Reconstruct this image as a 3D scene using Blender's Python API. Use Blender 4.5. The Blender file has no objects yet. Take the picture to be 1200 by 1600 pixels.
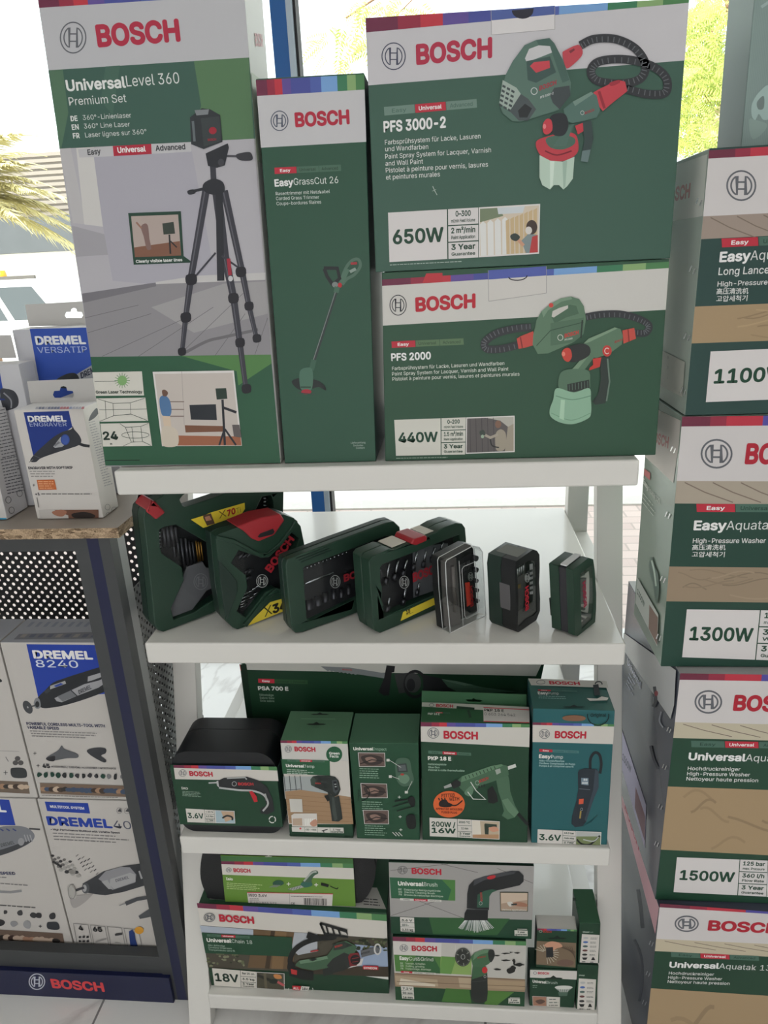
import bpy, bmesh, math, random, os
from mathutils import Vector, Matrix, geometry

random.seed(7)
scene = bpy.context.scene
COL = scene.collection

# ------------------------------------------------------------------ camera
FPX = 1121.0                                   # focal length in pixels of the 1200 x 1600 frame
PITCH, YAW, ROLL = math.radians(19.502), math.radians(-5.770), math.radians(-2.829)
CAM = Vector((0.5001, -0.9852, 1.4518))
_f = Vector((math.sin(YAW) * math.cos(PITCH), math.cos(YAW) * math.cos(PITCH), -math.sin(PITCH)))
_r = _f.cross(Vector((0, 0, 1))).normalized()
_u = _r.cross(_f)
CR = math.cos(ROLL) * _r + math.sin(ROLL) * _u
CU = -math.sin(ROLL) * _r + math.cos(ROLL) * _u
CF = _f
cd = bpy.data.cameras.new('camera')
cd.sensor_fit = 'VERTICAL'
cd.sensor_height = 36.0
cd.lens = FPX * 36.0 / 1600.0
cd.clip_start = 0.02
cam = bpy.data.objects.new('camera', cd)
m = Matrix((CR, CU, -CF)).transposed().to_4x4()
m.translation = CAM
cam.matrix_world = m
COL.objects.link(cam)
scene.camera = cam

# ------------------------------------------------------------------ world, sun, shop lights, exposure
scene.view_settings.view_transform = 'Standard'
scene.view_settings.look = 'None'
scene.view_settings.exposure = -0.03
scene.view_settings.gamma = 1.0
scene.view_settings.use_curve_mapping = False
w = bpy.data.worlds.new('bright_sky')
scene.world = w
w.use_nodes = True
bg = w.node_tree.nodes['Background']
bg.inputs[0].default_value = (0.93, 0.97, 1.0, 1)
bg.inputs[1].default_value = 2.1
sd = bpy.data.lights.new('sun', 'SUN')
sd.energy = 9.0
sd.angle = 0.01
sd.color = (1.0, 0.98, 0.94)
so = bpy.data.objects.new('sun', sd)
so.rotation_euler = (math.radians(38), math.radians(-22), 0)
COL.objects.link(so)


def ceiling_lamp(x, y, sx, sy, watts, z=2.86, col=(1.0, 0.985, 0.97)):
    d = bpy.data.lights.new('ceiling_panel_light', 'AREA')
    d.shape = 'RECTANGLE'
    d.size, d.size_y = sx, sy
    d.energy = watts
    d.color = col
    o = bpy.data.objects.new('ceiling_panel_light', d)
    o.location = (x, y, z)
    COL.objects.link(o)


for lx in (-1.4, 0.5, 2.4):
    ceiling_lamp(lx, -3.9, 0.6, 1.2, 14.0)

# unseen fill light added at the back wall to brighten the box fronts
d = bpy.data.lights.new('rear_fill_light', 'AREA')
d.shape = 'RECTANGLE'
d.size, d.size_y = 3.2, 2.0
d.energy = 36.0
d.color = (1.0, 0.99, 0.98)
o = bpy.data.objects.new('rear_fill_light', d)
o.location = (0.4, -4.72, 1.05)
o.rotation_euler = (math.radians(90), 0, 0)
COL.objects.link(o)

# ------------------------------------------------------------------ helpers: colours and materials


def lin(c):
    c /= 255.0
    return c / 12.92 if c <= 0.04045 else ((c + 0.055) / 1.055) ** 2.4


MATS = {}


def M(name, rgb, rough=0.5, metal=0.0, spec=0.5, noise=0.0, nscale=40.0, bump=0.0, bscale=200.0, emit=0.0, coat=0.0):
    """procedural material; rgb is the surface's own colour, 0-255 sRGB"""
    key = (name, tuple(rgb), rough, metal, spec, noise, bump, emit, coat)
    if key in MATS:
        return MATS[key]
    mt = bpy.data.materials.new(name)
    mt.use_nodes = True
    nt = mt.node_tree
    b = nt.nodes['Principled BSDF']
    c = (lin(rgb[0]), lin(rgb[1]), lin(rgb[2]), 1)
    b.inputs['Base Color'].default_value = c
    b.inputs['Roughness'].default_value = rough
    b.inputs['Metallic'].default_value = metal
    b.inputs['Specular IOR Level'].default_value = spec
    b.inputs['Coat Weight'].default_value = coat
    if emit:
        b.inputs['Emission Color'].default_value = c
        b.inputs['Emission Strength'].default_value = emit
    if noise or bump:
        tc = nt.nodes.new('ShaderNodeTexCoord')
    if noise:
        n = nt.nodes.new('ShaderNodeTexNoise')
        n.inputs['Scale'].default_value = nscale
        n.inputs['Detail'].default_value = 5
        nt.links.new(tc.outputs['Object'], n.inputs['Vector'])
        mx = nt.nodes.new('ShaderNodeMix')
        mx.data_type = 'RGBA'
        mx.inputs['A'].default_value = tuple(min(1, v * (1 - noise)) for v in c[:3]) + (1,)
        mx.inputs['B'].default_value = tuple(min(1, v * (1 + noise)) for v in c[:3]) + (1,)
        nt.links.new(n.outputs['Fac'], mx.inputs['Factor'])
        nt.links.new(mx.outputs['Result'], b.inputs['Base Color'])
    if bump:
        n2 = nt.nodes.new('ShaderNodeTexNoise')
        n2.inputs['Scale'].default_value = bscale
        nt.links.new(tc.outputs['Object'], n2.inputs['Vector'])
        bp = nt.nodes.new('ShaderNodeBump')
        bp.inputs['Strength'].default_value = bump
        bp.inputs['Distance'].default_value = 0.002
        nt.links.new(n2.outputs['Fac'], bp.inputs['Height'])
        nt.links.new(bp.outputs['Normal'], b.inputs['Normal'])
    MATS[key] = mt
    return mt


PK = 0.80      # how bright white paper reads in the shop: printed colours are set from what the photo shows / PK


def ink(c):
    out = []
    for v in c:
        l = min(0.88, lin(v) / PK)
        s = 12.92 * l if l <= 0.0031308 else 1.055 * l ** (1 / 2.4) - 0.055
        out.append(s * 255)
    return tuple(out)


def P(c, rough=0.42):
    """printed paper of colour c as it reads in the shop light"""
    return M('printed_card', ink(c), rough=rough, spec=0.3)


def glass(name, tint=(1, 1, 1), refl=1.0, alpha=1.0, rough=0.0):
    key = (name, tint, refl, alpha)
    if key in MATS:
        return MATS[key]
    mt = bpy.data.materials.new(name)
    mt.use_nodes = True
    nt = mt.node_tree
    nt.nodes.clear()
    out = nt.nodes.new('ShaderNodeOutputMaterial')
    tr = nt.nodes.new('ShaderNodeBsdfTransparent')
    tr.inputs[0].default_value = tuple(v * alpha for v in tint) + (1,)
    gl = nt.nodes.new('ShaderNodeBsdfGlossy')
    gl.inputs['Roughness'].default_value = rough
    fr = nt.nodes.new('ShaderNodeFresnel')
    ge = nt.nodes.new('ShaderNodeNewGeometry')
    io = nt.nodes.new('ShaderNodeMath')         # the same reflectance on both faces of a thin sheet
    io.operation = 'MULTIPLY_ADD'
    io.inputs[1].default_value = 1 / 1.45 - 1.45
    io.inputs[2].default_value = 1.45
    nt.links.new(ge.outputs['Backfacing'], io.inputs[0])
    nt.links.new(io.outputs[0], fr.inputs[0])
    mu = nt.nodes.new('ShaderNodeMath')
    mu.operation = 'MULTIPLY'
    mu.inputs[1].default_value = refl
    mx = nt.nodes.new('ShaderNodeMixShader')
    nt.links.new(fr.outputs[0], mu.inputs[0])
    nt.links.new(mu.outputs[0], mx.inputs[0])
    nt.links.new(tr.outputs[0], mx.inputs[1])
    nt.links.new(gl.outputs[0], mx.inputs[2])
    nt.links.new(mx.outputs[0], out.inputs[0])
    MATS[key] = mt
    return mt


# ------------------------------------------------------------------ helpers: meshes and objects
class MB:
    """collects geometry in world coordinates; build() links it as one mesh object"""

    def __init__(s):
        s.v, s.f, s.mi, s.mats, s.smooth = [], [], [], [], []

    def mat(s, m):
        if m not in s.mats:
            s.mats.append(m)
        return s.mats.index(m)

    def add(s, verts, faces, m, smooth=False):
        k = len(s.v)
        i = s.mat(m)
        s.v += [Vector(p) for p in verts]
        for f in faces:
            s.f.append([k + j for j in f])
            s.mi.append(i)
            s.smooth.append(smooth)

    def box(s, x0, y0, z0, x1, y1, z1, m):
        s.hexa([(x0, y0, z0), (x1, y0, z0), (x1, y1, z0), (x0, y1, z0)], [(x0, y0, z1), (x1, y0, z1), (x1, y1, z1), (x0, y1, z1)], m)

    def hexa(s, b, t, m):
        s.add(list(b) + list(t), [(3, 2, 1, 0), (4, 5, 6, 7), (0, 1, 5, 4), (1, 2, 6, 5), (2, 3, 7, 6), (3, 0, 4, 7)], m)

    def tube(s, pts, r, m, n=8, caps=True, r_end=None, squash=None):
        pts = [Vector(p) for p in pts]
        L = len(pts)
        rings = []
        ref = None
        for i, p in enumerate(pts):
            t = (pts[min(i + 1, L - 1)] - pts[max(i - 1, 0)]).normalized()
            if ref is None:
                ref = t.orthogonal().normalized()
            ref = (ref - t * ref.dot(t))
            ref = ref.normalized() if ref.length > 1e-6 else t.orthogonal().normalized()
            b = t.cross(ref)
            rr = r[i] if isinstance(r, (list, tuple)) else (r if r_end is None else r + (r_end - r) * i / max(1, L - 1))
            rings.append([p + rr * (math.cos(2 * math.pi * k / n) * ref + math.sin(2 * math.pi * k / n) * b) for k in range(n)])
        vs = [q for rg in rings for q in rg]
        fs = [(i * n + k, i * n + (k + 1) % n, (i + 1) * n + (k + 1) % n, (i + 1) * n + k) for i in range(L - 1) for k in range(n)]
        s.add(vs, fs, m, True)
        if caps:
            s.add(rings[0], [tuple(range(n))[::-1]], m)
            s.add(rings[-1], [tuple(range(n))], m)

    def prism(s, outer, holes, off0, off1, m, mside=None):
        """outer/holes: loops of world points lying in one plane; extruded from +off0 to +off1 (vectors)"""
        loops = [[Vector(p) for p in outer]] + [[Vector(p) for p in h] for h in holes]
        flat = [p for l in loops for p in l]
        tris = geometry.tessellate_polygon(loops)
        a = [p + off0 for p in flat]
        b = [p + off1 for p in flat]
        n = (off0 - off1).normalized()
        fa, fb = [], []
        for t in tris:
            q = (flat[t[1]] - flat[t[0]]).cross(flat[t[2]] - flat[t[0]])
            t = tuple(t) if q.dot(n) > 0 else tuple(reversed(t))
            fa.append(t)
            fb.append(tuple(reversed(t)))
        k = len(flat)
        faces = fa + [tuple(i + k for i in t) for t in fb]
        s.add(a + b, faces, m)
        st = 0
        sides = []
        for l in loops:
            L = len(l)
            for i in range(L):
                j = (i + 1) % L
                sides.append((st + i, st + j, k + st + j, k + st + i))
            st += L
        s.add(a + b, sides, mside or m)

    def build(s, name, parent=None, origin=None, bevel=0.0, seg=2, weld=True, angle=35):
        org = Vector(origin) if origin is not None else (parent_origin(parent) if parent else Vector((0, 0, 0)))
        me = bpy.data.meshes.new(name)
        me.from_pydata([tuple(p - org) for p in s.v], [], s.f)
        for mt in s.mats:
            me.materials.append(mt)
        for p, i, sm in zip(me.polygons, s.mi, s.smooth):
            p.material_index = i
            p.use_smooth = sm
        if weld:
            b = bmesh.new()
            b.from_mesh(me)
            bmesh.ops.remove_doubles(b, verts=b.verts, dist=1e-6)
            bmesh.ops.recalc_face_normals(b, faces=b.faces)
            b.to_mesh(me)
            b.free()
        me.update()
        o = bpy.data.objects.new(name, me)
        COL.objects.link(o)
        if parent:
            o.parent = parent
        else:
            o.location = org
        if bevel:
            md = o.modifiers.new('bevel', 'BEVEL')
            md.width = bevel
            md.segments = seg
            md.limit_method = 'ANGLE'
            md.angle_limit = math.radians(angle)
            for p in me.polygons:
                p.use_smooth = True
            md.harden_normals = True
        return o


def parent_origin(o):
    p = Vector((0, 0, 0))
    while o:
        p = p + o.location
        o = o.parent
    return p


def thing(name, label, cat, loc, group=None):
    o = bpy.data.objects.new(name, None)
    o.empty_display_size = 0.05
    o.location = loc
    COL.objects.link(o)
    tag(o, label, cat, group)
    return o


def tag(o, label, cat, group=None, kind=None):
    o['label'] = label
    o['category'] = cat
    if group:
        o['group'] = group
    if kind:
        o['kind'] = kind
    return o


def structure(o, label=None):
    o['kind'] = 'structure'
    if label:
        o['label'] = label
    return o


def ray(px, py):
    return CF + CR * ((px - 600.0) / FPX) + CU * ((800.0 - py) / FPX)


def on_plane(px, py, o, n):
    """the point of the plane (o, n) that the photo shows at pixel px, py"""
    d = ray(px, py)
    return CAM + d * ((o - CAM).dot(n) / d.dot(n))


def V(ox, oy, s):
    """pixel of an enlarged crop -> pixel of the photo"""
    return lambda p: (ox + p[0] / s, oy + p[1] / s)


def catmull(pts, closed=True, n=6):
    out = []
    L = len(pts)
    rng = range(L) if closed else range(L - 1)
    for i in rng:
        g = (lambda k: pts[k % L]) if closed else (lambda k: pts[max(0, min(L - 1, k))])
        p0, p1, p2, p3 = g(i - 1), g(i), g(i + 1), g(i + 2)
        for j in range(n):
            t = j / n
            out.append(tuple(0.5 * (2 * p1[a] + (p2[a] - p0[a]) * t + (2 * p0[a] - 5 * p1[a] + 4 * p2[a] - p3[a]) * t * t
                                    + (3 * p1[a] - p0[a] - 3 * p2[a] + p3[a]) * t ** 3) for a in range(len(p1))))
    if not closed:
        out.append(tuple(pts[-1]))
    return out


# ------------------------------------------------------------------ helpers: lettering
try:
    SANS = bpy.data.fonts.load(os.path.join(bpy.utils.system_resource('DATAFILES', path='fonts'), 'Inter.woff2'))
except Exception:
    SANS = None
_glyphs = {}


def lettering(txt, cjk=False, res=3):
    """2D mesh of a line of text, capital height 1: (verts, faces, width)"""
    key = (txt, cjk)
    if key in _glyphs:
        return _glyphs[key]
    out = []
    for s in ('H', txt):
        c = bpy.data.curves.new('lettering', 'FONT')
        c.body = s
        c.resolution_u = res
        if SANS and not cjk:
            c.font = SANS
        o = bpy.data.objects.new('lettering', c)
        me = bpy.data.meshes.new_from_object(o)
        out.append(([tuple(v.co[:2]) for v in me.vertices], [tuple(p.vertices) for p in me.polygons]))
        bpy.data.objects.remove(o)
        bpy.data.meshes.remove(me)
        bpy.data.curves.remove(c)
    cap = max(v[1] for v in out[0][0])
    vs, fs = out[1]
    x0 = min((v[0] for v in vs), default=0)
    vs = [((x - x0) / cap, y / cap) for x, y in vs]
    r = (vs, fs, max((v[0] for v in vs), default=1))
    _glyphs[key] = r
    return r


EPS = 0.00001


class Art:
    """printing on one flat face; coordinates are pixels of a crop of the photo, put onto the face's own plane"""

    def __init__(s, root, o, n, up, corners, view=None, flip=False):
        s.root, s.o, s.n, s.up = root, Vector(o), Vector(n).normalized(), Vector(up).normalized()
        s.ux = s.up.cross(s.n).normalized()
        s.corners = corners                     # photo pixels TL, TR, BR, BL
        s.view = view or V(0, 0, 1)
        s.layer = 4
        s.mb = None
        s.zlim = None

    def crop(s, ox, oy, k):
        s.view = V(ox, oy, k)
        return s

    def w(s, p):
        q = s.view(p)
        r = on_plane(q[0], q[1], s.o, s.n)
        if s.zlim:
            r.z = min(max(r.z, s.zlim[0]), s.zlim[1])
            r.y = min(max(r.y, s.zlim[2]), s.zlim[3])
        return r

    def part(s, name, label=None):
        s.flush()
        s.mb, s.nm, s.lb = MB(), name, label
        return s

    def flush(s):
        if s.mb and s.mb.v:
            o = s.mb.build(s.nm, s.root, weld=False)
            if s.lb:
                o['label'] = s.lb
        s.mb = None

    def _up(s, P3):
        s.layer += 1
        d = s.n * (EPS * s.layer)
        return [p + d for p in P3]

    def poly3(s, pts, c):
        pts = s._up(pts)
        nn = geometry.normal(pts)
        if nn.dot(s.n) < 0:
            pts.reverse()
        s.mb.add(pts, [tuple(range(len(pts)))], P(c) if isinstance(c, tuple) else c)

    def poly(s, pts, c):
        s.poly3([s.w(p) for p in pts], c)

    def blob(s, pts, c, n=5):
        s.poly(catmull(pts, True, n), c)

    def line(s, pts, wd, c, closed=False, smooth=False, n=6, w2=None):
        """stroke of width wd (crop pixels), w2: width at the end"""
        if smooth:
            pts = catmull(pts, closed, n)
        L = len(pts)
        a, b = [], []
        for i in range(L):
            if closed:
                p, q = pts[i - 1], pts[(i + 1) % L]
            else:
                p, q = pts[max(0, i - 1)], pts[min(L - 1, i + 1)]
            dx, dy = q[0] - p[0], q[1] - p[1]
            ln = math.hypot(dx, dy) or 1
            ww = (wd if w2 is None else wd + (w2 - wd) * i / max(1, L - 1)) / 2
            sc = ww
            if 0 < i < L - 1 or closed:
                e = (pts[i][0] - pts[i - 1][0], pts[i][1] - pts[i - 1][1])
                le = math.hypot(*e) or 1
                co = max(0.5, abs((e[0] * dx + e[1] * dy) / (le * ln)))
                sc = ww / co
            nx, ny = -dy / ln * sc, dx / ln * sc
            a.append((pts[i][0] + nx, pts[i][1] + ny))
            b.append((pts[i][0] - nx, pts[i][1] - ny))
        P3 = s._up([s.w(p) for p in a + b])
        fs = [(i, i + 1, L + i + 1, L + i) for i in range(L - 1)]
        if closed:
            fs.append((L - 1, 0, L, 2 * L - 1))
        s.mb.add(P3, fs, P(c) if isinstance(c, tuple) else c)

    def ell(s, cx, cy, rx, ry, c, rot=0, n=24):
        ca, sa = math.cos(rot), math.sin(rot)
        s.poly([(cx + rx * math.cos(t) * ca - ry * math.sin(t) * sa, cy + rx * math.cos(t) * sa + ry * math.sin(t) * ca)
                for t in (2 * math.pi * k / n for k in range(n))], c)

    def ring(s, cx, cy, rx, ry, wd, c, n=28, a0=0, a1=360):
        full = a1 - a0 >= 360
        k = n if full else n + 1
        s.line([(cx + rx * math.cos(t), cy + ry * math.sin(t)) for t in (math.radians(a0 + (a1 - a0) * i / n) for i in range(k))], wd, c, closed=full)

    def edge(s, side, y):
        """crop x of the face's left (0) or right (1) edge at crop row y"""
        a, b = (s.corners[0], s.corners[3]) if side == 0 else (s.corners[1], s.corners[2])
        z = s.view((0, 0))
        k = s.view((1, 1))[0] - z[0]
        yp = z[1] + y * k
        x = a[0] + (b[0] - a[0]) * (yp - a[1]) / (b[1] - a[1])
        return (x - z[0]) / k

    def band(s, tl, tr, bl, br, c, f0=0.0, f1=1.0, skew=(0, 0)):
        """strip across the face between crop rows tl..tr (upper edge) and bl..br (lower edge)"""
        def at(f, yl, yr):
            y = yl + (yr - yl) * f
            return (s.edge(0, y) + (s.edge(1, y) - s.edge(0, y)) * f, y)
        s.poly([at(f0 + skew[0], tl, tr), at(f1 + skew[1], tl, tr), at(f1, bl, br), at(f0, bl, br)], c)

    def rainbow(s, tl, tr, bl, br):
        seg = [(0, .10, (104, 44, 68)), (.10, .17, (140, 44, 64)), (.17, .24, (178, 52, 64)), (.24, .32, (92, 74, 140)), (.32, .5, (70, 76, 144)), (.5, .6, (76, 92, 160)),
               (.6, .75, (112, 152, 200)), (.75, .84, (58, 116, 84)), (.84, .92, (128, 160, 108)), (.92, 1, (74, 122, 78))]
        for a, b, c in seg:
            s.band(tl, tr, bl, br, c, a, b)

    def text(s, txt, x, y, h, c, x1=None, y1=None, bold=0.0, cjk=False, cond=0.95):
        """line of lettering, baseline starting at crop x, y, capital height h; fitted to end at x1, y1 if given"""
        vs, fs, wd = lettering(txt, cjk)
        A = s.w((x, y))
        hh = (s.w((x, y - h)) - A).dot(s.up)
        if x1 is not None:
            B = s.w((x1, y if y1 is None else y1))
            ex = (B - A) / wd
        else:
            ex = s.ux * hh * cond
        s.layer += 1
        A = A + s.n * (EPS * s.layer)
        upv = s.up
        d_ = ex.normalized()
        if d_.dot(s.up) > 0.5:                  # lettering that climbs: turn the letters with the line
            upv = s.n.cross(d_)
            hh = (s.w((x - h, y)) - s.w((x, y))).length
        offs = [(0, 0)]
        if bold:
            offs += [(bold * math.cos(k * math.pi / 4), bold * math.sin(k * math.pi / 4)) for k in range(8)]
        mt = P(c) if isinstance(c, tuple) else c
        for k, (dx, dy) in enumerate(offs):
            q = A + s.n * (EPS * .5 * k)
            s.mb.add([q + ex * (vx + dx) + upv * (hh * (vy + dy)) for vx, vy in vs], fs, mt)
        if bold:
            s.layer += 4

    def lines(s, rows, x, y, dy, h, c, dx=0.0, bold=0.0, cond=0.95):
        for i, r in enumerate(rows):
            s.text(r, x + dx * i, y + dy * i, h, c, bold=bold, cond=cond)

    def greek(s, x, y, wd, rows, dy, h, c, slope=0.0, dx=0.0):
        """rows of print too small to read"""
        for i in range(rows):
            x0, y0 = x + dx * i, y + dy * i
            k = x0
            end = x0 + wd * random.uniform(0.72, 1.0)
            while k < end:
                l = min(end - k, random.uniform(2.0, 6.0) * h)
                s.poly([(k, y0 + slope * (k - x0)), (k + l, y0 + slope * (k + l - x0)), (k + l, y0 + slope * (k + l - x0) + h), (k, y0 + slope * (k - x0) + h)], c)
                k += l + h * 0.8

    def emblem(s, cx, cy, r, c, wd=0.11, ry=None):
        ry = ry or r
        s.ring(cx, cy, r, ry, r * wd, c, n=32)
        q = 0.72
        for a0, a1 in ((115, 245), (-65, 65)):
            pts = [(cx + r * q * math.cos(math.radians(a0 + (a1 - a0) * i / 14)), cy + ry * q * math.sin(math.radians(a0 + (a1 - a0) * i / 14))) for i in range(15)]
            s.line(pts, r * wd, c, closed=True)
        k = 0.31
        s.line([(cx - r * k, cy - ry * .24), (cx + r * k, cy - ry * .24)], r * wd, c)
        s.line([(cx - r * k, cy + ry * .24), (cx + r * k, cy + ry * .24)], r * wd, c)

    def grade(s, p0, p1, h, active, dark=(70, 100, 84), txt=(36, 62, 48)):
        """three-step quality strip from crop point p0 to p1 (upper edge), height h"""
        for i, nm in enumerate(('Easy', 'Universal', 'Advanced')):
            f0, f1 = i / 3.0, (i + 1) / 3.0 - 0.006
            a = (p0[0] + (p1[0] - p0[0]) * f0, p0[1] + (p1[1] - p0[1]) * f0)
            b = (p0[0] + (p1[0] - p0[0]) * f1, p0[1] + (p1[1] - p0[1]) * f1)
            on = i == active
            s.poly([a, b, (b[0] + h * .06, b[1] + h), (a[0] + h * .06, a[1] + h)], (176, 44, 60) if on else dark)
            wd = b[0] - a[0]
            k = (0.27, 0.13, 0.13)[i]
            sl = (b[1] - a[1]) / wd
            s.text(nm, a[0] + wd * k, a[1] + sl * wd * k + h * .74, h * .46, (226, 222, 222) if on else txt,
                   x1=b[0] - wd * k, y1=b[1] - sl * wd * k + h * .74, bold=0.04 if on else 0.02)

    def bq(s, q):
        """normalised coordinates inside a crop quad TL, TR, BR, BL"""
        def f(u, v):
            a = (q[0][0] + (q[1][0] - q[0][0]) * u, q[0][1] + (q[1][1] - q[0][1]) * u)
            b = (q[3][0] + (q[2][0] - q[3][0]) * u, q[3][1] + (q[2][1] - q[3][1]) * u)
            return (a[0] + (b[0] - a[0]) * v, a[1] + (b[1] - a[1]) * v)
        return f

    def rating(s, q, big, rows, split=0.44, split2=0.66, green=(26, 62, 46), white=(202, 198, 198), bh=0.26):
        """white data panel: large figure, three small cells, rest left for a photo"""
        f = s.bq(q)
        s.part('rating_panel')
        s.poly(q, white)
        H = abs(q[3][1] - q[0][1])
        bigs = big.split('\n')
        for i, t in enumerate(bigs):
            v = 0.5 + bh / 2 + (i - (len(bigs) - 1) / 2) * bh * 1.35
            s.text(t, *f(split * 0.08, v), H * bh, green, x1=f(split * 0.92, v)[0], y1=f(split * 0.92, v)[1], bold=0.055)
        lw = H * 0.022
        s.line([f(split, 0), f(split, 1)], lw, green)
        s.line([f(split2, 0), f(split2, 1)], lw, green)
        for k in (1, 2):
            s.line([f(split, k / 3), f(split2, k / 3)], lw, green)
        for k, (a, b) in enumerate(rows):
            wd = split2 - split
            v = (k + .46) / 3 if b else (k + .62) / 3
            m1 = 0.12 if len(a) > 5 else 0.26
            s.text(a, *f(split + wd * m1, v), H * .105, green, x1=f(split2 - wd * m1, v)[0], y1=f(split2 - wd * m1, v)[1], bold=0.05)
            if b:
                v = (k + .82) / 3
                s.text(b, *f(split + wd * .12, v), H * .065, green, x1=f(split2 - wd * .12, v)[0], y1=f(split2 - wd * .12, v)[1], bold=0.03)

    def frame_photo(s, q, base, name='inset_photo', border=(205, 202, 200)):
        f = s.bq(q)
        s.part(name)
        s.poly(q, border)
        s.poly([f(.02, .03), f(.98, .03), f(.98, .97), f(.02, .97)], base)
        return f


GREEN = (40, 72, 54)
DGREEN = (30, 60, 44)
WHITE = (198, 195, 196)
RED = (172, 34, 52)
SILVER = (92, 94, 100)
BLACK = (26, 28, 30)


def carton(name, label, cat, tl, tr, br, bl, zb, y0, depth, yaw=0.0, lean=0.0, front=GREEN, side=None, top=None, group=None, bevel=0.0012, zt=None, gloss=0.42):
    """a cardboard box whose front lies in the upright plane through the pixel bl at depth y0 (or on the shelf at height zb if
    y0 is None); returns (root, Art of the front, corner points)"""
    zb += 0.0006
    a, l = math.radians(yaw), math.radians(lean)
    back = Vector((-math.sin(a), math.cos(a), 0))
    up = Vector((0, 0, 1)) * math.cos(l) + back * math.sin(l)
    n = -(back * math.cos(l) - Vector((0, 0, 1)) * math.sin(l))
    if y0 is None:
        o = on_plane(bl[0], bl[1], Vector((0, 0, zb)), Vector((0, 0, 1)))
    else:
        o = on_plane(bl[0], bl[1], Vector((0, y0, 0)), Vector((0, 1, 0)))
        o.z = zb
    TL, TR = on_plane(*tl, o, n), on_plane(*tr, o, n)
    BL, BR = on_plane(*bl, o, n), on_plane(*br, o, n)
    BL = BL + up * ((zb - BL.z) / up.z)
    BR = BR + up * ((zb - BR.z) / up.z)
    if zt is not None:
        TL = TL + up * ((zt - TL.z) / up.z)
        TR = TR + up * ((zt - TR.z) / up.z)
    base = (BL + BR) / 2 + back * depth / 2
    root = thing(name, label, cat, base, group)
    mb = MB()
    mf = P(front)
    ms = P(side or front, gloss)
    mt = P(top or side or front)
    bk = back * depth
    vs = [BL, BR, BR + bk, BL + bk, TL, TR, TR + bk, TL + bk]
    mb.add(vs, [(0, 1, 5, 4)], mf)
    mb.add(vs, [(1, 2, 6, 5), (2, 3, 7, 6), (3, 0, 4, 7)], ms)
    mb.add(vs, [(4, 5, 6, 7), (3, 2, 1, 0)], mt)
    mb.build('box_body', root, bevel=bevel, seg=2)
    A = Art(root, o, n, up, [tl, tr, br, bl])
    A.zlim = (zb + .0003, 99, -99, 99)
    return root, A, dict(TL=TL, TR=TR, BL=BL, BR=BR, back=back, up=up, n=n, bk=bk)


def side_art(root, C, which):
    """Art for the top, left or right face of a carton"""
    if which == 'top':
        return Art(root, C['TL'], Vector((0, 0, 1)), C['back'], [(0, 0), (1, 0), (1, 1), (0, 1)])
    ux = C['up'].cross(C['n']).normalized()
    lft = which == 'left'
    a, b = (C['BL'], C['TL']) if lft else (C['BR'], C['TR'])
    o = a + ux * ((min if lft else max)(0.0, (b - a).dot(ux)))       # clear of the face even where the carton bulges
    A = Art(root, o, -ux if lft else ux, C['up'], [(0, 0), (1, 0), (1, 1), (0, 1)])
    A.zlim = (a.z + .0015, b.z - .0015, a.y + .0015, a.y + C['bk'].y - .0015)
    return A
# ------------------------------------------------------------------ the shop shell
def floor_material():
    mt = bpy.data.materials.new('white_marble_tiles')
    mt.use_nodes = True
    nt = mt.node_tree
    b = nt.nodes['Principled BSDF']
    tc = nt.nodes.new('ShaderNodeTexCoord')
    n1 = nt.nodes.new('ShaderNodeTexNoise')
    n1.inputs['Scale'].default_value = 1.6
    n1.inputs['Detail'].default_value = 6
    n1.inputs['Distortion'].default_value = 1.4
    nt.links.new(tc.outputs['Object'], n1.inputs['Vector'])
    r = nt.nodes.new('ShaderNodeValToRGB')
    e = r.color_ramp.elements
    e[0].position, e[0].color = 0.47, (0.85, 0.84, 0.82, 1)
    e[1].position, e[1].color = 0.53, (0.85, 0.84, 0.82, 1)
    k = r.color_ramp.elements.new(0.5)
    k.color = (0.68, 0.66, 0.64, 1)
    nt.links.new(n1.outputs['Fac'], r.inputs['Fac'])
    br = nt.nodes.new('ShaderNodeTexBrick')
    br.offset = 0.0
    br.inputs['Scale'].default_value = 1.0
    br.inputs['Brick Width'].default_value = 0.8
    br.inputs['Row Height'].default_value = 0.8
    br.inputs['Mortar Size'].default_value = 0.0025
    br.inputs['Mortar'].default_value = (0.25, 0.25, 0.25, 1)
    mp = nt.nodes.new('ShaderNodeMapping')
    mp.inputs['Location'].default_value = (0.25, 0.1, 0)
    nt.links.new(tc.outputs['Object'], mp.inputs['Vector'])
    nt.links.new(mp.outputs['Vector'], br.inputs['Vector'])
    nt.links.new(r.outputs['Color'], br.inputs['Color1'])
    nt.links.new(r.outputs['Color'], br.inputs['Color2'])
    nt.links.new(br.outputs['Color'], b.inputs['Base Color'])
    b.inputs['Roughness'].default_value = 0.18
    return mt


X0, X1, Y0, Y1, ZC = -3.0, 3.5, -4.8, 1.5, 3.0
wall_m = M('painted_wall', (204, 204, 204), rough=0.8)


def slab(name, x0, y0, z0, x1, y1, z1, mt, bevel=0.0):
    b = MB()
    b.box(x0, y0, z0, x1, y1, z1, mt)
    return b.build(name, bevel=bevel)


structure(slab('floor', X0 - .1, Y0 - .1, -0.1, X1 + .1, Y1 + .06, 0.0, floor_material()))
structure(slab('ceiling', X0 - .1, Y0 - .1, ZC, X1 + .1, Y1 + .1, ZC + .12, M('ceiling_paint', (224, 224, 223), rough=0.9)))
structure(slab('wall_left', X0 - .1, Y0, 0, X0, Y1 + .05, ZC, wall_m))
structure(slab('wall_right', X1, Y0, 0, X1 + .1, Y1 + .05, ZC, wall_m))
structure(slab('wall_back', X0, Y0 - .1, 0, X1, Y0, ZC, wall_m))

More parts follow.
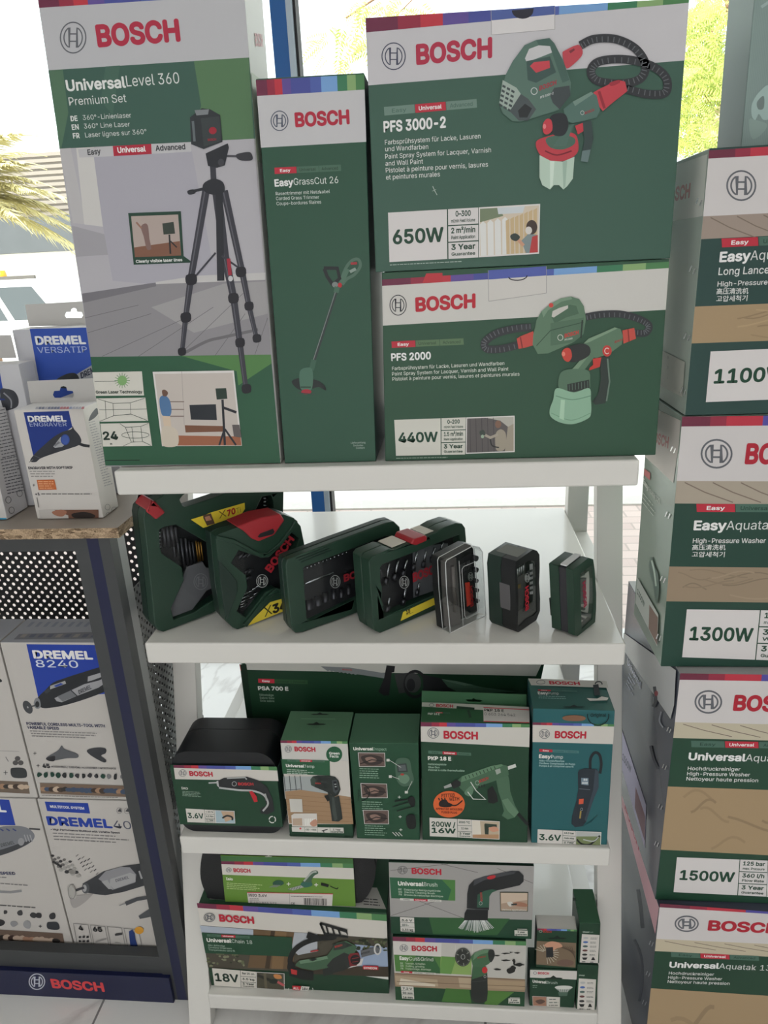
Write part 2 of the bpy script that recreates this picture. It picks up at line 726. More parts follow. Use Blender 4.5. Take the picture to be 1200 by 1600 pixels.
blue_m = M('blue_coated_aluminium', (24, 92, 160), rough=0.4, spec=0.5)
silver_m = M('silver_trim', (176, 190, 202), rough=0.35, metal=0.3)
gasket_m = M('black_gasket', (34, 34, 36), rough=0.6)
rail_m = M('white_window_rail', (226, 226, 224), rough=.4)
wg = glass('window_glass', tint=(0.97, 0.99, 0.98), refl=0.6)
win = structure(thing('window_1', 'full height shop window with blue frame', 'window', (0, Y1, 0)))
del win['category']


def mullion(x, nm):
    b = MB()
    b.box(x - .03, Y1 - .05, 0, x + .017, Y1 + .05, ZC, blue_m)
    b.box(x + .017, Y1 - .052, 0, x + .034, Y1 + .05, ZC, silver_m)
    b.box(x + .034, Y1 - .03, 0, x + .042, Y1 + .03, ZC, gasket_m)
    b.build(nm, win)


for xm in (-1.95, 0.022, 1.99):
    mullion(xm, 'window_frame')
for x0, x1 in ((X0, -1.98), (-1.908, -0.008), (0.064, 1.96), (2.032, X1)):
    b = MB()
    b.box(x0, Y1 - .006, 0.06, x1, Y1 + .006, ZC - .05, wg)
    b.build('window_pane', win)
    b = MB()
    b.box(x0, Y1 - .04, 0.0, x1, Y1 + .04, 0.06, rail_m)
    b.box(x0, Y1 - .04, ZC - .05, x1, Y1 + .04, ZC, rail_m)
    b.build('window_rail', win)


# ------------------------------------------------------------------ outside: pavement, road, building, cars, palm and tree
def paver_material():
    mt = bpy.data.materials.new('pink_pavers')
    mt.use_nodes = True
    nt = mt.node_tree
    b = nt.nodes['Principled BSDF']
    tc = nt.nodes.new('ShaderNodeTexCoord')
    br = nt.nodes.new('ShaderNodeTexBrick')
    br.inputs['Scale'].default_value = 1.0
    br.inputs['Brick Width'].default_value = 0.2
    br.inputs['Row Height'].default_value = 0.1
    br.inputs['Mortar Size'].default_value = 0.006
    br.inputs['Color1'].default_value = (0.62, 0.5, 0.46, 1)
    br.inputs['Color2'].default_value = (0.7, 0.58, 0.53, 1)
    br.inputs['Mortar'].default_value = (0.5, 0.42, 0.38, 1)
    nt.links.new(tc.outputs['Object'], br.inputs['Vector'])
    nt.links.new(br.outputs['Color'], b.inputs['Base Color'])
    b.inputs['Roughness'].default_value = 0.9
    return mt


structure(slab('pavement', -30, Y1 + .06, -0.12, 30, 3.2, -0.02, paver_material()))
structure(slab('trim_1', -30, 3.2, -0.12, 30, 3.35, -0.01, M('kerb_stone', (214, 211, 204), rough=0.9, noise=.1)), 'pale kerb stone along the pavement')
structure(slab('road', -40, 3.35, -0.25, 40, 60, -0.12, M('sunlit_road', (222, 219, 212), rough=0.9, noise=.06, nscale=3)))

house = thing('building', 'pale building across the road with a grey band below its louvred wall', 'building', (-14, 21.5, -0.12))
b = MB()
b.box(-26, 20, -0.12, -2, 24, 2.05, M('white_render', (236, 232, 222), rough=0.9))
b.build('wall', house)
b = MB()
b.box(-26, 19.4, 2.05, -2, 24, 2.95, M('grey_fascia', (80, 84, 86), rough=0.6, noise=.15, nscale=2))
b.build('canopy_band', house)
b = MB()
b.box(-26, 20, 2.95, -9.0, 24, 4.6, M('louvre_wall', (160, 152, 142), rough=0.8))
for k in range(11):
    b.box(-26, 19.93, 3.0 + k * .15, -9.0, 20, 3.09 + k * .15, M('louvre_slat', (140, 132, 122), rough=0.8))
b.build('louvred_wall', house)


def car(x, y, label, length, hgt, box_van, beacon):
    """a parked car seen side-on beyond the window"""
    z = -0.12
    t = thing('car', label, 'car', (x, y, z), None)
    body = M('white_car_paint', (232, 232, 230), rough=0.25, coat=.5)
    gl = M('car_window_glass', (80, 86, 88), rough=0.08)
    L = length / 2
    hood = hgt * .56
    prof = [(-L, .25), (-L, hood * .9), (-L * .93, hood)]
    cab = [(-L * .88, hood), (-L * .8, hgt), (L * .45, hgt), (L * .72, hood)] if box_van else [(-L * .8, hood), (-L * .45, hgt), (L * .2, hgt), (L * .55, hood)]
    prof += cab + [(L * .96, hood * .88), (L, .55), (L, .25)]
    b = MB()
    b.prism([(x + p[0], y - .8, z + p[1]) for p in prof], [], Vector((0, 0, 0)), Vector((0, 1.6, 0)), body)
    b.build('car_body', t, bevel=.05, seg=3)
    a, bb, c, d = cab
    for i, (f0, f1) in enumerate(((0.06, .36), (.4, .68), (.72, .97))):
        def pt(f, g):
            lo = a[0] + (d[0] - a[0]) * f
            hi = b_[0] + (c[0] - b_[0]) * f
            return (lo + (hi - lo) * g, hood + (hgt - hood) * g)
        b_ = bb
        q = [pt(f0, .12), pt(f1, .12), pt(f1, .84), pt(f0, .84)]
        w2 = MB()
        w2.prism([(x + p[0], y - .803, z + p[1]) for p in q], [], Vector((0, -.004, 0)), Vector((0, 0.01, 0)), gl)
        w2.build('side_window', t)
    for wx in (-L * .62, L * .62):
        for wy in (-.74, .74):
            w3 = MB()
            w3.tube([(x + wx, y + wy - .09, z + .31), (x + wx, y + wy + .09, z + .31)], .31, M('tyre_rubber', (30, 30, 32), rough=.8), n=20)
            w3.build('wheel', t)
    if beacon:
        w4 = MB()
        w4.box(x - L * .7, y - .5, z + hgt, x + L * .4, y - .45, z + hgt + .05, M('roof_rack', (90, 86, 80)))
        w4.build('roof_bar', t)
        w4 = MB()
        w4.tube([(x - .1, y, z + hgt - .01), (x - .1, y, z + hgt + .14)], .09, M('amber_beacon', (230, 150, 30), rough=.3), n=10, r_end=.06)
        w4.build('beacon', t)


car(-6.55, 10.6, 'white van with an amber beacon on its roof parked beyond the window', 3.6, 1.52, True, True)
car(-5.55, 13.4, 'white hatchback parked behind the van with the amber beacon', 3.4, 1.36, False, False)

# the palm left of the tall box
palm = thing('palm_tree', 'palm tree with drooping yellow-green fronds outside the window', 'palm tree', (-4.16, 6.0, -0.12))
b = MB()
pts = [(-4.16 + .03 * math.sin(k), 6.0, -0.12 + k * .27) for k in range(9)]
b.tube(pts, [.12 + (.02 if k % 2 else 0) for k in range(9)], M('palm_trunk', (128, 100, 76), rough=.9, noise=.3, nscale=30), n=12)
b.build('trunk', palm)
rng = random.Random(3)
fm = M('palm_frond', (206, 198, 146), rough=.7, noise=.2, nscale=6)
for k in range(34):
    az = (rng.uniform(0, 6.28) if k % 2 else rng.uniform(-.9, .9)) if k > 7 else (-.7 + .2 * k)
    el = rng.uniform(.0, 1.35) if k > 7 else (1.1 - .16 * k)
    ln = rng.uniform(1.15, 1.5)
    pts = []
    for i in range(13):
        t = i / 12
        r = ln * t * math.cos(el * (1 - .3 * t))
        pts.append(Vector((-4.16 + r * math.cos(az), 6.0 + r * math.sin(az), 2.12 + ln * t * math.sin(el) - .55 * t * t * ln)))
    b = MB()
    b.tube(pts, .012, fm, n=5, r_end=.003)
    for i in range(2, 60):
        t = i / 60
        j = min(11, int(t * 12))
        p = pts[j].lerp(pts[j + 1], t * 12 - j)
        d = (pts[j + 1] - pts[j]).normalized()
        sd_ = d.cross(Vector((0, 0, 1))).normalized()
        for s in (-1, 1):
            l = .30 * math.sin(math.pi * min(1, t * 1.05 + .12)) ** .6 * rng.uniform(.8, 1.1)
            e = p + (sd_ * s * .75 + d * .65 + Vector((0, 0, rng.uniform(-.45, .05)))).normalized() * l
            wv = d * .017
            b.add([p - wv, p + wv, e], [(0, 1, 2)], fm)
    b.build('frond', palm, weld=False)

# the feathery tree at the right
tree = thing('tree', 'feathery yellow-green tree with a wrapped trunk outside the window', 'tree', (2.18, 4.2, -0.12))
bark = M('tree_bark', (150, 118, 92), rough=.9, noise=.25, nscale=18)


def ty(x, y, d=4.2):
    return on_plane(x, y, Vector((0, d, 0)), Vector((0, 1, 0)))


VT = V(1000, 0, 5.3333)
trunk = [ty(*VT(p)) for p in ((690, 900), (735, 720), (757, 550), (765, 400), (765, 300), (745, 120), (725, 0), (700, -160), (640, -330))]
b = MB()
b.tube([Vector((2.16, 4.2, -.12)), Vector((2.17, 4.2, .9)), Vector((2.17, 4.2, 1.8))] + trunk, [.07, .06, .05, .035, .03, .024, .02, .018, .016, .014, .012, .01], bark, n=8)
b.build('trunk', tree)
for pl, r in ((((757, 570), (800, 500), (850, 440), (900, 330), (945, 220), (1010, 60)), .014), (((715, 795), (790, 735), (880, 685), (980, 600)), .016),
              (((640, 400), (600, 270), (570, 150), (540, 0)), .006), (((725, 440), (770, 300), (840, 150), (880, 0)), .006),
              (((480, 720), (540, 800), (620, 900), (660, 1000)), .006), (((500, 640), (570, 760), (640, 860)), .005),
              (((640, -330), (200, -380), (-500, -420), (-1200, -330), (-2000, -150), (-2450, 150)), .012), (((-1200, -330), (-1800, -100), (-2150, 250)), .005)):
    b = MB()
    b.tube([ty(*VT(p), 4.2 + .06 * i) for i, p in enumerate(pl)], r, bark, n=6, r_end=r * .5)
    b.build('branch', tree)
b = MB()
gv = [ty(*VT(p), 4.1) for p in ((575, 885), (790, 875))]
cx = (gv[0].x + gv[1].x) / 2
rw = (gv[1].x - gv[0].x) / 2
b.tube([(cx, 4.2, 1.2), (cx, 4.2, gv[0].z)], rw, M('pale_wrap', (222, 206, 160), rough=.7, noise=.12, nscale=9), n=14, caps=False)
b.build('trunk_wrap', tree)
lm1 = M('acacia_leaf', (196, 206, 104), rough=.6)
lm2 = M('acacia_leaf_deep', (160, 180, 84), rough=.6)  # deeper leaf green, picked at random
b = MB()
rng = random.Random(11)


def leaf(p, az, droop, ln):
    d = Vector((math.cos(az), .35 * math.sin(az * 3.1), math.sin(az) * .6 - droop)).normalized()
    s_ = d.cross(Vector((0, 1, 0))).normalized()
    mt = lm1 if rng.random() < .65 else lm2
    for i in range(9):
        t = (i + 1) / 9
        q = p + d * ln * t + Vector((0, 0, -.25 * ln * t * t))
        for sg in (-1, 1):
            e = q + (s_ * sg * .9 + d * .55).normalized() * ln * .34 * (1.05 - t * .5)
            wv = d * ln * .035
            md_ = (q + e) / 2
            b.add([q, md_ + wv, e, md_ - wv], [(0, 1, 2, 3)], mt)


for cx_, cy_, sx, sy, n in ((470, 120, 90, 130, 40), (450, 330, 80, 90, 26), (520, 470, 130, 70, 40), (650, 560, 150, 110, 70), (470, 640, 90, 80, 30), (830, 480, 90, 90, 20),
                            (640, 40, 120, 60, 30), (880, 70, 90, 90, 30), (700, 250, 60, 60, 6), (450, 950, 100, 120, 40), (520, 1120, 150, 110, 60), (400, 780, 60, 90, 20),
                            (820, 850, 60, 150, 30), (830, 1130, 50, 110, 26), (620, 720, 120, 90, 30), (900, 600, 80, 100, 20), (590, 330, 80, 60, 8),
                            (-2250, 330, 240, 150, 26), (-1950, 90, 100, 90, 12), (-2400, 520, 150, 60, 5), (-2560, 330, 90, 60, 6), (-2150, 30, 160, 50, 12)):
    for k in range(n):
        p = ty(*VT((rng.gauss(cx_, sx * .6), rng.gauss(cy_, sy * .6))), 4.2 + rng.uniform(-.3, .5))
        leaf(p, rng.uniform(0, 6.28), rng.uniform(.1, .8), rng.uniform(.09, .17))
fo = b.build('foliage', tree, weld=False)

# ------------------------------------------------------------------ the white display rack
white_m = M('white_lacquered_board', (222, 220, 215), rough=0.38, spec=0.5)
gloss_m = M('white_gloss_top', (226, 224, 218), rough=0.12, spec=0.6)
W = 0.76
H1, H2, H3, H4 = 1.1719, 0.8822, 0.4847, 0.0871
TH = 0.0381
DEP = 0.627
rack = thing('display_rack', 'white four-shelf display rack with slanted legs in front of the shop window', 'display rack', (W / 2, DEP / 2, 0))


def shelf_board(z, dep):
    b = MB()
    b.box(0, 0, z - TH, W, dep, z, white_m)
    b.mi[1] = b.mat(gloss_m)
    o = b.build('shelf', rack, bevel=.0035, seg=3)
    return o


for z, dp in ((H1, .46), (H2, DEP), (H3, DEP), (H4, DEP)):
    shelf_board(z, dp)
for x0 in (-.0456, W):
    b = MB()
    za, zb = 0.0, 1.1338
    ya = lambda z: .008 + (z - .068) * .2715
    b.hexa([(x0, ya(za), za), (x0 + .0456, ya(za), za), (x0 + .0456, ya(za) + .032, za), (x0, ya(za) + .032, za)],
           [(x0, ya(zb), zb), (x0 + .0456, ya(zb), zb), (x0 + .0456, ya(zb) + .032, zb), (x0, ya(zb) + .032, zb)], white_m)
    b.build('front_leg', rack, bevel=.002)
    b = MB()
    xo = x0 if x0 > 0 else x0 - .0
    b.box(xo, .575, 0, xo + .0456, .615, 1.13, white_m)
    b.build('back_leg', rack, bevel=.002)
    for z in (H1 - TH - .001, H2 - TH, H3 - TH, H4 - TH):
        b = MB()
        y0 = max(.02, ya(z) + .032)
        b.box(x0 + (.0 if x0 < 0 else .0), y0, z - .03, x0 + .0456, .575, z - .002, white_m)
        b.build('side_rail', rack, bevel=.002)
# ------------------------------------------------------------------ the grey tool cabinet at the left
grey_m = M('grey_coated_steel', (68, 70, 72), rough=0.45, metal=0.2, spec=0.5)
navy_m = M('navy_coated_steel', (12, 20, 62), rough=0.4)
dark_m = M('dark_perforated_steel', (30, 31, 33), rough=0.5)
light_m = M('light_steel_edge', (150, 152, 152), rough=0.35, metal=0.4)
CX1, CX0, CY0, CY1 = -0.052, -0.95, 0.05, 0.33
cab = thing('tool_cabinet', 'grey steel cabinet with a navy stripe and perforated panels', 'cabinet', ((CX0 + CX1) / 2, (CY0 + CY1) / 2, 0))


def post(x0, x1, flip=False):
    b = MB()
    w_ = x1 - x0
    for f0, f1, mt in ((0, .37, grey_m), (.37, .69, navy_m), (.69, 1, grey_m)):
        b.box(x0 + w_ * f0, CY0, 0, x0 + w_ * f1, CY0 + .025, 1.05, mt)
    b.box(x0 + w_ * .9, CY0 + .025, 0, x1, CY0 + .05, 1.05, light_m)
    b.build('corner_post', cab)


post(CX1 - .062, CX1)
post(CX0, CX0 + .062)
b = MB()
b.box(CX0 + .062, CY0 + .004, 1.022, CX1 - .062, CY0 + .028, 1.05, grey_m)
b.build('top_beam', cab, bevel=.001)
b = MB()
b.box(CX0 + .062, CY0 + .006, 0.072, CX1 - .062, CY1, 0.09, grey_m)
b.box(CX0 + .062, CY0 + .002, 0.07, CX1 - .062, CY0 + .025, 0.118, grey_m)
b.build('bottom_tray', cab, bevel=.001)
b = MB()
b.box(CX0, CY0 - .008, 0.0, CX1 - .045, CY0 + .03, 0.072, navy_m)
b.build('plinth', cab, bevel=.001)


def perforated(name, o, ux, uy, nu, nv, pitch, rad, th, mt, skip=None):
    """sheet of nu x nv holes in staggered rows; ux, uy unit vectors"""
    b = MB()
    o = Vector(o)
    nrm = ux.cross(uy)
    du, dv = pitch, pitch / 2
    N = 10
    for j in range(nv):
        sh = du / 2 if j % 2 else 0
        for i in range(nu):
            cx_, cy_ = i * du + sh + du / 2, j * dv + dv / 2
            rec = []
            hol = []
            for k in range(N):
                t = 2 * math.pi * k / N
                c_, s_ = math.cos(t), math.sin(t)
                q = max(abs(c_) / (du / 2), abs(s_) / (dv / 2))
                rec.append((cx_ + c_ / q, cy_ + s_ / q))
                hol.append((cx_ + rad * c_, cy_ + rad * s_))
            # corners of the cell are filled by extra points
            cor = []
            for k in range(N):
                p, p2 = rec[k], rec[(k + 1) % N]
                cor.append(p)
                if abs(p[0] - p2[0]) > 1e-9 and abs(p[1] - p2[1]) > 1e-9:
                    xk = cx_ + math.copysign(du / 2, (p[0] + p2[0]) / 2 - cx_)
                    yk = cy_ + math.copysign(dv / 2, (p[1] + p2[1]) / 2 - cy_)
                    cor.append((xk, yk))
            # quads hole->rect
            vs = [o + ux * x + uy * y for x, y in hol]
            for k in range(N):
                p, p2 = rec[k], rec[(k + 1) % N]
                ring_ = [p]
                if abs(p[0] - p2[0]) > 1e-9 and abs(p[1] - p2[1]) > 1e-9:
                    ring_.append((cx_ + math.copysign(du / 2, (p[0] + p2[0]) / 2 - cx_), cy_ + math.copysign(dv / 2, (p[1] + p2[1]) / 2 - cy_)))
                ring_.append(p2)
                poly = [hol[k]] + ring_ + [hol[(k + 1) % N]]
                b.add([o + ux * x + uy * y for x, y in poly], [tuple(range(len(poly)))], mt)
    ob = b.build(name, cab, weld=True)
    md = ob.modifiers.new('sheet', 'SOLIDIFY')
    md.thickness = th
    return ob


perforated('back_panel', (-0.93, CY1 - .02, 0.1), Vector((1, 0, 0)), Vector((0, 0, 1)), 43, 94, .0197, .0037, .0012, dark_m)
perforated('side_panel', (CX1 - .006, CY1 - .005, 0.1), Vector((0, -1, 0)), Vector((0, 0, 1)), 13, 94, .0176, .0034, .0012, M('side_perforated_steel', (112, 114, 114), rough=.4, metal=.4))
A = Art(cab, Vector((0, CY0 - .008, 0)), Vector((0, -1, 0)), Vector((0, 0, 1)), [(0, 0)] * 4).crop(0, 1220, 3.6364)
A.layer = 14
A.part('plinth_emblem', 'silver ring emblem on the navy plinth').emblem(210, 1141, 44, (176, 180, 190), wd=.13)
A.part('plinth_lettering', 'red lettering on the navy plinth').text('BOSCH', 302, 1174, 46, (196, 62, 66), x1=592, y1=1196, bold=.07)
A.flush()

top = MB()
chip_top = M('grey_wood_laminate', (150, 140, 130), rough=.5, noise=.12, nscale=14)


def chip_material():
    mt = bpy.data.materials.new('chipboard_edge')
    mt.use_nodes = True
    nt = mt.node_tree
    bs = nt.nodes['Principled BSDF']
    tc = nt.nodes.new('ShaderNodeTexCoord')
    vo = nt.nodes.new('ShaderNodeTexVoronoi')
    vo.inputs['Scale'].default_value = 260
    nz = nt.nodes.new('ShaderNodeTexNoise')
    nz.inputs['Scale'].default_value = 420
    rp = nt.nodes.new('ShaderNodeValToRGB')
    rp.color_ramp.elements[0].color = (.12, .075, .04, 1)
    rp.color_ramp.elements[1].color = (.55, .40, .26, 1)
    rp.color_ramp.elements[0].position = .3
    rp.color_ramp.elements[1].position = .66
    mp = nt.nodes.new('ShaderNodeMapping')
    mp.inputs['Scale'].default_value = (.35, .35, 1)
    nt.links.new(tc.outputs['Object'], mp.inputs['Vector'])
    nt.links.new(mp.outputs['Vector'], vo.inputs['Vector'])
    nt.links.new(tc.outputs['Object'], nz.inputs['Vector'])
    mx = nt.nodes.new('ShaderNodeMix')
    mx.data_type = 'RGBA'
    mx.inputs['Factor'].default_value = .55
    nt.links.new(vo.outputs['Color'], mx.inputs['A'])
    nt.links.new(nz.outputs['Fac'], mx.inputs['B'])
    nt.links.new(mx.outputs['Result'], rp.inputs['Fac'])
    nt.links.new(rp.outputs['Color'], bs.inputs['Base Color'])
    bs.inputs['Roughness'].default_value = .85
    return mt


chip = chip_material()
TOPZ = 1.068
top.box(CX0 - .01, CY0 - .012, 1.0505, -0.029, CY1 + .01, TOPZ, chip)
top.mi[1] = top.mat(chip_top)
wt = top.build('worktop')
tag(wt, 'chipboard worktop with a raw flaky edge on the grey cabinet', 'worktop')
# ------------------------------------------------------------------ helpers for the printed tools
def proj(p):
    d = Vector(p) - CAM
    z = d.dot(CF)
    return (600 + FPX * d.dot(CR) / z, 800 - FPX * d.dot(CU) / z)


def hose(A, pts, wd, c1=(48, 50, 54), c2=(92, 96, 100), n=8, step=2):
    p = catmull(pts, False, n)
    A.line(p, wd, c1)
    for i in range(1, len(p) - 1, step):
        dx, dy = p[i + 1][0] - p[i - 1][0], p[i + 1][1] - p[i - 1][1]
        l = math.hypot(dx, dy) or 1
        nx, ny = -dy / l * wd * .42, dx / l * wd * .42
        A.line([(p[i][0] + nx, p[i][1] + ny), (p[i][0] - nx * .5, p[i][1] - ny * .5)], wd * .11, c2)


def carton_w(name, label, cat, x0, x1, y, z0, z1, depth, **k):
    c = [proj((x0, y, z1)), proj((x1, y, z1)), proj((x1, y, z0)), proj((x0, y, z0))]
    return carton(name, label, cat, c[0], c[1], c[2], c[3], z0, y, depth, **k)


# ================================================================== top shelf: tall box with a tripod
G_TOP = 'boxes standing on the top shelf'
root, A, C = carton('level_kit_box', 'tallest white and green box on the top shelf with a tripod pictured on it', 'box',
                    (56, -22), (379, -43), (439, 726), (167, 727), H1 + .0006, .02, .1, lean=1.9, front=(150, 148, 152), side=(206, 206, 200))
A.crop(0, 0, 2.6667)
A.part('header_band').band(33, -22, 293, 240, (176, 176, 180))  # white header toned down; the upper shelf's dimmer light is in the colour
A.part('colour_stripe').rainbow(-59, -112, 33, -22)
A.part('title_panel').band(293, 240, 620, 578, (58, 88, 78))
A.poly([(206, 293), (262, 289), (285, 470), (256, 618), (248, 620)], (78, 108, 86))
A.poly([(808, 254), (1036, 240), (1058, 577), (800, 590), (838, 440)], (82, 114, 82))
A.poly([(440, 277), (500, 273), (470, 480), (420, 420)], (66, 96, 84))
A.part('emblem').emblem(305, 157, 53, SILVER, .1, 64)
A.part('brand_lettering', 'dark red lettering').text('BOSCH', 413, 192, 84, (166, 44, 66), x1=748, y1=168, bold=.075)
A.part('product_title').text('Universal', 281, 379, 44, (214, 216, 214), x1=524, y1=364, bold=.05)
A.text('Level 360', 529, 361, 46, (206, 210, 208), x1=749, y1=347)
A.text('Premium Set', 290, 440, 34, (204, 208, 206), x1=528, y1=425)
A.part('caption_text')
for i, (a, t, x, y, x1, y1) in enumerate((('DE', '360°-Linienlaser', 347, 500, 548, 490), ('EN', '360° Line Laser', 352, 536, 543, 527), ('FR', 'Laser lignes sur 360°', 357, 573, 612, 558))):
    A.text(a, 297 + i * 5, 505 + i * 36, 21, (206, 210, 208), bold=.05)
    A.text(t, x, y, 20, (200, 206, 204), x1=x1, y1=y1)
# room picture
A.part('room_picture', 'grey room printed behind the tripod')
A.poly([(249, 620), (1058, 578), (1129, 1477), (378, 1487)], (168, 166, 172))
A.poly([(249, 620), (295, 617), (360, 935), (305, 930)], (176, 174, 176))
A.poly([(318, 617), (392, 613), (430, 945), (352, 935)], (192, 190, 188))
A.poly([(300, 940), (470, 985), (480, 1060), (318, 1070)], (152, 150, 156))
A.poly([(392, 655), (800, 630), (880, 1060), (1000, 1180), (620, 1183), (470, 1170), (430, 945)], (160, 158, 168))
A.crop(50, 380, 3.0)
A.poly([(235, 240), (580, 190), (1094, 172), (1120, 522), (275, 533)], (134, 132, 136))
A.poly([(237, 252), (240, 280), (582, 202), (582, 184), (236, 236)], (112, 110, 116))
A.poly([(560, 300), (900, 190), (1096, 178), (1106, 330), (760, 420)], (150, 148, 150))
for a, b in (((330, 530), (700, 360)), ((500, 530), (850, 300)), ((700, 515), (990, 235)), ((860, 525), (1000, 330)), ((1045, 523), (1105, 350)), ((262, 420), (560, 330)), ((250, 350), (500, 290))):
    A.line([a, b], 2.2, (96, 94, 98))
A.line([(720, 512), (820, 460), (900, 440), (1060, 405)], 14, (104, 102, 106), smooth=True)
A.poly([(580, 182), (780, 152), (1094, 138), (1094, 172), (582, 192)], (184, 182, 182))
A.part('footer_panel', 'green foot of the printed front')
A.poly([(275, 533), (1120, 522), (1166, 1042), (345, 1042)], (44, 84, 62))
A.poly([(700, 528), (1120, 522), (1150, 860), (1000, 940), (960, 600)], (78, 120, 70))
A.line([(345, 1018), (1166, 1011)], 4, (18, 36, 28))
A.crop(0, 0, 2.6667)
A.part('grade_strip', 'white strip with a red middle step')
A.poly([(326, 623), (471, 609), (475, 651), (332, 657)], (178, 177, 180))
A.poly([(471, 609), (631, 600), (633, 642), (475, 651)], (164, 42, 60))
A.poly([(631, 600), (796, 594), (798, 632), (633, 642)], (180, 179, 182))
A.text('Easy', 368, 646, 22, (60, 62, 66), x1=421, y1=641, bold=.05)
A.text('Universal', 493, 637, 22, (222, 220, 220), x1=608, y1=631, bold=.05)
A.text('Advanced', 651, 629, 22, (60, 62, 66), x1=773, y1=622, bold=.05)
A.crop(50, 380, 3.0)
# inset
A.part('inset_photo', 'small photo of a person marking a wall, in a dark green frame')
A.poly([(452, -141), (699, -150), (712, 60), (755, 91), (478, 101)], (34, 62, 50))
A.poly([(466, -126), (686, -134), (700, 58), (484, 66)], (166, 152, 146))
A.poly([(480, 20), (694, -10), (700, 58), (484, 66)], (120, 84, 68))
A.blob([(512, -75), (530, -92), (545, -80), (552, -20), (560, 25), (540, 28), (525, -30)], (120, 96, 92))
A.line([(515, -70), (490, -98)], 8, (140, 104, 90))
A.poly([(612, -92), (665, -100), (672, -45), (618, -40)], (52, 60, 54))
A.line([(645, -40), (650, 50)], 8, (40, 42, 44))
A.line([(650, -10), (680, 20)], 6, (40, 42, 44))
A.text('Clearly visible laser lines', 490, 92, 13, (214, 216, 214), x1=706, y1=84, bold=.04)
# tripod
A.part('product_picture', 'line laser on a black tripod')
DK = (56, 56, 64)
DK2 = (40, 42, 48)
for pts, w0, w1 in ((((817, -246), (745, 170), (722, 345), (704, 515)), 36, 20), (((902, -246), (985, 130), (1018, 295), (1055, 450)), 34, 20),
                    (((868, -240), (905, 60), (945, 250), (975, 465), (1005, 690)), 44, 22)):
    A.line(pts, w0, DK, w2=w1)
    A.line([(p[0] - 5, p[1]) for p in pts], 6, (90, 90, 98), w2=3)
A.line([(878, -260), (886, 176)], 34, DK2)
A.line([(862, 45), (770, 152)], 9, DK)
A.line([(890, 60), (980, 122)], 9, DK)
for x, y, s_ in ((747, 170, 24), (722, 348, 22), (945, 258, 22), (976, 466, 20), (980, 135, 22), (1018, 295, 19), (704, 508, 17), (1006, 682, 20), (1055, 446, 18)):
    A.blob([(x - s_, y - s_ * .8), (x + s_ * .9, y - s_), (x + s_, y + s_ * .8), (x - s_ * .8, y + s_)], (36, 36, 42), 3)
A.line([(922, 72), (930, 150)], 17, (150, 44, 60))
A.ell(932, 166, 11, 13, (190, 190, 192))
A.crop(0, 0, 2.6667)
A.line([(888, 690), (892, 765)], 24, DK)
A.blob([(850, 765), (890, 745), (930, 760), (935, 800), (890, 812), (850, 795)], DK2)
A.line([(850, 787), (790, 801)], 12, DK2)
A.blob([(783, 795), (812, 790), (815, 806), (788, 811)], DK2, 3)
A.line([(935, 650), (1000, 652)], 9, (70, 70, 76))
A.blob([(985, 645), (1035, 634), (1051, 645), (1050, 668), (1000, 668)], (52, 52, 58))
A.poly([(858, 640), (950, 598), (955, 615), (938, 690), (905, 700), (868, 692)], DK2)
A.ell(922, 677, 13, 15, (64, 64, 70))
A.poly([(793, 490), (842, 452), (876, 456), (918, 480), (928, 592), (850, 622), (798, 602)], (44, 48, 52))
A.poly([(838, 494), (916, 486), (922, 588), (850, 612)], (54, 60, 62))
A.poly([(812, 460), (872, 456), (868, 478), (820, 482)], (120, 124, 128))
A.line([(805, 505), (812, 590)], 10, (96, 104, 108))
A.ell(888, 545, 16, 15, (152, 40, 54))
A.text('BOSCH', 868, 588, 9, (150, 40, 54), bold=.05)
# rating cells
A.crop(50, 380, 3.0)
A.part('rating_panel', 'white cells with a green sun and a room sketch')
for q in (((285, 605), (517, 600), (527, 713), (300, 715)), ((303, 727), (533, 723), (546, 832), (318, 836)), ((322, 845), (550, 841), (565, 949), (335, 952))):
    A.poly(q, (196, 194, 186))
G2 = (66, 122, 66)
for k in range(16):
    t = k * math.pi / 8
    A.line([(425 + 18 * math.cos(t), 643 + 18 * math.sin(t)), (425 + 36 * math.cos(t), 643 + 36 * math.sin(t))], 2.4, G2)
A.ell(425, 643, 22, 23, (120, 160, 104))
A.line([(296, 648), (398, 647)], 2, (40, 60, 50))
A.text('Green Laser Technology', 303, 704, 13, (30, 48, 40), x1=519, y1=702, bold=.05)
LN = (50, 64, 58)
for pts in (((312, 730), (382, 750), (385, 808), (320, 834)), ((382, 750), (462, 748), (466, 800), (385, 808)), ((462, 748), (530, 726)), ((466, 800), (542, 830)), ((318, 780), (540, 776)), ((345, 740), (350, 822))):
    A.line(pts, 2, LN)
A.text('24', 340, 920, 36, (30, 48, 40), x1=405, y1=918, bold=.06)
A.text('m', 370, 943, 9, (30, 48, 40), bold=.06)
for pts in (((415, 845), (440, 862), (468, 932), (430, 950)), ((440, 862), (512, 858), (520, 928), (468, 932)), ((512, 858), (548, 843)), ((520, 928), (560, 947)), ((470, 860), (478, 930))):
    A.line(pts, 2, LN)
A.ring(487, 898, 64, 15, 2, LN)
A.frame_photo(((568, 602), (948, 596), (986, 948), (612, 950)), (184, 176, 170), name='room_photo')
A.poly([(690, 900), (980, 905), (984, 946), (614, 948), (612, 905)], (146, 92, 68))
A.poly([(740, 757), (864, 754), (869, 828), (747, 826)], (40, 44, 50))
A.poly([(718, 852), (905, 856), (905, 882), (722, 886)], (112, 76, 58))
A.line([(704, 600), (716, 850)], 2, (150, 142, 138))
for y in (742, 778, 810):
    A.line([(650, y), (715, y)], 5, (120, 106, 98))
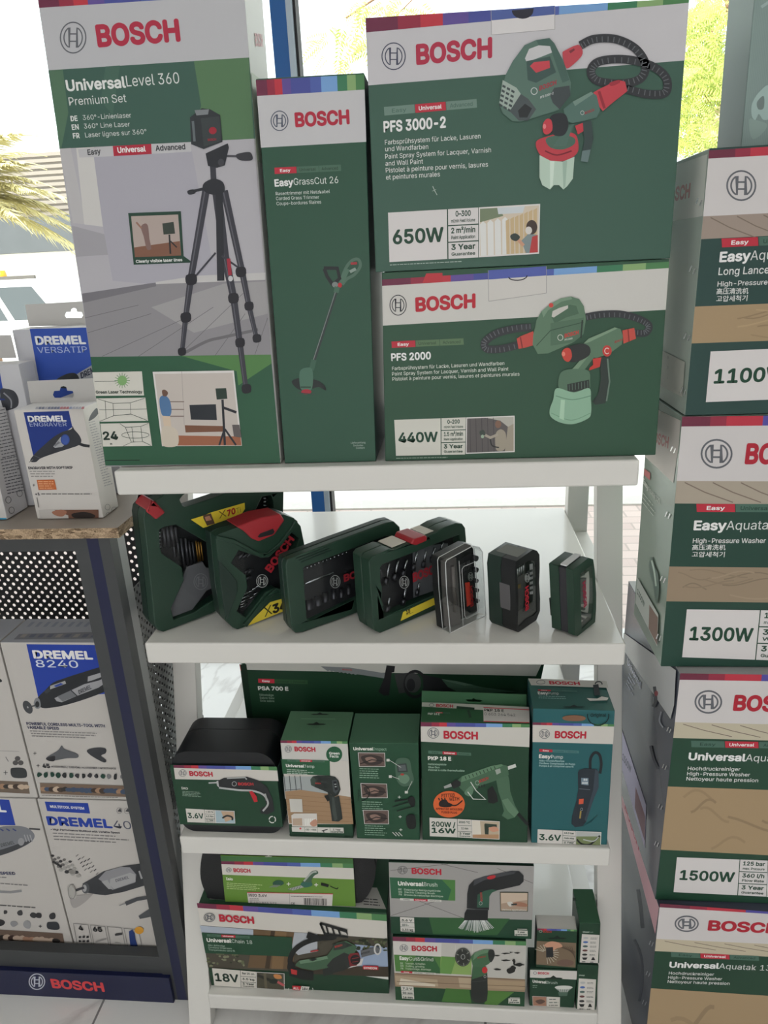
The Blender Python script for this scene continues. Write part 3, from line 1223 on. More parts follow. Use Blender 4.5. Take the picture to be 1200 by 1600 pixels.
A.blob([(600, 730), (622, 712), (648, 735), (656, 790), (640, 815), (610, 800)], (76, 110, 150))
A.blob([(612, 690), (626, 686), (640, 700), (632, 716), (616, 714)], (100, 74, 62))
A.poly([(612, 808), (650, 810), (655, 862), (622, 860)], (196, 178, 158))
A.blob([(612, 866), (650, 858), (684, 880), (684, 946), (616, 946)], (190, 180, 166))
A.poly([(940, 850), (974, 850), (984, 910), (948, 905)], (90, 84, 84))
A.poly([(862, 680), (912, 678), (918, 728), (868, 732)], (40, 56, 48))
A.line([(895, 732), (906, 945)], 11, DK2)
A.line([(900, 770), (960, 792)], 12, DK2)
A.line([(904, 870), (880, 945)], 9, DK2)
A.line([(906, 870), (958, 945)], 9, DK2)
A.flush()
S = side_art(root, C, 'right').crop(0, 0, 2.6667)
S.part('side_print', 'faint print on the narrow side')
S.text('BOSCH', 1066, 190, 44, (196, 140, 142), x1=1116, y1=215, bold=.06)
S.poly([(1046, 300), (1104, 345), (1112, 700), (1062, 660)], (176, 186, 164))
S.flush()

# ================================================================== narrow grass trimmer box
root, A, C = carton('grass_trimmer_box', 'narrow dark green box beside the tallest box, corded grass trimmer printed on it', 'box',
                    (399.5, 123), (569, 113.5), (587.5, 724), (445, 724), H1, .02, .2, lean=.6, front=(44, 78, 62), side=(34, 58, 52))
A.crop(390, 100, 2.5)
A.part('header_band').band(125, 100, 327, 304, (184, 183, 186))  # white greyed to put the top shelf's dimness into the print
A.part('colour_stripe').rainbow(63, 40, 125, 100)
A.part('emblem').emblem(117, 222, 33, (74, 80, 96), .11, 38)
A.part('brand_lettering', 'dark red lettering').text('BOSCH', 182, 244, 51, (166, 40, 60), x1=388, y1=232, bold=.075)
A.part('grade_strip').grade((97, 405), (358, 393), 25, 0)
A.part('product_title').text('Easy', 100, 478, 26, (220, 222, 220), x1=170, y1=474, bold=.06)
A.text('GrassCut 26', 173, 473, 26, (206, 212, 208), x1=347, y1=465)
A.part('caption_text')
for t, x, y, x1, y1 in (('Rasentrimmer mit Netzkabel', 103, 513, 314, 504), ('Corded Grass Trimmer', 104, 532, 272, 526), ('Coupe-bordures filaires', 106, 552, 280, 545)):
    A.text(t, x, y, 13, (200, 208, 204), x1=x1, y1=y1)
A.part('contents_text').lines(('Lieferumfang', 'Includes', 'Content'), 396, 1483, 10, 7, (170, 184, 176), dx=10)
A.part('product_picture', 'grass trimmer')
A.line([(338, 892), (250, 1165)], 12, (52, 60, 60))
A.line([(335, 892), (248, 1160)], 3, (120, 128, 126))
A.line([(352, 862), (375, 800), (400, 768), (425, 764), (432, 790), (410, 822), (380, 840), (362, 862)], 12, (78, 104, 90), smooth=True)
A.line([(360, 850), (382, 800)], 20, (78, 108, 92))
A.line([(395, 780), (420, 778)], 10, (150, 50, 56))
A.line([(392, 812), (415, 800)], 12, (130, 146, 138))
A.line([(290, 797), (343, 798), (352, 838), (325, 862), (303, 830), (292, 800)], 13, (36, 40, 42))
A.ell(334, 862, 12, 11, (120, 128, 126))
A.ell(353, 864, 8, 10, (172, 44, 52))
A.line([(343, 870), (338, 893)], 20, (70, 100, 84))
A.line([(252, 1155), (242, 1195)], 20, (60, 92, 76))
A.blob([(165, 1240), (200, 1226), (262, 1235), (292, 1255), (298, 1275), (270, 1262), (230, 1272), (190, 1270)], (34, 40, 40))
A.blob([(196, 1202), (222, 1186), (246, 1196), (244, 1268), (215, 1276), (198, 1262)], (72, 106, 90))
A.line([(200, 1262), (240, 1262)], 6, (44, 70, 58))
A.ell(222, 1280, 20, 10, (150, 44, 56))
A.line([(190, 1284), (255, 1290)], 3, (60, 66, 64))
A.flush()

# ================================================================== 650W sprayer box
root, A, C = carton('paint_sprayer_box', 'large green paint sprayer box reading 650W, upper of the two stacked', 'box',
                    (571, 28), (1077, -3), (1047, 405.5), (587, 424), 1.4332, .02, .27, front=(58, 88, 76), side=(70, 92, 84), group=None)
A.crop(560, 0, 2.3077)
A.part('header_band').band(117, 10, 308, 218, (186, 184, 188))  # header white dulled in place of weaker light up here
A.part('colour_stripe').rainbow(65, -8, 117, 10)
A.part('carton_flap', 'tuck flap with a dark thumb notch')
A.poly([(478, 38), (708, 20), (708, 106), (480, 126)], (202, 199, 200))
A.poly([(478, 38), (708, 20), (708, 52), (478, 74)], (76, 92, 150))
for a, b in (((478, 36), (480, 126)), ((480, 126), (708, 106)), ((708, 106), (708, 20))):
    A.line([a, b], 2, (150, 148, 150))
A.poly([(552, 38)] + [(592 - 39 * math.cos(math.pi * k / 10), 38 + 30 * math.sin(math.pi * k / 10)) for k in range(11)] + [(632, 30)], (40, 40, 52))
A.part('emblem').emblem(127, 203, 42, (66, 70, 88), .09, 48)
A.part('brand_lettering', 'dark red lettering').text('BOSCH', 213, 230, 66, (166, 46, 70), x1=478, y1=205, bold=.075)
A.part('grade_strip').grade((92, 386), (428, 357), 31, 1, dark=(104, 128, 118), txt=(70, 98, 88))
A.part('product_title').text('PFS 3000-2', 93, 476, 37, (224, 226, 224), x1=314, y1=459, bold=.06)
A.part('caption_text')
for t, x, y, x1, y1 in (('Farbsprühsystem für Lacke, Lasuren', 96, 522, 440, 499), ('und Wandfarben', 97, 546, 252, 537), ('Paint Spray System for Lacquer, Varnish', 97, 573, 478, 549),
                        ('and Wall Paint', 98, 598, 233, 590), ('Pistolet à peinture pour vernis, lasures', 99, 623, 467, 601), ('et peintures murales', 100, 648, 294, 636)):
    A.text(t, x, y, 17, (214, 218, 216), x1=x1, y1=y1)
A.rating(((107, 767), (434, 748), (434, 928), (112, 945)), '650W', (('0–300', 'ml/min Feed Volume'), ('2 m²/min', 'Paint Application'), ('3 Year', 'Guarantee')), .655, 1.0, bh=.27)
A.greek(114, 954, 318, 1, 8, 3, (150, 168, 160), slope=-.05)
f = A.frame_photo(((434, 748), (655, 735), (651, 915), (434, 928)), (196, 184, 168))
A.poly([f(.02, .03), f(.35, .03), f(.4, .2), f(.02, .3)], (112, 124, 100))
A.poly([f(.3, .03), f(.75, .03), f(.72, .16), f(.32, .16)], (190, 196, 200))
for k in range(4):
    A.poly([f(.02 + .12 * k, .34 - .02 * k), f(.07 + .12 * k, .28 - .02 * k), f(.12 + .12 * k, .34 - .02 * k), f(.13 + .12 * k, .97), f(.03 + .12 * k, .97)], (208, 208, 206))
for k in range(7):
    A.poly([f(.44 + .075 * k, .3 - .03 * k), f(.5 + .075 * k, .26 - .03 * k), f(.51 + .075 * k, .97), f(.46 + .075 * k, .97)], (186, 164, 128))
A.poly([f(.7, .72), f(.82, .58), f(.96, .62), f(.98, .97), f(.78, .97)], (120, 134, 136))
A.poly([f(.88, .65), f(.97, .62), f(.98, .97), f(.84, .97)], (170, 60, 60))
A.ell(*f(.87, .46), 20, 26, (62, 50, 46))
A.ell(*f(.82, .52), 12, 14, (200, 196, 192))
A.line([f(.74, .82), f(.6, .62)], 12, (190, 144, 120))
A.blob([f(.52, .6), f(.6, .56), f(.68, .64), f(.62, .72), f(.54, .68)], (52, 60, 58), 3)
A.part('product_picture', 'paint sprayer with a ribbed hose and a spray gun')
hose(A, ((800, 165), (850, 142), (930, 143), (1000, 178), (1034, 235), (1015, 285), (945, 303), (860, 292), (838, 255), (870, 222), (960, 215), (1055, 238), (1108, 282), (1105, 335), (1040, 340), (965, 322)), 31)
A.blob([(735, 195), (745, 183), (790, 163), (806, 180), (803, 205), (760, 245), (745, 240)], (176, 66, 76), 3)
A.poly([(758, 186), (776, 176), (780, 182), (764, 194)], (110, 40, 50))
A.poly([(505, 372), (530, 272), (556, 222), (598, 165), (640, 146), (688, 139), (706, 158), (735, 215), (766, 300), (762, 345), (720, 398), (700, 405), (585, 440), (555, 438), (520, 410)], (82, 108, 98))
A.poly([(600, 212), (615, 178), (650, 165), (688, 160), (700, 190), (660, 206), (606, 226)], (186, 186, 188))
A.poly([(640, 146), (688, 139), (706, 158), (735, 215), (760, 290), (735, 300), (700, 200), (690, 168), (650, 165)], (66, 92, 84))
A.poly([(605, 222), (690, 205), (712, 262), (640, 300), (610, 290)], (58, 80, 76))
A.poly([(618, 240), (632, 226), (688, 220), (690, 246), (640, 264)], (184, 66, 76))
A.poly([(520, 290), (570, 318), (585, 340), (545, 402), (508, 372)], (150, 164, 156))
for i in range(5):
    for j in range(3):
        A.poly([(520 + j * 16 - i * 3, 306 + i * 17 + j * 9), (531 + j * 16 - i * 3, 312 + i * 17 + j * 9), (529 + j * 16 - i * 3, 320 + i * 17 + j * 9), (518 + j * 16 - i * 3, 314 + i * 17 + j * 9)], (60, 70, 70))
A.poly([(585, 340), (612, 358), (640, 395), (612, 436), (578, 436), (545, 402)], (70, 78, 80))
A.poly([(600, 375), (625, 392), (608, 425), (580, 425), (575, 400)], (40, 44, 46))
A.poly([(690, 345), (705, 318), (760, 310), (764, 345), (724, 395), (700, 372)], (60, 68, 70))
A.ring(633, 330, 11, 12, 2.5, (190, 194, 194))
A.text('BOSCH', 652, 328, 16, (150, 52, 64), x1=712, y1=306, bold=.06)
A.text('PFS 3000-2', 655, 357, 8, (190, 194, 194), x1=702, y1=341, bold=.04)
A.poly([(846, 335), (868, 322), (935, 290), (960, 296), (968, 330), (905, 380), (880, 402), (862, 380)], (180, 62, 72))
A.line([(866, 330), (886, 392)], 10, (140, 42, 54))
A.blob([(905, 300), (938, 290), (940, 300), (910, 312)], (150, 46, 58), 3)
A.poly([(738, 395), (772, 368), (838, 332), (858, 346), (870, 398), (858, 425), (800, 440), (770, 445), (748, 436)], (78, 106, 98))
A.poly([(772, 368), (838, 332), (846, 340), (780, 384)], (108, 132, 122))
A.poly([(800, 440), (838, 436), (846, 500), (826, 586), (800, 582), (806, 545), (815, 505)], (50, 64, 64))
A.poly([(806, 545), (836, 540), (826, 586), (800, 582)], (96, 116, 116))
A.poly([(780, 455), (808, 444), (810, 474), (790, 486)], (180, 56, 66))
A.poly([(730, 455), (778, 448), (748, 540), (690, 526)], (66, 94, 84))
A.blob([(640, 512), (690, 490), (735, 478), (778, 484), (791, 512), (788, 552), (750, 578), (700, 582), (655, 560)], (176, 58, 68))
A.blob([(676, 500), (730, 488), (776, 498), (776, 522), (735, 540), (690, 532)], (70, 98, 86))
A.poly([(740, 470), (772, 452), (748, 528), (700, 530)], (74, 102, 92))
A.line([(672, 545), (715, 560), (768, 545)], 5, (110, 30, 42), smooth=True)
A.blob([(690, 425), (715, 410), (746, 415), (756, 455), (740, 488), (708, 490), (690, 470)], (38, 42, 46))
A.blob([(664, 450), (678, 430), (695, 436), (698, 470), (680, 486), (666, 478)], (184, 60, 70), 4)
A.ell(670, 457, 6, 9, (210, 120, 124))
A.poly([(652, 560), (690, 580), (735, 584), (778, 566), (772, 645), (752, 672), (738, 684), (722, 668), (704, 668), (690, 684), (662, 668), (652, 640)], (172, 192, 178))
A.poly([(690, 580), (706, 583), (700, 668), (690, 680)], (196, 212, 200))
A.poly([(735, 584), (752, 578), (745, 672), (738, 682)], (148, 172, 158))
A.ring(806, 408, 6, 7, 1.6, (180, 186, 184))
A.text('BOSCH', 815, 414, 9, (150, 54, 64), x1=848, y1=402, bold=.05)
A.part('scuff_mark', 'small pale scuff in the cardboard')
A.line([(268, 672), (276, 690), (284, 704)], 2.5, (170, 180, 176))
A.line([(266, 690), (280, 684)], 2, (150, 166, 160))
A.flush()

# ================================================================== 440W sprayer box
root, A, C = carton('paint_sprayer_box', 'green paint sprayer box reading 440W, under the larger 650W box', 'box',
                    (597, 437), (1045.5, 409), (1024.5, 711), (602, 722), H1, .02, .25, zt=1.4332, front=(44, 76, 58), side=(56, 78, 66))
A.crop(580, 400, 2.5)
A.part('header_band').band(117, 47, 272, 210, (192, 190, 186))  # header white slightly dulled, standing in for weaker light
A.part('colour_stripe').rainbow(92, 22, 117, 47)
A.poly([(100, 113), (200, 105), (215, 68), (278, 66), (280, 100), (100, 113)], (176, 52, 60))
A.part('carton_flap', 'tuck flap with a dark thumb notch')
A.poly([(457, 56), (684, 40), (684, 145), (459, 177)], (194, 191, 187))
A.poly([(457, 56), (684, 40), (684, 76), (457, 92)], (78, 90, 160))
for a, b in (((457, 56), (459, 177)), ((459, 177), (684, 145)), ((684, 145), (684, 40))):
    A.line([a, b], 1.8, (140, 138, 138))
A.line([(537 + 36 - 36 * math.cos(math.pi * k / 10), 82 + 16 * math.sin(math.pi * k / 10) - k * .6) for k in range(11)], 4, (34, 34, 40))
A.part('emblem').emblem(105, 192, 32, (46, 48, 54), .1, 39)
A.part('brand_lettering', 'red lettering').text('BOSCH', 177, 215, 50, (172, 36, 50), x1=404, y1=200, bold=.075)
A.part('grade_strip').grade((79, 334), (362, 321), 25, 0, dark=(86, 112, 82), txt=(50, 74, 54))
A.part('product_title').text('PFS 2000', 80, 409, 27, (226, 228, 224), x1=232, y1=402, bold=.06)
A.part('caption_text')
for t, x, y, x1, y1 in (('Farbsprühsystem für Lacke, Lasuren und Wandfarben', 82, 446, 520, 425), ('Paint Spray System for Lacquer, Varnish and Wall Paint', 82, 467, 536, 447),
                        ('Pistolet à peinture pour vernis, lasures et peintures murales', 83, 487, 579, 467)):
    A.text(t, x, y, 13.5, (208, 214, 206), x1=x1, y1=y1)
A.rating(((90, 640), (371, 630), (368, 775), (97, 780)), '440W', (('0–200', 'ml/min Feed Volume'), ('1.5 m²/min', 'Paint Application'), ('3 Year', 'Guarantee')), .65, 1.0, bh=.26, white=(194, 193, 185))
A.greek(98, 788, 272, 1, 8, 3, (130, 148, 134), slope=-.02)
f = A.frame_photo(((371, 630), (560, 623), (560, 765), (369, 772)), (88, 84, 84))
A.poly([f(.4, .03), f(.98, .03), f(.98, .25), f(.88, .32), f(.7, .12)], (168, 166, 158))
A.poly([f(.86, .3), f(.98, .22), f(.98, .97), f(.8, .97)], (150, 142, 128))
for k in range(5):
    A.line([f(.08 + .12 * k, .03), f(.1 + .12 * k, .97)], 2, (60, 58, 60))
A.blob([f(.62, .45), f(.72, .36), f(.82, .5), f(.8, .9), f(.64, .94), f(.6, .7)], (150, 142, 128))
A.ell(*f(.66, .22), 12, 15, (120, 92, 78))
A.line([f(.66, .5), f(.5, .58), f(.36, .48)], 10, (156, 148, 136))
A.blob([f(.28, .4), f(.36, .36), f(.4, .5), f(.3, .5)], (60, 70, 64), 3)
A.ell(*f(.34, .54), 6, 7, (150, 170, 150))
A.line([f(.5, .62), f(.54, .8), f(.68, .86)], 5, (40, 42, 42), smooth=True)
A.part('product_picture', 'paint sprayer with a black hose and a spray gun')
hose(A, ((838, 238), (900, 228), (980, 228), (1050, 248), (1084, 272), (1070, 300), (1025, 300)), 28)
hose(A, ((625, 278), (560, 284), (490, 302), (445, 335), (452, 362), (510, 362), (580, 345)), 30)
A.poly([(568, 322), (585, 312), (632, 293), (643, 345), (600, 358), (575, 362)], (180, 72, 64))
A.line([(582, 316), (590, 358)], 5, (120, 44, 44))
A.poly([(630, 345), (632, 310), (645, 250), (665, 215), (700, 186), (740, 165), (780, 158), (812, 168), (830, 196), (838, 245), (828, 305), (790, 336), (690, 380), (650, 382)], (88, 116, 94))
A.poly([(665, 215), (700, 186), (740, 165), (780, 158), (784, 168), (742, 178), (690, 212), (672, 240)], (112, 138, 116))
A.poly([(704, 238), (708, 215), (735, 202), (775, 190), (800, 194), (810, 225), (760, 240), (716, 264)], (70, 98, 78))
A.poly([(704, 236), (708, 215), (735, 202), (768, 192), (768, 204), (712, 240)], (186, 184, 178))
A.poly([(700, 262), (830, 240), (828, 305), (790, 336), (700, 350)], (76, 104, 84))
A.line([(645, 350), (700, 290), (828, 258)], 3, (50, 74, 58))
A.line([(824, 250), (818, 320)], 6, (40, 52, 46))
A.ell(702, 192, 9, 9, (190, 66, 60))
A.ring(738, 318, 10, 11, 2, (200, 204, 196))
A.text('BOSCH', 755, 318, 14, (176, 58, 54), x1=808, y1=304, bold=.07)
A.text('PFS 2000', 755, 330, 6, (190, 196, 186), x1=785, y1=324, bold=.04)
A.poly([(980, 290), (1026, 280), (1033, 322), (984, 342)], (180, 74, 64))
A.line([(1002, 286), (1006, 334)], 5, (130, 46, 44))
A.poly([(830, 340), (848, 322), (900, 300), (950, 278), (972, 284), (982, 310), (978, 345), (930, 380), (880, 398), (852, 392)], (86, 114, 92))
A.poly([(830, 340), (848, 322), (900, 300), (950, 278), (962, 282), (850, 336)], (118, 144, 120))
A.text('BOSCH', 950, 340, 8, (150, 54, 52), x1=978, y1=330, bold=.05)
A.poly([(890, 396), (932, 388), (926, 430), (930, 490), (922, 558), (912, 574), (875, 580), (862, 568), (885, 540), (896, 480)], (44, 54, 50))
A.line([(922, 400), (930, 490), (918, 566)], 6, (96, 116, 104))
A.ell(920, 370, 18, 22, (180, 58, 54))
A.ring(920, 370, 9, 11, 3, (206, 190, 180), a0=40, a1=320)
A.poly([(864, 400), (898, 395), (892, 432), (850, 446), (852, 436), (866, 424)], (182, 58, 52))
A.poly([(846, 372), (872, 392), (800, 485), (758, 470)], (84, 112, 90))
A.poly([(846, 372), (856, 380), (778, 476), (758, 470)], (110, 136, 112))
A.blob([(745, 380), (775, 352), (825, 342), (852, 355), (852, 385), (815, 408), (775, 412)], (40, 44, 44))
A.blob([(743, 378), (756, 360), (776, 362), (783, 392), (770, 412), (752, 404)], (186, 66, 56), 4)
A.ell(750, 382, 7, 9, (210, 120, 104))
A.blob([(733, 470), (752, 446), (800, 440), (848, 448), (854, 490), (848, 520), (790, 532), (735, 520)], (80, 108, 88))
A.poly([(765, 500), (850, 482), (852, 515), (792, 530), (766, 526)], (40, 48, 44))
for k in range(7):
    A.line([(772 + k * 12, 500 - k * 2.2), (773 + k * 12, 524 - k * 1.5)], 2.5, (84, 104, 92))
A.blob([(724, 515), (790, 532), (850, 515), (857, 560), (858, 610), (845, 634), (790, 655), (740, 650), (702, 628), (696, 600), (710, 560)], (132, 168, 144))
A.line([(720, 545), (785, 560), (856, 545)], 4, (100, 136, 114), smooth=True)
A.line([(702, 612), (780, 640), (856, 612)], 3, (108, 144, 120), smooth=True)
A.poly([(740, 560), (756, 562), (752, 640), (734, 632)], (160, 192, 168))
A.flush()
# ================================================================== right-hand stack of pressure washer boxes
WOOD = (142, 125, 105)


def wood(A, tl, tr, bl, br, c=WOOD):
    A.band(tl, tr, bl, br, c)
    for k in range(9):
        u0 = random.uniform(0, .35)
        v = random.uniform(.1, .9)
        yl, yr = tl + (bl - tl) * v, tr + (br - tr) * v
        h = (bl - tl) * .018
        kk = random.choice((.88, .93, 1.07))
        c2 = tuple(int(x * kk) for x in c)
        x0, x1 = A.edge(0, yl), A.edge(1, yr)
        a, b = u0, u0 + random.uniform(.06, .2)
        p = [(x0 + (x1 - x0) * (a + (b - a) * i / 8), yl + (yr - yl) * (a + (b - a) * i / 8) + h * 6 * math.sin(i * .5 + k)) for i in range(9)]
        A.line(p, h * 2.2, c2)


def washer(name_label, tl, tr, br, bl, zb, y0, dep, crop, kx, rows, em, brand, gr, active, title, caps, side_col, rating=None, stone=None, facecol=(32, 64, 54), ang=0, top=None, zt=None):
    root, A, C = carton('pressure_washer_box', name_label, 'box', tl, tr, br, bl, zb, y0, dep, front=facecol, side=side_col, top=top, zt=zt, gloss=0.16)  # side_col is greyed to carry the window's grazing sheen
    A.crop(*crop)
    R = lambda p: (p[0], p[0] + (p[1] - p[0]) * kx)
    (s0, s1, w1, g0, wd0, wd1) = [R(p) if p else None for p in rows]
    A.part('colour_stripe')
    for a, b, c in ((0, .07, (104, 42, 62)), (.07, .11, (138, 44, 64)), (.11, .2, (176, 50, 66)), (.2, .38, (78, 72, 148)), (.38, .6, (70, 92, 160)), (.6, .78, (110, 150, 200)), (.78, 1, (64, 120, 80))):
        A.band(s0[0], s0[1], s1[0], s1[1], c, a, b)
    A.part('header_band').band(s1[0], s1[1], w1[0], w1[1], (194, 190, 190))
    A.part('stone_picture', 'stone paving printed below the header')
    A.band(w1[0], w1[1], g0[0], g0[1], stone or (160, 150, 136))
    x0, x1 = A.edge(0, w1[0]), A.edge(1, w1[1])
    for k in range(5):
        a = .02 + k * .07
        A.line([(x0 + (x1 - x0) * a, w1[0] + 8 + (w1[1] - w1[0]) * a), (x0 + (x1 - x0) * (a + .05), (w1[0] + g0[0]) / 2 + (w1[1] - w1[0]) * a), (x0 + (x1 - x0) * (a + .12), g0[0] - 6 + (w1[1] - w1[0]) * a)],
               (g0[0] - w1[0]) * .05, (116, 104, 94))
    A.part('wood_picture', 'wooden decking printed across the front')
    wood(A, wd0[0], wd0[1], wd1[0], wd1[1], WOOD if not stone else (156, 134, 104))
    A.part('emblem').emblem(*em)
    A.part('brand_lettering', 'red lettering').text('BOSCH', brand[0], brand[1], brand[2], (164, 34, 50), x1=brand[3], y1=brand[4], bold=.075)
    A.part('grade_strip').grade(gr[0], gr[1], gr[2], active, dark=(70, 100, 88), txt=(34, 62, 52))
    A.part('product_title')
    (t1, x, y, h, xe, ye), t2 = title
    A.text(t1, x, y, h, (220, 220, 218), x1=xe, y1=ye, bold=.06)
    A.text(t2, xe + h * .06, ye, h, (206, 208, 206))
    A.part('caption_text')
    for c in caps:
        A.text(c[0], c[1], c[2], c[3], (206, 208, 206), x1=c[4] if len(c) > 4 else None, y1=c[5] if len(c) > 5 else None, bold=.02, cjk=any(ord(ch) > 0x2000 for ch in c[0]))
    if rating:
        A.rating(*rating)
    A.flush()
    return root, A, C


def staples(S, pts, k=1.0):
    for x, y in pts:
        S.part('staple', 'bright metal staple at the corner')
        for dx in (0, 14 * k):
            S.line([(x + dx, y - 12 * k + dx * .6), (x + dx - 9 * k, y + 10 * k + dx * .6)], 5 * k, M('staple_wire', (226, 226, 226), rough=.25, metal=.8))
    S.flush()


# lowest box, standing on the floor
zA, zB, zC, zD = 0.397, 0.8425, 1.2315, 1.557
root, A, C = washer('bottom green pressure washer box of the stack, standing on the floor', (1031, 1413), (1700, 1456), (1640, 1745), (1003.5, 1669), 0.0, -.035, .32, (940, 1030, 2.8077), 4.4,
                    ((1072, 1104), (1088, 1114), (1227, 1246), (1280, 1301), (1443, 1470), (1900, 1930)), (373, 1160, 50, SILVER, .13, 33), (469, 1187, 40, 775, 1201), ((304, 1284), (691, 1301), 21), 1,
                    (('Universal', 298, 1350, 23, 512, 1356), 'Aquatak 135'), (('Hochdruckreiniger', 294, 1381, 12, 492, 1387), ('High-Pressure Washer', 291, 1400, 12, 527, 1407), ('Nettoyeur haute pression', 289, 1418, 12, 560, 1427)),
                    (66, 70, 82), None, (182, 172, 150), facecol=(30, 62, 46), zt=zA - .0008)
S = side_art(root, C, 'left').crop(940, 1030, 2.8077)
S.part('side_print', 'print on the left side, paled by painted sheen')
S.poly([(82, 480), (82, 620), (235, 1205), (252, 1085)], (206, 160, 170))
S.text('BOSCH', 102, 655, 28, (176, 60, 84), x1=162, y1=838, bold=.06)
S.line([(160, 1010), (172, 1090), (180, 1180)], 16, (60, 64, 72), smooth=True)
S.line([(145, 1230), (175, 1310), (178, 1420), (165, 1500)], 10, (64, 68, 76), smooth=True)
S.flush()
staples(S, ((216, 1245), (202, 1378), (186, 1505)), .8)

root, A, C = washer('green pressure washer box reading 1500W, second from the floor in the stack', (1063, 1052), (1700, 1063), (1655, 1455), (1024, 1404), zA, -.02, .33, (940, 1030, 2.8077), 4.42,
                    ((62, 68), (90, 97), (276, 285), (345, 356), (558, 572), (835, 856)), (468, 187, 57, SILVER, .13, 48), (580, 222, 62, 886, 229), ((392, 357), (838, 364), 28), 1,
                    (('Universal', 382, 440, 30, 628, 446), 'Aquatak 135'), (('Hochdruckreiniger', 377, 485, 15, 607, 489), ('High-Pressure Washer', 374, 508, 15, 649, 513), ('Nettoyeur haute pression', 371, 530, 15, 685, 538)),
                    (72, 76, 88), (((330, 867), (730, 882), (722, 1040), (315, 1020)), '1500W', (('125 bar', 'max. Pressure'), ('360 l/h', 'Flow Rate'), ('3 Year', 'Guarantee')), .69, 1.0), (180, 172, 152), facecol=(34, 66, 50), top=(150, 150, 150), zt=zB - .0008)
A.frame_photo(((730, 882), (1000, 892), (985, 1050), (722, 1040)), (150, 120, 90))
A.flush()
S = side_art(root, C, 'left').crop(940, 1030, 2.8077)
S.part('side_print', 'print on the left side, paled by painted sheen')
S.poly([(86, -60), (86, -140), (330, 10), (318, 200), (302, 262)], (196, 196, 198))
S.text('Universal', 112, 20, 30, (190, 190, 206), x1=170, y1=130, bold=.03)
S.greek(120, 60, 30, 4, 14, 4, (150, 152, 170), slope=1.8, dx=-4)
S.line([(232, 120), (238, 180), (226, 210)], 14, (60, 60, 70), smooth=True)
S.ell(240, 150, 8, 12, (150, 50, 64))
S.line([(215, 380), (230, 440), (250, 480)], 10, (64, 66, 78), smooth=True)
S.line([(262, 230), (254, 270), (270, 300)], 6, (150, 152, 164), smooth=True)
S.part('side_rating_panel').poly([(86, 300), (196, 640), (190, 830), (86, 470)], (178, 172, 196))
S.text('1500W', 92, 440, 34, (96, 96, 118), x1=128, y1=500, bold=.05)
S.poly([(150, 560), (192, 690), (190, 800), (146, 650)], (120, 80, 92))
S.flush()
staples(S, ((294, 308), (274, 470), (256, 645), (240, 808)), .8)

root, A, C = washer('green pressure washer box reading 1300W, third from the floor in the stack', (1066, 651), (1700, 643), (1640, 1066), (1032, 1042), zB, 0.0, .17, (950, 640, 3.48), 4.35,
                    ((38, 33), (92, 86), (388, 390), (510, 515), (853, 858), (1042, 1048)), (590, 240, 82, SILVER, .12, 76), (748, 290, 100, 1138, 290), ((480, 512), (1118, 514), 44), 0,
                    (('Easy', 467, 653, 48, 638, 653), 'Aquatak 120'), (('High-Pressure Washer', 460, 725, 25, 855, 724), ('高压清洗机', 456, 760, 22, 637, 760), ('고압세척기', 455, 798, 22, 632, 799)),
                    (132, 148, 136), (((428, 1085), (1043, 1092), (1015, 1366), (402, 1345)), '1300W', (('120 bar', 'max. Pressure'), ('3.5 kg', 'Weight'), ('3 Year', 'Guarantee')), .65, 1.0), None, facecol=(34, 64, 54), zt=zC - .0008)
S = side_art(root, C, 'left').crop(950, 640, 3.48)
S.part('side_print', 'print on the left side, paled by painted sheen')
S.poly([(200, 255), (200, -40), (395, 60), (385, 190), (355, 400)], (202, 194, 188))
S.text('BOSCH', 235, 170, 56, (190, 120, 120), x1=326, y1=208, bold=.06)
S.poly([(198, 320), (230, 345), (228, 385), (196, 355)], (196, 90, 92))
S.text('Easy', 192, 400, 30, (214, 216, 210), x1=218, y1=440, bold=.05)
S.text('Aquatak 120', 219, 442, 30, (200, 206, 198), x1=280, y1=515)
S.greek(190, 450, 70, 3, 24, 5, (186, 194, 186), slope=1.25, dx=-2)
S.blob([(225, 830), (240, 800), (255, 850), (275, 900), (278, 1000), (262, 1060), (248, 960), (230, 900)], (84, 104, 94))
S.line([(238, 820), (252, 880), (262, 960)], 9, (180, 196, 184), smooth=True)
S.part('side_rating_panel').poly([(160, 912), (275, 1115), (268, 1288), (150, 1050)], (190, 194, 188))
S.text('1300W', 160, 1000, 32, (70, 90, 80), x1=198, y1=1075, bold=.05)
S.poly([(226, 1060), (272, 1130), (268, 1280), (222, 1190)], (130, 104, 92))
S.flush()
staples(S, ((352, 215), (322, 570), (296, 920), (274, 1235)), 1.2)

root, A, C = washer('green pressure washer box reading 1100W, topmost full box of the right stack', (1108, 235), (1700, 193), (1655, 630), (1070, 650), zC, 0.0, .17, (950, 200, 3.2), 5.9,
                    ((112, 92), (153, 136), (442, 426), (556, 540), (893, 880), (1077, 1066)), (666, 288, 71, SILVER, .12, 73), (812, 345, 88, 1150, 322), ((567, 553), (1122, 528), 44), 0,
                    (('Easy', 558, 669, 47, 707, 661), 'Aquatak 110'), (('Long Lance', 551, 735, 36, 803, 726), ('High-Pressure Washer', 546, 792, 24, 938, 776), ('高压清洗机', 541, 829, 22, 700, 826), ('고압세척기', 540, 866, 22, 694, 862)),
                    (158, 170, 160), (((512, 1117), (1150, 1088), (1140, 1345), (488, 1370)), '1100W', (('110 bar', 'max. Pressure'), ('3.3 kg', 'Weight'), ('3 Year', 'Guarantee')), .65, 1.0), (148, 134, 124), facecol=(40, 66, 62), top=(40, 52, 48), zt=zD)
S = side_art(root, C, 'left').crop(950, 200, 3.2)
S.part('side_print', 'print on the left side, paled by painted sheen')
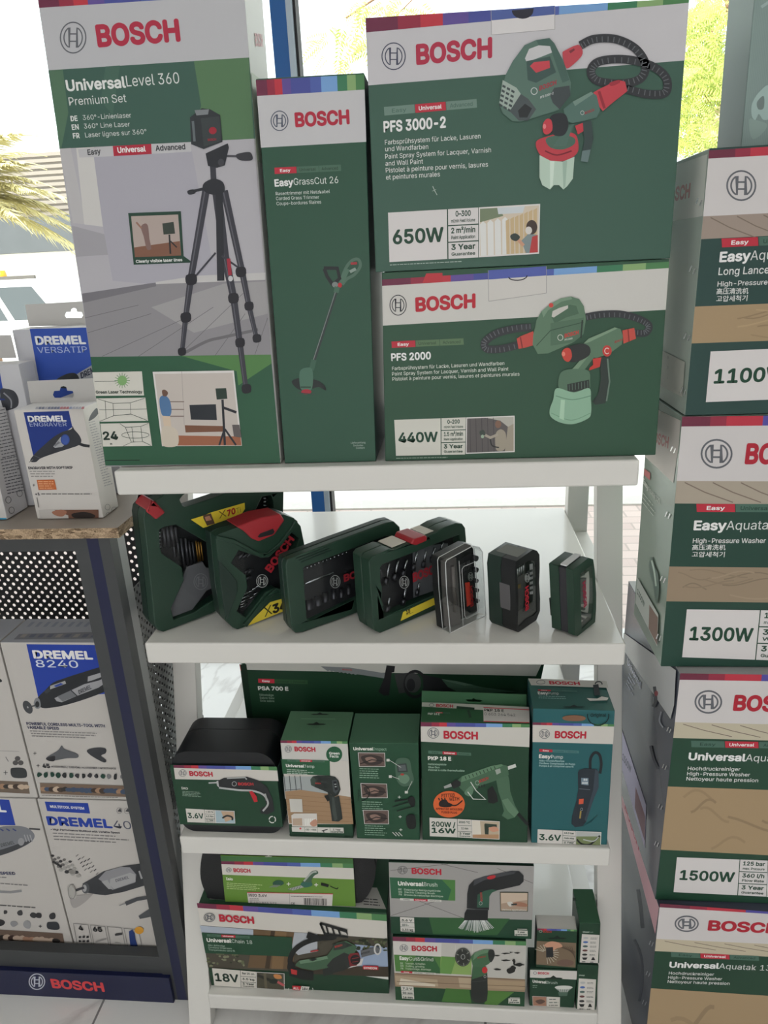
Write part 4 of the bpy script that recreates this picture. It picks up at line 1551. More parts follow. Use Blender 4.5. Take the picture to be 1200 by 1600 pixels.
S.poly([(300, 200), (498, 130), (478, 440), (300, 470)], (204, 206, 198))
S.text('BOSCH', 290, 372, 60, (186, 118, 112), x1=406, y1=346, bold=.06)
S.part('side_rating_panel').poly([(274, 1115), (385, 1170), (372, 1345), (262, 1290)], (178, 178, 168))
for k in range(3):
    S.text(('110', '3.3', '3')[k], 296, 1150 + k * 52, 12, (130, 134, 126), bold=.03)
S.flush()
staples(S, ((452, 365), (420, 705), (392, 1040), (374, 1312)), 1.3)

# carton above the stack, cut by the frame
root, A, C = carton('grey_carton', 'grey ribbed carton with a faint printed tool on top of the 1100W box', 'box', (1184, -60), (1420, -70), (1400, 215), (1158, 229), 1.5575, .06, .09, front=(128, 146, 142), side=(120, 136, 132))
A.crop(1000, 0, 5.3333)
A.part('front_print', 'faint tool picture and ribs')
for k in range(14):
    A.line([(985 + k * 14, -60), (858 + k * 15.5, 1215)], 2.5, (118, 136, 132))
A.blob([(935, 860), (1000, 760), (1080, 720), (1090, 960), (1030, 1000), (990, 950), (960, 1000), (930, 960)], (156, 178, 174))
A.blob([(975, 850), (1030, 800), (1030, 900), (985, 910)], (110, 124, 122))
A.blob([(908, 1000), (960, 1000), (1060, 1040), (1000, 1130), (930, 1150)], (136, 156, 150))
A.line([(1010, 60), (1100, 0)], 24, (150, 168, 166))
A.flush()
# ================================================================== third shelf: hand tool boxes
DG = (30, 62, 44)
W3 = (192, 188, 182)
# black tin with a printed sleeve
root = thing('screwdriver_tin', 'rounded black tin with a green and white sleeve reading 3.6V, at the left end', 'tin', (.096, .06, H3))
tin_m = M('matt_black_tin', (24, 26, 30), rough=.38, spec=.4)


def rrect(x0, x1, z0, z1, y, r0, r1, n=7):
    """rounded outline in an x-z plane: r0 radius of the lower corners, r1 of the upper"""
    out = []
    for cx_, cz_, r, a0 in ((x1 - r0, z0 + r0, r0, -90), (x1 - r1, z1 - r1, r1, 0), (x0 + r1, z1 - r1, r1, 90), (x0 + r0, z0 + r0, r0, 180)):
        for i in range(n + 1):
            t = math.radians(a0 + 90 * i / n)
            out.append((cx_ + r * math.cos(t), y, cz_ + r * math.sin(t)))
    return out


b = MB()
b.prism(rrect(.0025, .1895, H3 + .0008, H3 + .176, .013, .026, .034), [], Vector((0, .001, 0)), Vector((0, .064, 0)), tin_m)
b.build('tin_body', root, bevel=.008, seg=3, angle=50)
b = MB()
b.prism(rrect(.0025, .1895, H3 + .0008, H3 + .176, .078, .026, .034), [], Vector((0, 0, 0)), Vector((0, .034, 0)), tin_m)
b.build('tin_lid', root, bevel=.008, seg=3, angle=50)
so_ = Vector((0, .0105, 0))
A = Art(root, so_, Vector((0, -1, 0)), Vector((0, 0, 1)), [(271, 1196), (432.5, 1198), (443.5, 1291), (284, 1291)])
b = MB()
p = [on_plane(x, y, so_, Vector((0, 1, 0))) for x, y in ((271, 1196), (432.5, 1198), (442.5, 1289), (284.5, 1291))]
zt_, zb_ = (p[0].z + p[1].z) / 2, (p[2].z + p[3].z) / 2
b.box(.0015, .0105, zb_, .1905, .012, zt_, P(DG))
b.box(.1893, .012, zb_, .1905, .112, zt_ - .012, P((60, 84, 76)))
b.box(.0015, .012, zb_, .0027, .112, zt_ - .012, P(DG))
A.root = b.build('card_sleeve', root)
A.crop(250, 1020, 3.2432)
A.part('header_band').band(583, 596, 640, 650, W3)
A.part('colour_stripe').rainbow(569, 577, 583, 596)
A.part('emblem').emblem(115, 609, 19, SILVER, .12, 17)
A.part('brand_lettering', 'red lettering').text('BOSCH', 152, 622, 22, RED, x1=267, y1=626, bold=.075)
A.part('product_title').text('IXO', 110, 690, 10, (206, 206, 200), x1=142, y1=692, bold=.04)
A.greek(114, 700, 100, 4, 7, 3, (130, 150, 136), slope=.06)
A.rating(((130, 788), (281, 796), (285, 862), (140, 857)), '3.6V', (('< 20 %', ''), ('4.5 Nm', ''), ('3 Year', 'Guarantee')), .63, .96, bh=.36, white=(196, 192, 186))
f = A.frame_photo(((279, 796), (378, 800), (382, 863), (284, 861)), (150, 170, 178))
A.poly([f(.3, .05), f(.96, .05), f(.97, .6), f(.5, .9)], (176, 150, 126))
A.line([f(.35, .6), f(.6, .4), f(.85, .5), f(.86, .75)], 9, (40, 42, 44), smooth=True)
A.part('product_picture', 'cordless screwdriver')
A.line([(247, 658), (290, 656)], 7, (170, 172, 172))
A.poly([(286, 650), (325, 632), (440, 626), (500, 645), (545, 680), (572, 740), (580, 800), (545, 818), (510, 812), (508, 790), (540, 770), (530, 735), (500, 705), (440, 692), (380, 690), (310, 680), (290, 670)], (40, 42, 44))
A.line([(300, 682), (400, 694), (470, 698), (525, 718), (548, 762), (522, 800)], 9, (164, 166, 166), smooth=True)
A.line([(340, 634), (432, 630), (440, 640)], 7, (160, 162, 162))
A.poly([(286, 650), (296, 646), (300, 680), (290, 672)], (170, 170, 170))
A.poly([(452, 700), (468, 698), (490, 725), (496, 752), (478, 755)], (176, 40, 48))
A.text('BOSCH', 398, 669, 13, (172, 52, 56), x1=474, y1=670, bold=.07)
A.ring(377, 662, 11, 11, 2.4, (170, 172, 172))
A.line([(532, 712), (542, 745)], 10, (150, 152, 150))
A.part('recycling_mark')
A.ring(570, 843, 16, 16, 5, (200, 200, 196), a0=-60, a1=40)
A.ring(570, 843, 16, 16, 5, (200, 200, 196), a0=60, a1=160)
A.ring(570, 843, 16, 16, 5, (200, 200, 196), a0=180, a1=280)
A.flush()


def hang_hole(A, x, y, w, h, c=(14, 26, 20)):
    A.poly([(x - w, y), (x - w * .7, y - h * .25), (x - w * .3, y - h * .3), (x, y - h), (x + w * .3, y - h * .3), (x + w * .7, y - h * .25), (x + w, y), (x + w * .7, y + h * .3), (x - w * .7, y + h * .3)], c)


# thermometer box
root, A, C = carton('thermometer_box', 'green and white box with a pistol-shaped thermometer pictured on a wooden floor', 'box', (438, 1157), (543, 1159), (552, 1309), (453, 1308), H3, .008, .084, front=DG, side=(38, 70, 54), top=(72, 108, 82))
A.crop(250, 1020, 3.2432)
A.part('header_band').band(457, 461, 540, 548, (186, 184, 180))
A.part('colour_stripe').rainbow(444, 449, 457, 461)
A.part('room_picture', 'bright room with a wooden floor printed on the box')
A.band(540, 548, 868, 868, (178, 174, 168))
A.poly([(624, 626), (870, 626), (880, 720), (634, 740)], (150, 156, 156))
for x in (628, 655, 683, 710):
    A.line([(x, 622), (x + 8, 700)], 4, (70, 74, 76))
A.line([(634, 695), (712, 690)], 3, (70, 74, 76))
A.poly([(633, 702), (712, 694), (966, 730), (980, 868), (655, 862)], (150, 122, 94))
for k in range(6):
    A.line([(640, 720 + k * 24), (975, 745 + k * 22)], 1.6, (124, 98, 74))
A.poly([(862, 545), (955, 548), (966, 730), (868, 715)], (190, 186, 180))
A.part('title_panel').poly([(614, 538), (860, 545), (862, 622), (622, 612)], (40, 84, 58))
A.part('emblem').emblem(650, 487, 17, SILVER, .12)
A.part('brand_lettering', 'red lettering').text('BOSCH', 684, 497, 21, RED, x1=787, y1=500, bold=.075)
A.part('green_badge', 'round green badge')
A.ell(883, 514, 41, 40, (36, 84, 58))
A.text('Green', 858, 514, 12, (206, 208, 204), x1=910, y1=515, bold=.05)
A.text('Facts', 862, 529, 12, (206, 208, 204), x1=905, y1=530, bold=.05)
A.part('grade_strip').grade((645, 539), (836, 543), 11, 1)
A.part('product_title').text('Universal', 640, 577, 14, (216, 216, 212), x1=731, y1=580, bold=.06)
A.text('Temp', 733, 580, 14, (200, 206, 200), x1=783, y1=582)
A.greek(643, 588, 140, 3, 9, 4, (150, 170, 156), slope=.05)
A.part('data_label', 'blank white data label').poly([(656, 738), (720, 740), (724, 806), (662, 805)], (186, 184, 178))
A.part('inset_photo', 'radiator photo')
A.poly([(666, 822), (680, 812), (795, 812), (798, 880), (670, 878)], (196, 192, 186))
A.poly([(672, 838), (720, 836), (722, 874), (674, 872)], (170, 150, 132))
for k in range(6):
    A.line([(736 + k * 9, 838), (738 + k * 9, 874)], 5, (220, 218, 212))
A.blob([(760, 860), (790, 840), (797, 870), (775, 878)], (180, 136, 116), 3)
A.part('rating_panel')
A.poly([(668, 880), (930, 884), (932, 912), (670, 904)], (196, 194, 188))
for x in (733, 797, 862):
    A.line([(x, 882), (x + 2, 910)], 1.6, (60, 80, 70))
A.ell(712, 888, 5, 5, (190, 60, 66))
A.text('-30 - +500', 738, 897, 8, (40, 60, 50), x1=792, y1=898, bold=.05)
A.text('2 Year', 878, 897, 8, (40, 60, 50), x1=916, y1=898, bold=.05)
A.text('Guarantee', 868, 908, 8, (40, 60, 50), x1=928, y1=909, bold=.05)
A.line([(820, 900), (850, 892)], 5, (50, 54, 54))
A.line([(828, 898), (832, 908)], 5, (50, 54, 54))
A.part('product_picture', 'black pistol-shaped thermometer')
A.poly([(762, 640), (775, 624), (800, 620), (862, 621), (888, 626), (906, 645), (916, 690), (905, 716), (882, 728), (866, 714), (848, 704), (790, 680), (766, 668)], (40, 46, 44))
A.poly([(762, 640), (775, 624), (790, 640), (786, 676), (766, 668)], (58, 72, 64))
A.poly([(872, 644), (896, 640), (908, 690), (892, 712), (878, 700)], (66, 72, 74))
A.poly([(878, 650), (894, 648), (902, 690), (888, 696)], (28, 30, 34))
A.line([(884, 664), (894, 663)], 4, (170, 176, 176))
A.line([(886, 676), (896, 675)], 6, (150, 156, 156))
A.poly([(850, 703), (884, 728), (908, 722), (918, 780), (926, 838), (905, 853), (872, 850), (866, 800)], (44, 50, 48))
A.poly([(872, 728), (882, 730), (900, 840), (885, 850), (874, 800)], (62, 70, 66))
A.poly([(832, 722), (852, 716), (862, 742), (850, 752)], (30, 34, 32))
A.text('BOSCH', 788, 662, 7, (160, 60, 60), x1=816, y1=663, bold=.06)
A.part('carton_seam').line([(655, 920), (982, 930)], 3, (16, 34, 24))
A.flush()
T = side_art(root, C, 'top').crop(250, 1020, 3.2432)
T.part('hang_tab', 'hang slots in the green lid')
T.line([(715, 334), (888, 336)], 4, (92, 130, 102))
hang_hole(T, 810, 312, 48, 10)
hang_hole(T, 792, 362, 52, 12)
T.flush()

# inspection camera box
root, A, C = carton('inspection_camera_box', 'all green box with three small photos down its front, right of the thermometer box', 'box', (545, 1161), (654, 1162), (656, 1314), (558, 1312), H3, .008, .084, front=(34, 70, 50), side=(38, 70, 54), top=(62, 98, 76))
A.crop(250, 1020, 3.2432)
A.part('product_title').text('Universal', 981, 493, 14, (214, 214, 208), x1=1080, y1=494, bold=.06)
A.text('Inspect', 1082, 494, 14, (140, 170, 150), x1=1148, y1=496)
for q, tx in ((((1003, 505), (1140, 507), (1142, 577), (1009, 577)), 585), (((1016, 660), (1150, 663), (1154, 735), (1022, 735)), 752), (((1028, 795), (1158, 797), (1160, 867), (1036, 866)), 873)):
    f = A.frame_photo(q, (96, 80, 74))
    A.blob([f(.1, .3), f(.5, .15), f(.9, .35), f(.8, .8), f(.3, .85)], (56, 48, 46), 4)
    A.blob([f(.25, .4), f(.5, .3), f(.7, .55), f(.4, .7)], (130, 106, 96), 4)
    A.line([f(.05, .8), f(.5, .5), f(.95, .6)], 5, (36, 32, 32))
    A.part('caption_text').greek(q[3][0] + 2, tx, 118, 5, 11, 3.5, (136, 164, 144), slope=.03)
A.crop(580, 1020, 3.0)
A.part('product_picture', 'inspection camera with its cable probes')
A.blob([(113, 515), (125, 494), (160, 490), (182, 505), (190, 550), (200, 590), (188, 615), (150, 624), (122, 600), (114, 560)], (66, 92, 76))
A.poly([(120, 520), (165, 516), (172, 556), (124, 558)], (50, 60, 58))
A.poly([(126, 525), (160, 522), (165, 550), (130, 552)], (84, 90, 92))
A.blob([(128, 575), (165, 568), (180, 590), (160, 612), (132, 600)], (96, 124, 104), 3)
A.ell(146, 568, 9, 5, (160, 60, 56))
A.line([(86, 501), (140, 535)], 2, (196, 198, 194))
A.line([(98, 577), (132, 590)], 2, (196, 198, 194))
A.line([(170, 645), (192, 600)], 2, (196, 198, 194))
for x, y in ((79, 501), (90, 578), (165, 651)):
    A.poly([(x - 7, y - 6), (x + 7, y - 6), (x + 7, y + 6), (x - 7, y + 6)], (196, 196, 190))
for x, y in ((132, 674), (136, 766), (139, 827)):
    A.line([(x - 7, y), (x + 7, y)], 3, (196, 198, 194))
    A.line([(x, y - 6), (x, y + 6)], 3, (196, 198, 194))
A.line([(100, 720), (200, 690)], 4, (24, 30, 28))
A.line([(120, 740), (195, 718)], 4, (24, 30, 28))
A.line([(110, 694), (170, 684)], 6, (24, 30, 28))
A.blob([(172, 680), (195, 670), (206, 690), (202, 718), (185, 715)], (22, 26, 26), 3)
A.blob([(165, 765), (200, 755), (210, 790), (205, 820), (172, 818)], (22, 26, 26), 3)
for k in range(3):
    A.line([(100 + k * 14, 838), (118 + k * 14, 856)], 4, (180, 182, 178))
A.part('seal_sticker', 'clear round seal on the box edge')
A.crop(250, 1020, 3.2432)
A.ring(1022, 705, 40, 40, 4, (14, 20, 18), a0=-90, a1=90)
A.text('Original', 1010, 745, 8, (20, 30, 26), x1=1011, y1=690, bold=.03)
A.flush()
T = side_art(root, C, 'top').crop(580, 1020, 3.0)
T.part('hang_tab', 'hang slots in the green lid')
T.line([(0, 318), (146, 316), (148, 345), (130, 366), (0, 368)], 2.5, (44, 76, 58))
hang_hole(T, 65, 334, 48, 9)
hang_hole(T, 57, 396, 50, 13)
T.flush()

# glue gun box
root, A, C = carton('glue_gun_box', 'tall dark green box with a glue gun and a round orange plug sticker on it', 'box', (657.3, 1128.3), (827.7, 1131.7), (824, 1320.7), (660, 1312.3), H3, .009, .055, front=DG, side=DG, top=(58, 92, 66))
A.crop(580, 1020, 3.0)
A.part('header_band').band(345, 350, 416, 442, (190, 187, 181))
A.part('colour_stripe').rainbow(325, 335, 345, 350)
A.part('emblem').emblem(291, 376, 26, SILVER, .12, 24)
A.part('brand_lettering', 'red lettering').text('BOSCH', 342, 400, 33, RED, x1=498, y1=405, bold=.075)
A.part('grade_strip').grade((267, 458), (469, 468), 14, 1)
A.part('product_title').text('PKP 18 E', 267, 501, 16, (218, 218, 212), x1=374, y1=504, bold=.07)
A.part('caption_text')
for t, x, y, x1, y1 in (('Heißklebepistole', 267, 525, 352, 527), ('Glue Gun', 268, 539, 320, 540), ('Pistolet à colle thermofusible', 268, 552, 437, 556)):
    A.text(t, x, y, 8.5, (150, 176, 158), x1=x1, y1=y1, bold=.03)
A.part('product_picture', 'green glue gun on a wire stand')
A.line([(618, 547), (678, 527)], 16, (196, 198, 194))
A.poly([(398, 602), (425, 578), (560, 530), (610, 520), (640, 530), (645, 572), (600, 592), (520, 620), (470, 652), (440, 655), (415, 632)], (66, 96, 74))
A.poly([(425, 578), (560, 530), (610, 520), (618, 528), (480, 584), (420, 606)], (92, 124, 98))
for k in range(9):
    A.line([(440 + k * 17, 578 - k * 6), (446 + k * 17, 592 - k * 6)], 4, (44, 66, 52))
A.poly([(580, 548), (604, 540), (608, 560), (588, 570)], (150, 158, 150))
A.poly([(372, 612), (400, 592), (420, 604), (418, 622), (386, 636)], (34, 36, 36))
A.line([(342, 630), (376, 618)], 11, (150, 152, 150), w2=16)
A.blob([(436, 655), (470, 620), (478, 650), (462, 672)], (90, 120, 98), 3)
A.line([(466, 604), (492, 645), (536, 686), (478, 684), (452, 650)], 4, (196, 198, 194))
A.poly([(585, 592), (642, 574), (648, 600), (652, 650), (672, 710), (692, 746), (672, 770), (640, 780), (612, 762), (622, 740), (610, 690), (596, 650)], (70, 100, 78))
A.poly([(612, 690), (640, 680), (690, 746), (672, 770), (640, 740)], (92, 122, 98))
A.poly([(545, 640), (568, 622), (588, 660), (594, 696), (572, 706), (548, 700)], (28, 30, 30))
A.line([(688, 752), (734, 804)], 15, (24, 28, 28))
A.ring(497, 608, 9, 10, 2, (150, 168, 154))
A.text('BOSCH', 506, 608, 13, (164, 56, 54), x1=548, y1=592, bold=.07)
for k in range(3):
    A.ell(506 + k * 12, 628 - k * 4, 5, 6, (34, 46, 38))
A.part('plug_sticker', 'round orange sticker with a plug')
A.ell(365, 708, 74, 62, (204, 96, 52), n=36)
A.text('FITTED', 330, 676, 15, (90, 40, 24), x1=392, y1=672, bold=.05)
A.text('WITH', 366, 692, 15, (90, 40, 24), x1=412, y1=689, bold=.05)
A.blob([(318, 700), (330, 688), (350, 686), (362, 700), (380, 708), (372, 720), (340, 722), (320, 716)], (34, 28, 28))
A.line([(372, 712), (400, 712), (428, 690)], 6, (34, 28, 28), smooth=True)
for x in (320, 334, 348):
    A.line([(x, 690), (x - 4, 678)], 6, (40, 34, 32))
A.text('APPROVED MOULDED', 303, 733, 9, (110, 40, 24), x1=428, y1=737, bold=.05)
A.text('FUSED PLUG', 330, 749, 9, (110, 40, 24), x1=402, y1=752, bold=.05)
A.rating(((273, 770), (470, 780), (473, 866), (275, 857)), '200W /\n16W', (('200 °C', ''), ('11 mm', ''), ('3 Year', 'Guarantee')), .66, 1.0, bh=.25, white=(196, 192, 186))
f = A.frame_photo(((470, 780), (602, 787), (601, 872), (473, 866)), (176, 160, 138))
A.poly([f(.02, .03), f(.3, .03), f(.34, .97), f(.02, .97)], (206, 200, 188))
A.poly([f(.45, .2), f(.62, .2), f(.6, .75), f(.47, .75)], (46, 56, 48))
A.poly([f(.45, .15), f(.9, .18), f(.9, .35), f(.6, .35)], (54, 66, 56))
A.blob([f(.6, .4), f(.85, .3), f(.97, .5), f(.75, .6)], (190, 140, 116), 3)
A.poly([f(.02, .8), f(.98, .72), f(.98, .97), f(.02, .97)], (168, 132, 100))
A.flush()
T = side_art(root, C, 'top').crop(580, 1020, 3.0)
T.part('lid_print', 'printed lid with a small glue gun')
T.poly([(238, 230), (740, 254), (740, 280), (237, 252)], (186, 184, 178))
T.poly([(237, 252), (525, 268), (525, 322), (234, 318)], (44, 84, 56))
T.ring(283, 245, 11, 7, 2, SILVER)
T.text('BOSCH', 305, 253, 13, RED, x1=383, y1=257, bold=.075)
T.text('PKP 18 E', 266, 290, 8, (210, 212, 206), x1=320, y1=292, bold=.05)
T.grade((268, 276), (370, 281), 5, 1)
T.line([(400, 256), (484, 264)], 12, (40, 60, 48))
T.line([(455, 270), (465, 305)], 12, (40, 60, 48))
T.part('price_sticker', 'white sticker with red edges on the lid')
T.poly([(525, 256), (741, 268), (742, 330), (527, 324)], (192, 188, 184))
T.line([(526, 257), (740, 268)], 4, (190, 70, 80))
T.line([(528, 322), (741, 328)], 4, (190, 70, 80))
T.text('PKP 18 E', 531, 274, 11, (40, 38, 38), x1=622, y1=278, bold=.05)
T.text('0 603 264 542', 531, 293, 12, (90, 88, 88), x1=676, y1=299)
T.flush()
b = MB()
ft = [on_plane(*V(580, 1020, 3.0)(p), C['TL'] + C['bk'], C['n']) for p in ((236, 232), (728, 246), (727, 196), (238, 179))]
ho = [on_plane(*V(580, 1020, 3.0)(p), C['TL'] + C['bk'], C['n']) for p in ((440, 222), (455, 218), (470, 219), (480, 211), (490, 219), (510, 220), (524, 226), (510, 232), (455, 229))]
b.prism(ft, [ho], Vector((0, 0, 0)), Vector((0, .0012, 0)), P((52, 88, 62)))
b.build('hang_tab', root)

# air pump box
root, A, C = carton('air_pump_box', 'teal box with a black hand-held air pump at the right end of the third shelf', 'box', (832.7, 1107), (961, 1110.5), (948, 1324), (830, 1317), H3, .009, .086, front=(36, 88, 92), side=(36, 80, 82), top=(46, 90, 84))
A.crop(580, 1020, 3.0)
A.part('header_band').band(338, 346, 418, 428, (192, 188, 182))
A.part('colour_stripe').rainbow(326, 335, 338, 346)
A.part('emblem').emblem(812, 380, 24, SILVER, .12, 21)
A.part('brand_lettering', 'red lettering').text('BOSCH', 862, 398, 30, RED, x1=1005, y1=400, bold=.075)
A.part('grade_strip').grade((788, 450), (974, 458), 13, 0, dark=(70, 112, 112), txt=(40, 80, 82))
A.part('product_title').text('Easy', 787, 492, 16, (216, 216, 212), x1=840, y1=494, bold=.06)
A.text('Pump', 843, 494, 16, (200, 208, 206), x1=898, y1=496)
A.part('caption_text')
for t, x, y, x1, y1 in (('Akku-Druckluftpumpe', 787, 508, 905, 511), ('Cordless Compressed Air Pump', 787, 520, 955, 525), ('Pompe à air comprimé sans fil', 787, 532, 948, 537)):
    A.text(t, x, y, 8, (160, 190, 190), x1=x1, y1=y1, bold=.03)
A.part('product_picture', 'black air pump with a looped hose')
A.line([(1026, 545), (1028, 495), (1048, 467), (1070, 478), (1078, 520), (1072, 565)], 13, (30, 34, 38), smooth=True)
A.poly([(968, 560), (975, 548), (1000, 540), (1055, 543), (1066, 556), (1066, 630), (1048, 670), (1030, 720), (1008, 790), (990, 812), (955, 816), (938, 800), (942, 762), (962, 690), (970, 640)], (38, 46, 54))
A.poly([(1050, 543), (1066, 556), (1066, 630), (1040, 690), (1008, 790), (1000, 780), (1040, 640)], (56, 66, 76))
A.poly([(984, 585), (1018, 586), (1018, 620), (984, 616)], (110, 128, 142))
A.text('88', 995, 598, 9, (214, 220, 224), bold=.04)
A.text('888', 988, 613, 9, (214, 220, 224), bold=.04)
A.line([(975, 636), (1026, 640)], 3, (90, 98, 106))
A.poly([(974, 684), (996, 682), (994, 706), (972, 708)], (196, 84, 60))
A.ring(986, 732, 5, 6, 1.6, (150, 156, 160))
A.line([(978, 775), (982, 740)], 7, (150, 130, 70))
A.line([(990, 812), (1030, 790), (1060, 760)], 4, (28, 70, 74))
A.rating(((780, 825), (958, 834), (957, 905), (778, 897)), '3.6V', (('10.3 bar', ''), ('Auto stop', ''), ('2 Year', 'Guarantee')), .66, 1.0, bh=.36, white=(196, 192, 188))
f = A.frame_photo(((958, 834), (1078, 838), (1075, 905), (957, 903)), (110, 122, 84))
A.poly([f(.02, .03), f(.98, .03), f(.98, .3), f(.02, .35)], (166, 170, 168))
A.line([f(.05, .55), f(.25, .85), f(.6, .85), f(.95, .25)], 8, (30, 32, 32), smooth=True)
A.line([f(.3, .55), f(.7, .65), f(.9, .35)], 5, (170, 174, 174), smooth=True)
A.part('hanger_slot', 'brown slot below the lid')
A.blob([(895, 303), (910, 294), (950, 290), (990, 295), (1005, 305), (990, 316), (945, 318), (908, 314)], (120, 86, 66), 4)
A.part('seal_sticker', 'clear seal reading Original')
A.ring(1063, 292, 50, 46, 4, (14, 26, 26), a0=-10, a1=190)
A.text('Original', 1027, 298, 15, (18, 40, 40), x1=1100, y1=298, bold=.03)
A.flush()
T = side_art(root, C, 'top').crop(580, 1020, 3.0)
T.part('lid_print', 'printed lid with a small pump')
T.poly([(735, 120), (1102, 132), (1112, 164), (750, 152)], (188, 186, 180))
T.ring(795, 138, 20, 9, 2.4, SILVER)
T.text('BOSCH', 838, 147, 14, RED, x1=978, y1=151, bold=.075)
T.grade((782, 172), (965, 178), 6, 0, dark=(70, 112, 104), txt=(40, 80, 76))
T.text('Easy', 783, 195, 12, (210, 212, 208), x1=829, y1=196, bold=.06)
T.text('Pump', 831, 196, 12, (190, 200, 196), x1=880, y1=197)
T.greek(785, 202, 170, 2, 9, 3, (120, 160, 156), slope=.03)
T.line([(1052, 150), (1060, 200)], 26, (34, 42, 46))
T.ring(1066, 148, 16, 12, 5, (30, 36, 40), a0=-180, a1=10)
hang_hole(T, 950, 255, 55, 10, (12, 30, 32))
T.part('torn_patch', 'torn white patch on the lid').poly([(1010, 214), (1060, 216), (1080, 206), (1112, 212), (1106, 224), (1024, 226)], (200, 198, 192))
T.flush()

# sabre saw box behind
root, A, C = carton('sabre_saw_box', 'long dark green sabre saw box at the back behind the smaller boxes', 'box', (372, 1004), (856, 1012), (812, 1220), (409, 1212), H3, .165, .09, front=(24, 54, 36), side=(20, 44, 30))
A.crop(250, 1020, 3.2432)
A.part('header_band').poly([(410, -40), (1960, 0), (1905, 118), (440, 86)], (176, 176, 170))
A.part('corner_fold', 'dark folded corner').poly([(404, 60), (438, 58), (478, 390), (448, 390)], (16, 38, 26))
A.line([(404, 58), (410, 90)], 4, (150, 60, 60))
A.part('grade_strip').grade((497, 131), (749, 138), 21, 0, dark=(44, 76, 48), txt=(28, 56, 36))
A.part('product_title').text('PSA 700 E', 499, 188, 18, (200, 202, 196), x1=650, y1=191, bold=.07)
A.part('caption_text')
for t, x, y, x1, y1 in (('Säbelsäge', 504, 217, 576, 219), ('Sabre Saw', 506, 232, 580, 234), ('Scie sabre', 508, 247, 580, 249)):
    A.text(t, x, y, 10, (120, 140, 124), x1=x1, y1=y1, bold=.03)
A.part('product_picture', 'sabre saw with a toothed blade')
bl = [(815, 68), (960, 74), (1170, 108), (1170, 134), (1000, 108)]
te = [(1000 - k * 10, 108 - k * 1.4 + (5 if k % 2 else 0)) for k in range(17)]
A.poly(bl + te, (112, 116, 118))
A.text('BOSCH', 925, 87, 7, (150, 60, 60), x1=972, y1=90, bold=.05)
A.crop(580, 1020, 3.0)
A.poly([(108, 100), (180, 92), (200, 180), (130, 190)], (52, 54, 54))
A.poly([(34, 182), (60, 120), (72, 58), (112, 62), (108, 90), (96, 92), (84, 198), (60, 200)], (30, 30, 32))
A.ring(206, 146, 48, 60, 14, (30, 32, 34))
A.ell(196, 140, 38, 46, (60, 62, 62))
A.ell(186, 150, 20, 30, (34, 36, 38))
A.poly([(240, 100), (330, 120), (390, 140), (400, 176), (300, 182), (246, 178)], (32, 34, 36))
A.poly([(330, 122), (400, 132), (520, 160), (680, 182), (560, 186), (400, 180), (360, 160)], (64, 92, 76))
A.poly([(330, 122), (400, 132), (480, 150), (440, 154), (350, 132)], (86, 112, 96))
A.flush()
# ================================================================== bottom shelf
# chainsaw box
root, A, C = carton('chainsaw_box', 'wide box with a cordless chainsaw and tree trunks on it, reading 18V', 'box', (307.5, 1411), (604, 1429), (608.5, 1564), (330.5, 1541.7), H4, .02, .2, zt=H4 + .211, front=(28, 58, 40), side=(30, 58, 44), top=(44, 76, 56))
A.crop(280, 1300, 3.3333)
A.part('header_band').band(395, 464, 486, 556, (194, 190, 183))
A.part('colour_stripe').rainbow(370, 430, 395, 464)
A.part('woodland_picture', 'tree trunks and sky printed across the front')
A.band(486, 556, 706, 752, (70, 66, 56))
A.poly([(107, 487), (386, 508), (386, 545), (116, 522)], (160, 168, 180))
A.poly([(386, 506), (600, 522), (600, 640), (590, 715), (356, 706), (386, 560)], (98, 78, 56))
A.poly([(478, 515), (500, 516), (470, 712), (446, 710)], (62, 50, 38))
A.poly([(500, 516), (560, 520), (540, 714), (480, 712)], (116, 92, 64))
for k in range(26):
    A.ell(random.uniform(150, 350), random.uniform(632, 700), random.uniform(5, 12), random.uniform(4, 8), random.choice(((92, 96, 70), (48, 52, 40), (120, 122, 98))), n=7)
A.poly([(600, 522), (720, 530), (720, 620), (620, 640), (585, 610)], (164, 168, 174))
A.poly([(870, 580), (1083, 600), (1088, 700), (900, 716)], (142, 158, 182))
for k in range(60):
    A.ell(random.uniform(880, 1082), random.uniform(552, 625), random.uniform(5, 14), random.uniform(4, 10), random.choice(((60, 70, 44), (40, 48, 34), (86, 92, 66))), n=7)
A.poly([(600, 690), (1088, 700), (1089, 752), (640, 735)], (60, 52, 42))
A.poly([(860, 712), (950, 690), (960, 655), (940, 660), (890, 700)], (196, 194, 190))
A.poly([(970, 748), (1089, 752), (1090, 766)], (200, 200, 196))
A.part('title_panel').poly([(117, 522), (588, 546), (590, 647), (137, 628)], (30, 66, 46))
A.part('emblem').emblem(158, 443, 28, SILVER, .12, 22)
A.part('brand_lettering', 'red lettering').text('BOSCH', 214, 462, 33, RED, x1=390, y1=474, bold=.075)
A.part('grade_strip').grade((145, 528), (369, 539), 13, 1)
A.part('product_title').text('Universal', 147, 568, 18, (212, 212, 206), x1=272, y1=573, bold=.06)
A.text('Chain 18', 275, 573, 18, (192, 200, 192), x1=382, y1=580)
A.part('caption_text')
for t, x, y, x1, y1 in (('Akku-Kettensäge', 151, 589, 240, 594), ('Cordless Chainsaw', 153, 601, 276, 607), ('Tronçonneuse sans fil', 155, 613, 292, 620)):
    A.text(t, x, y, 8, (140, 160, 146), x1=x1, y1=y1, bold=.03)
A.rating(((172, 705), (402, 724), (402, 810), (185, 796)), '18V', (('Bar 20 cm', ''), ('3.5 kg', ''), ('3 Year', 'Guarantee')), .64, 1.0, bh=.42, white=(196, 192, 184), green=(22, 44, 34))
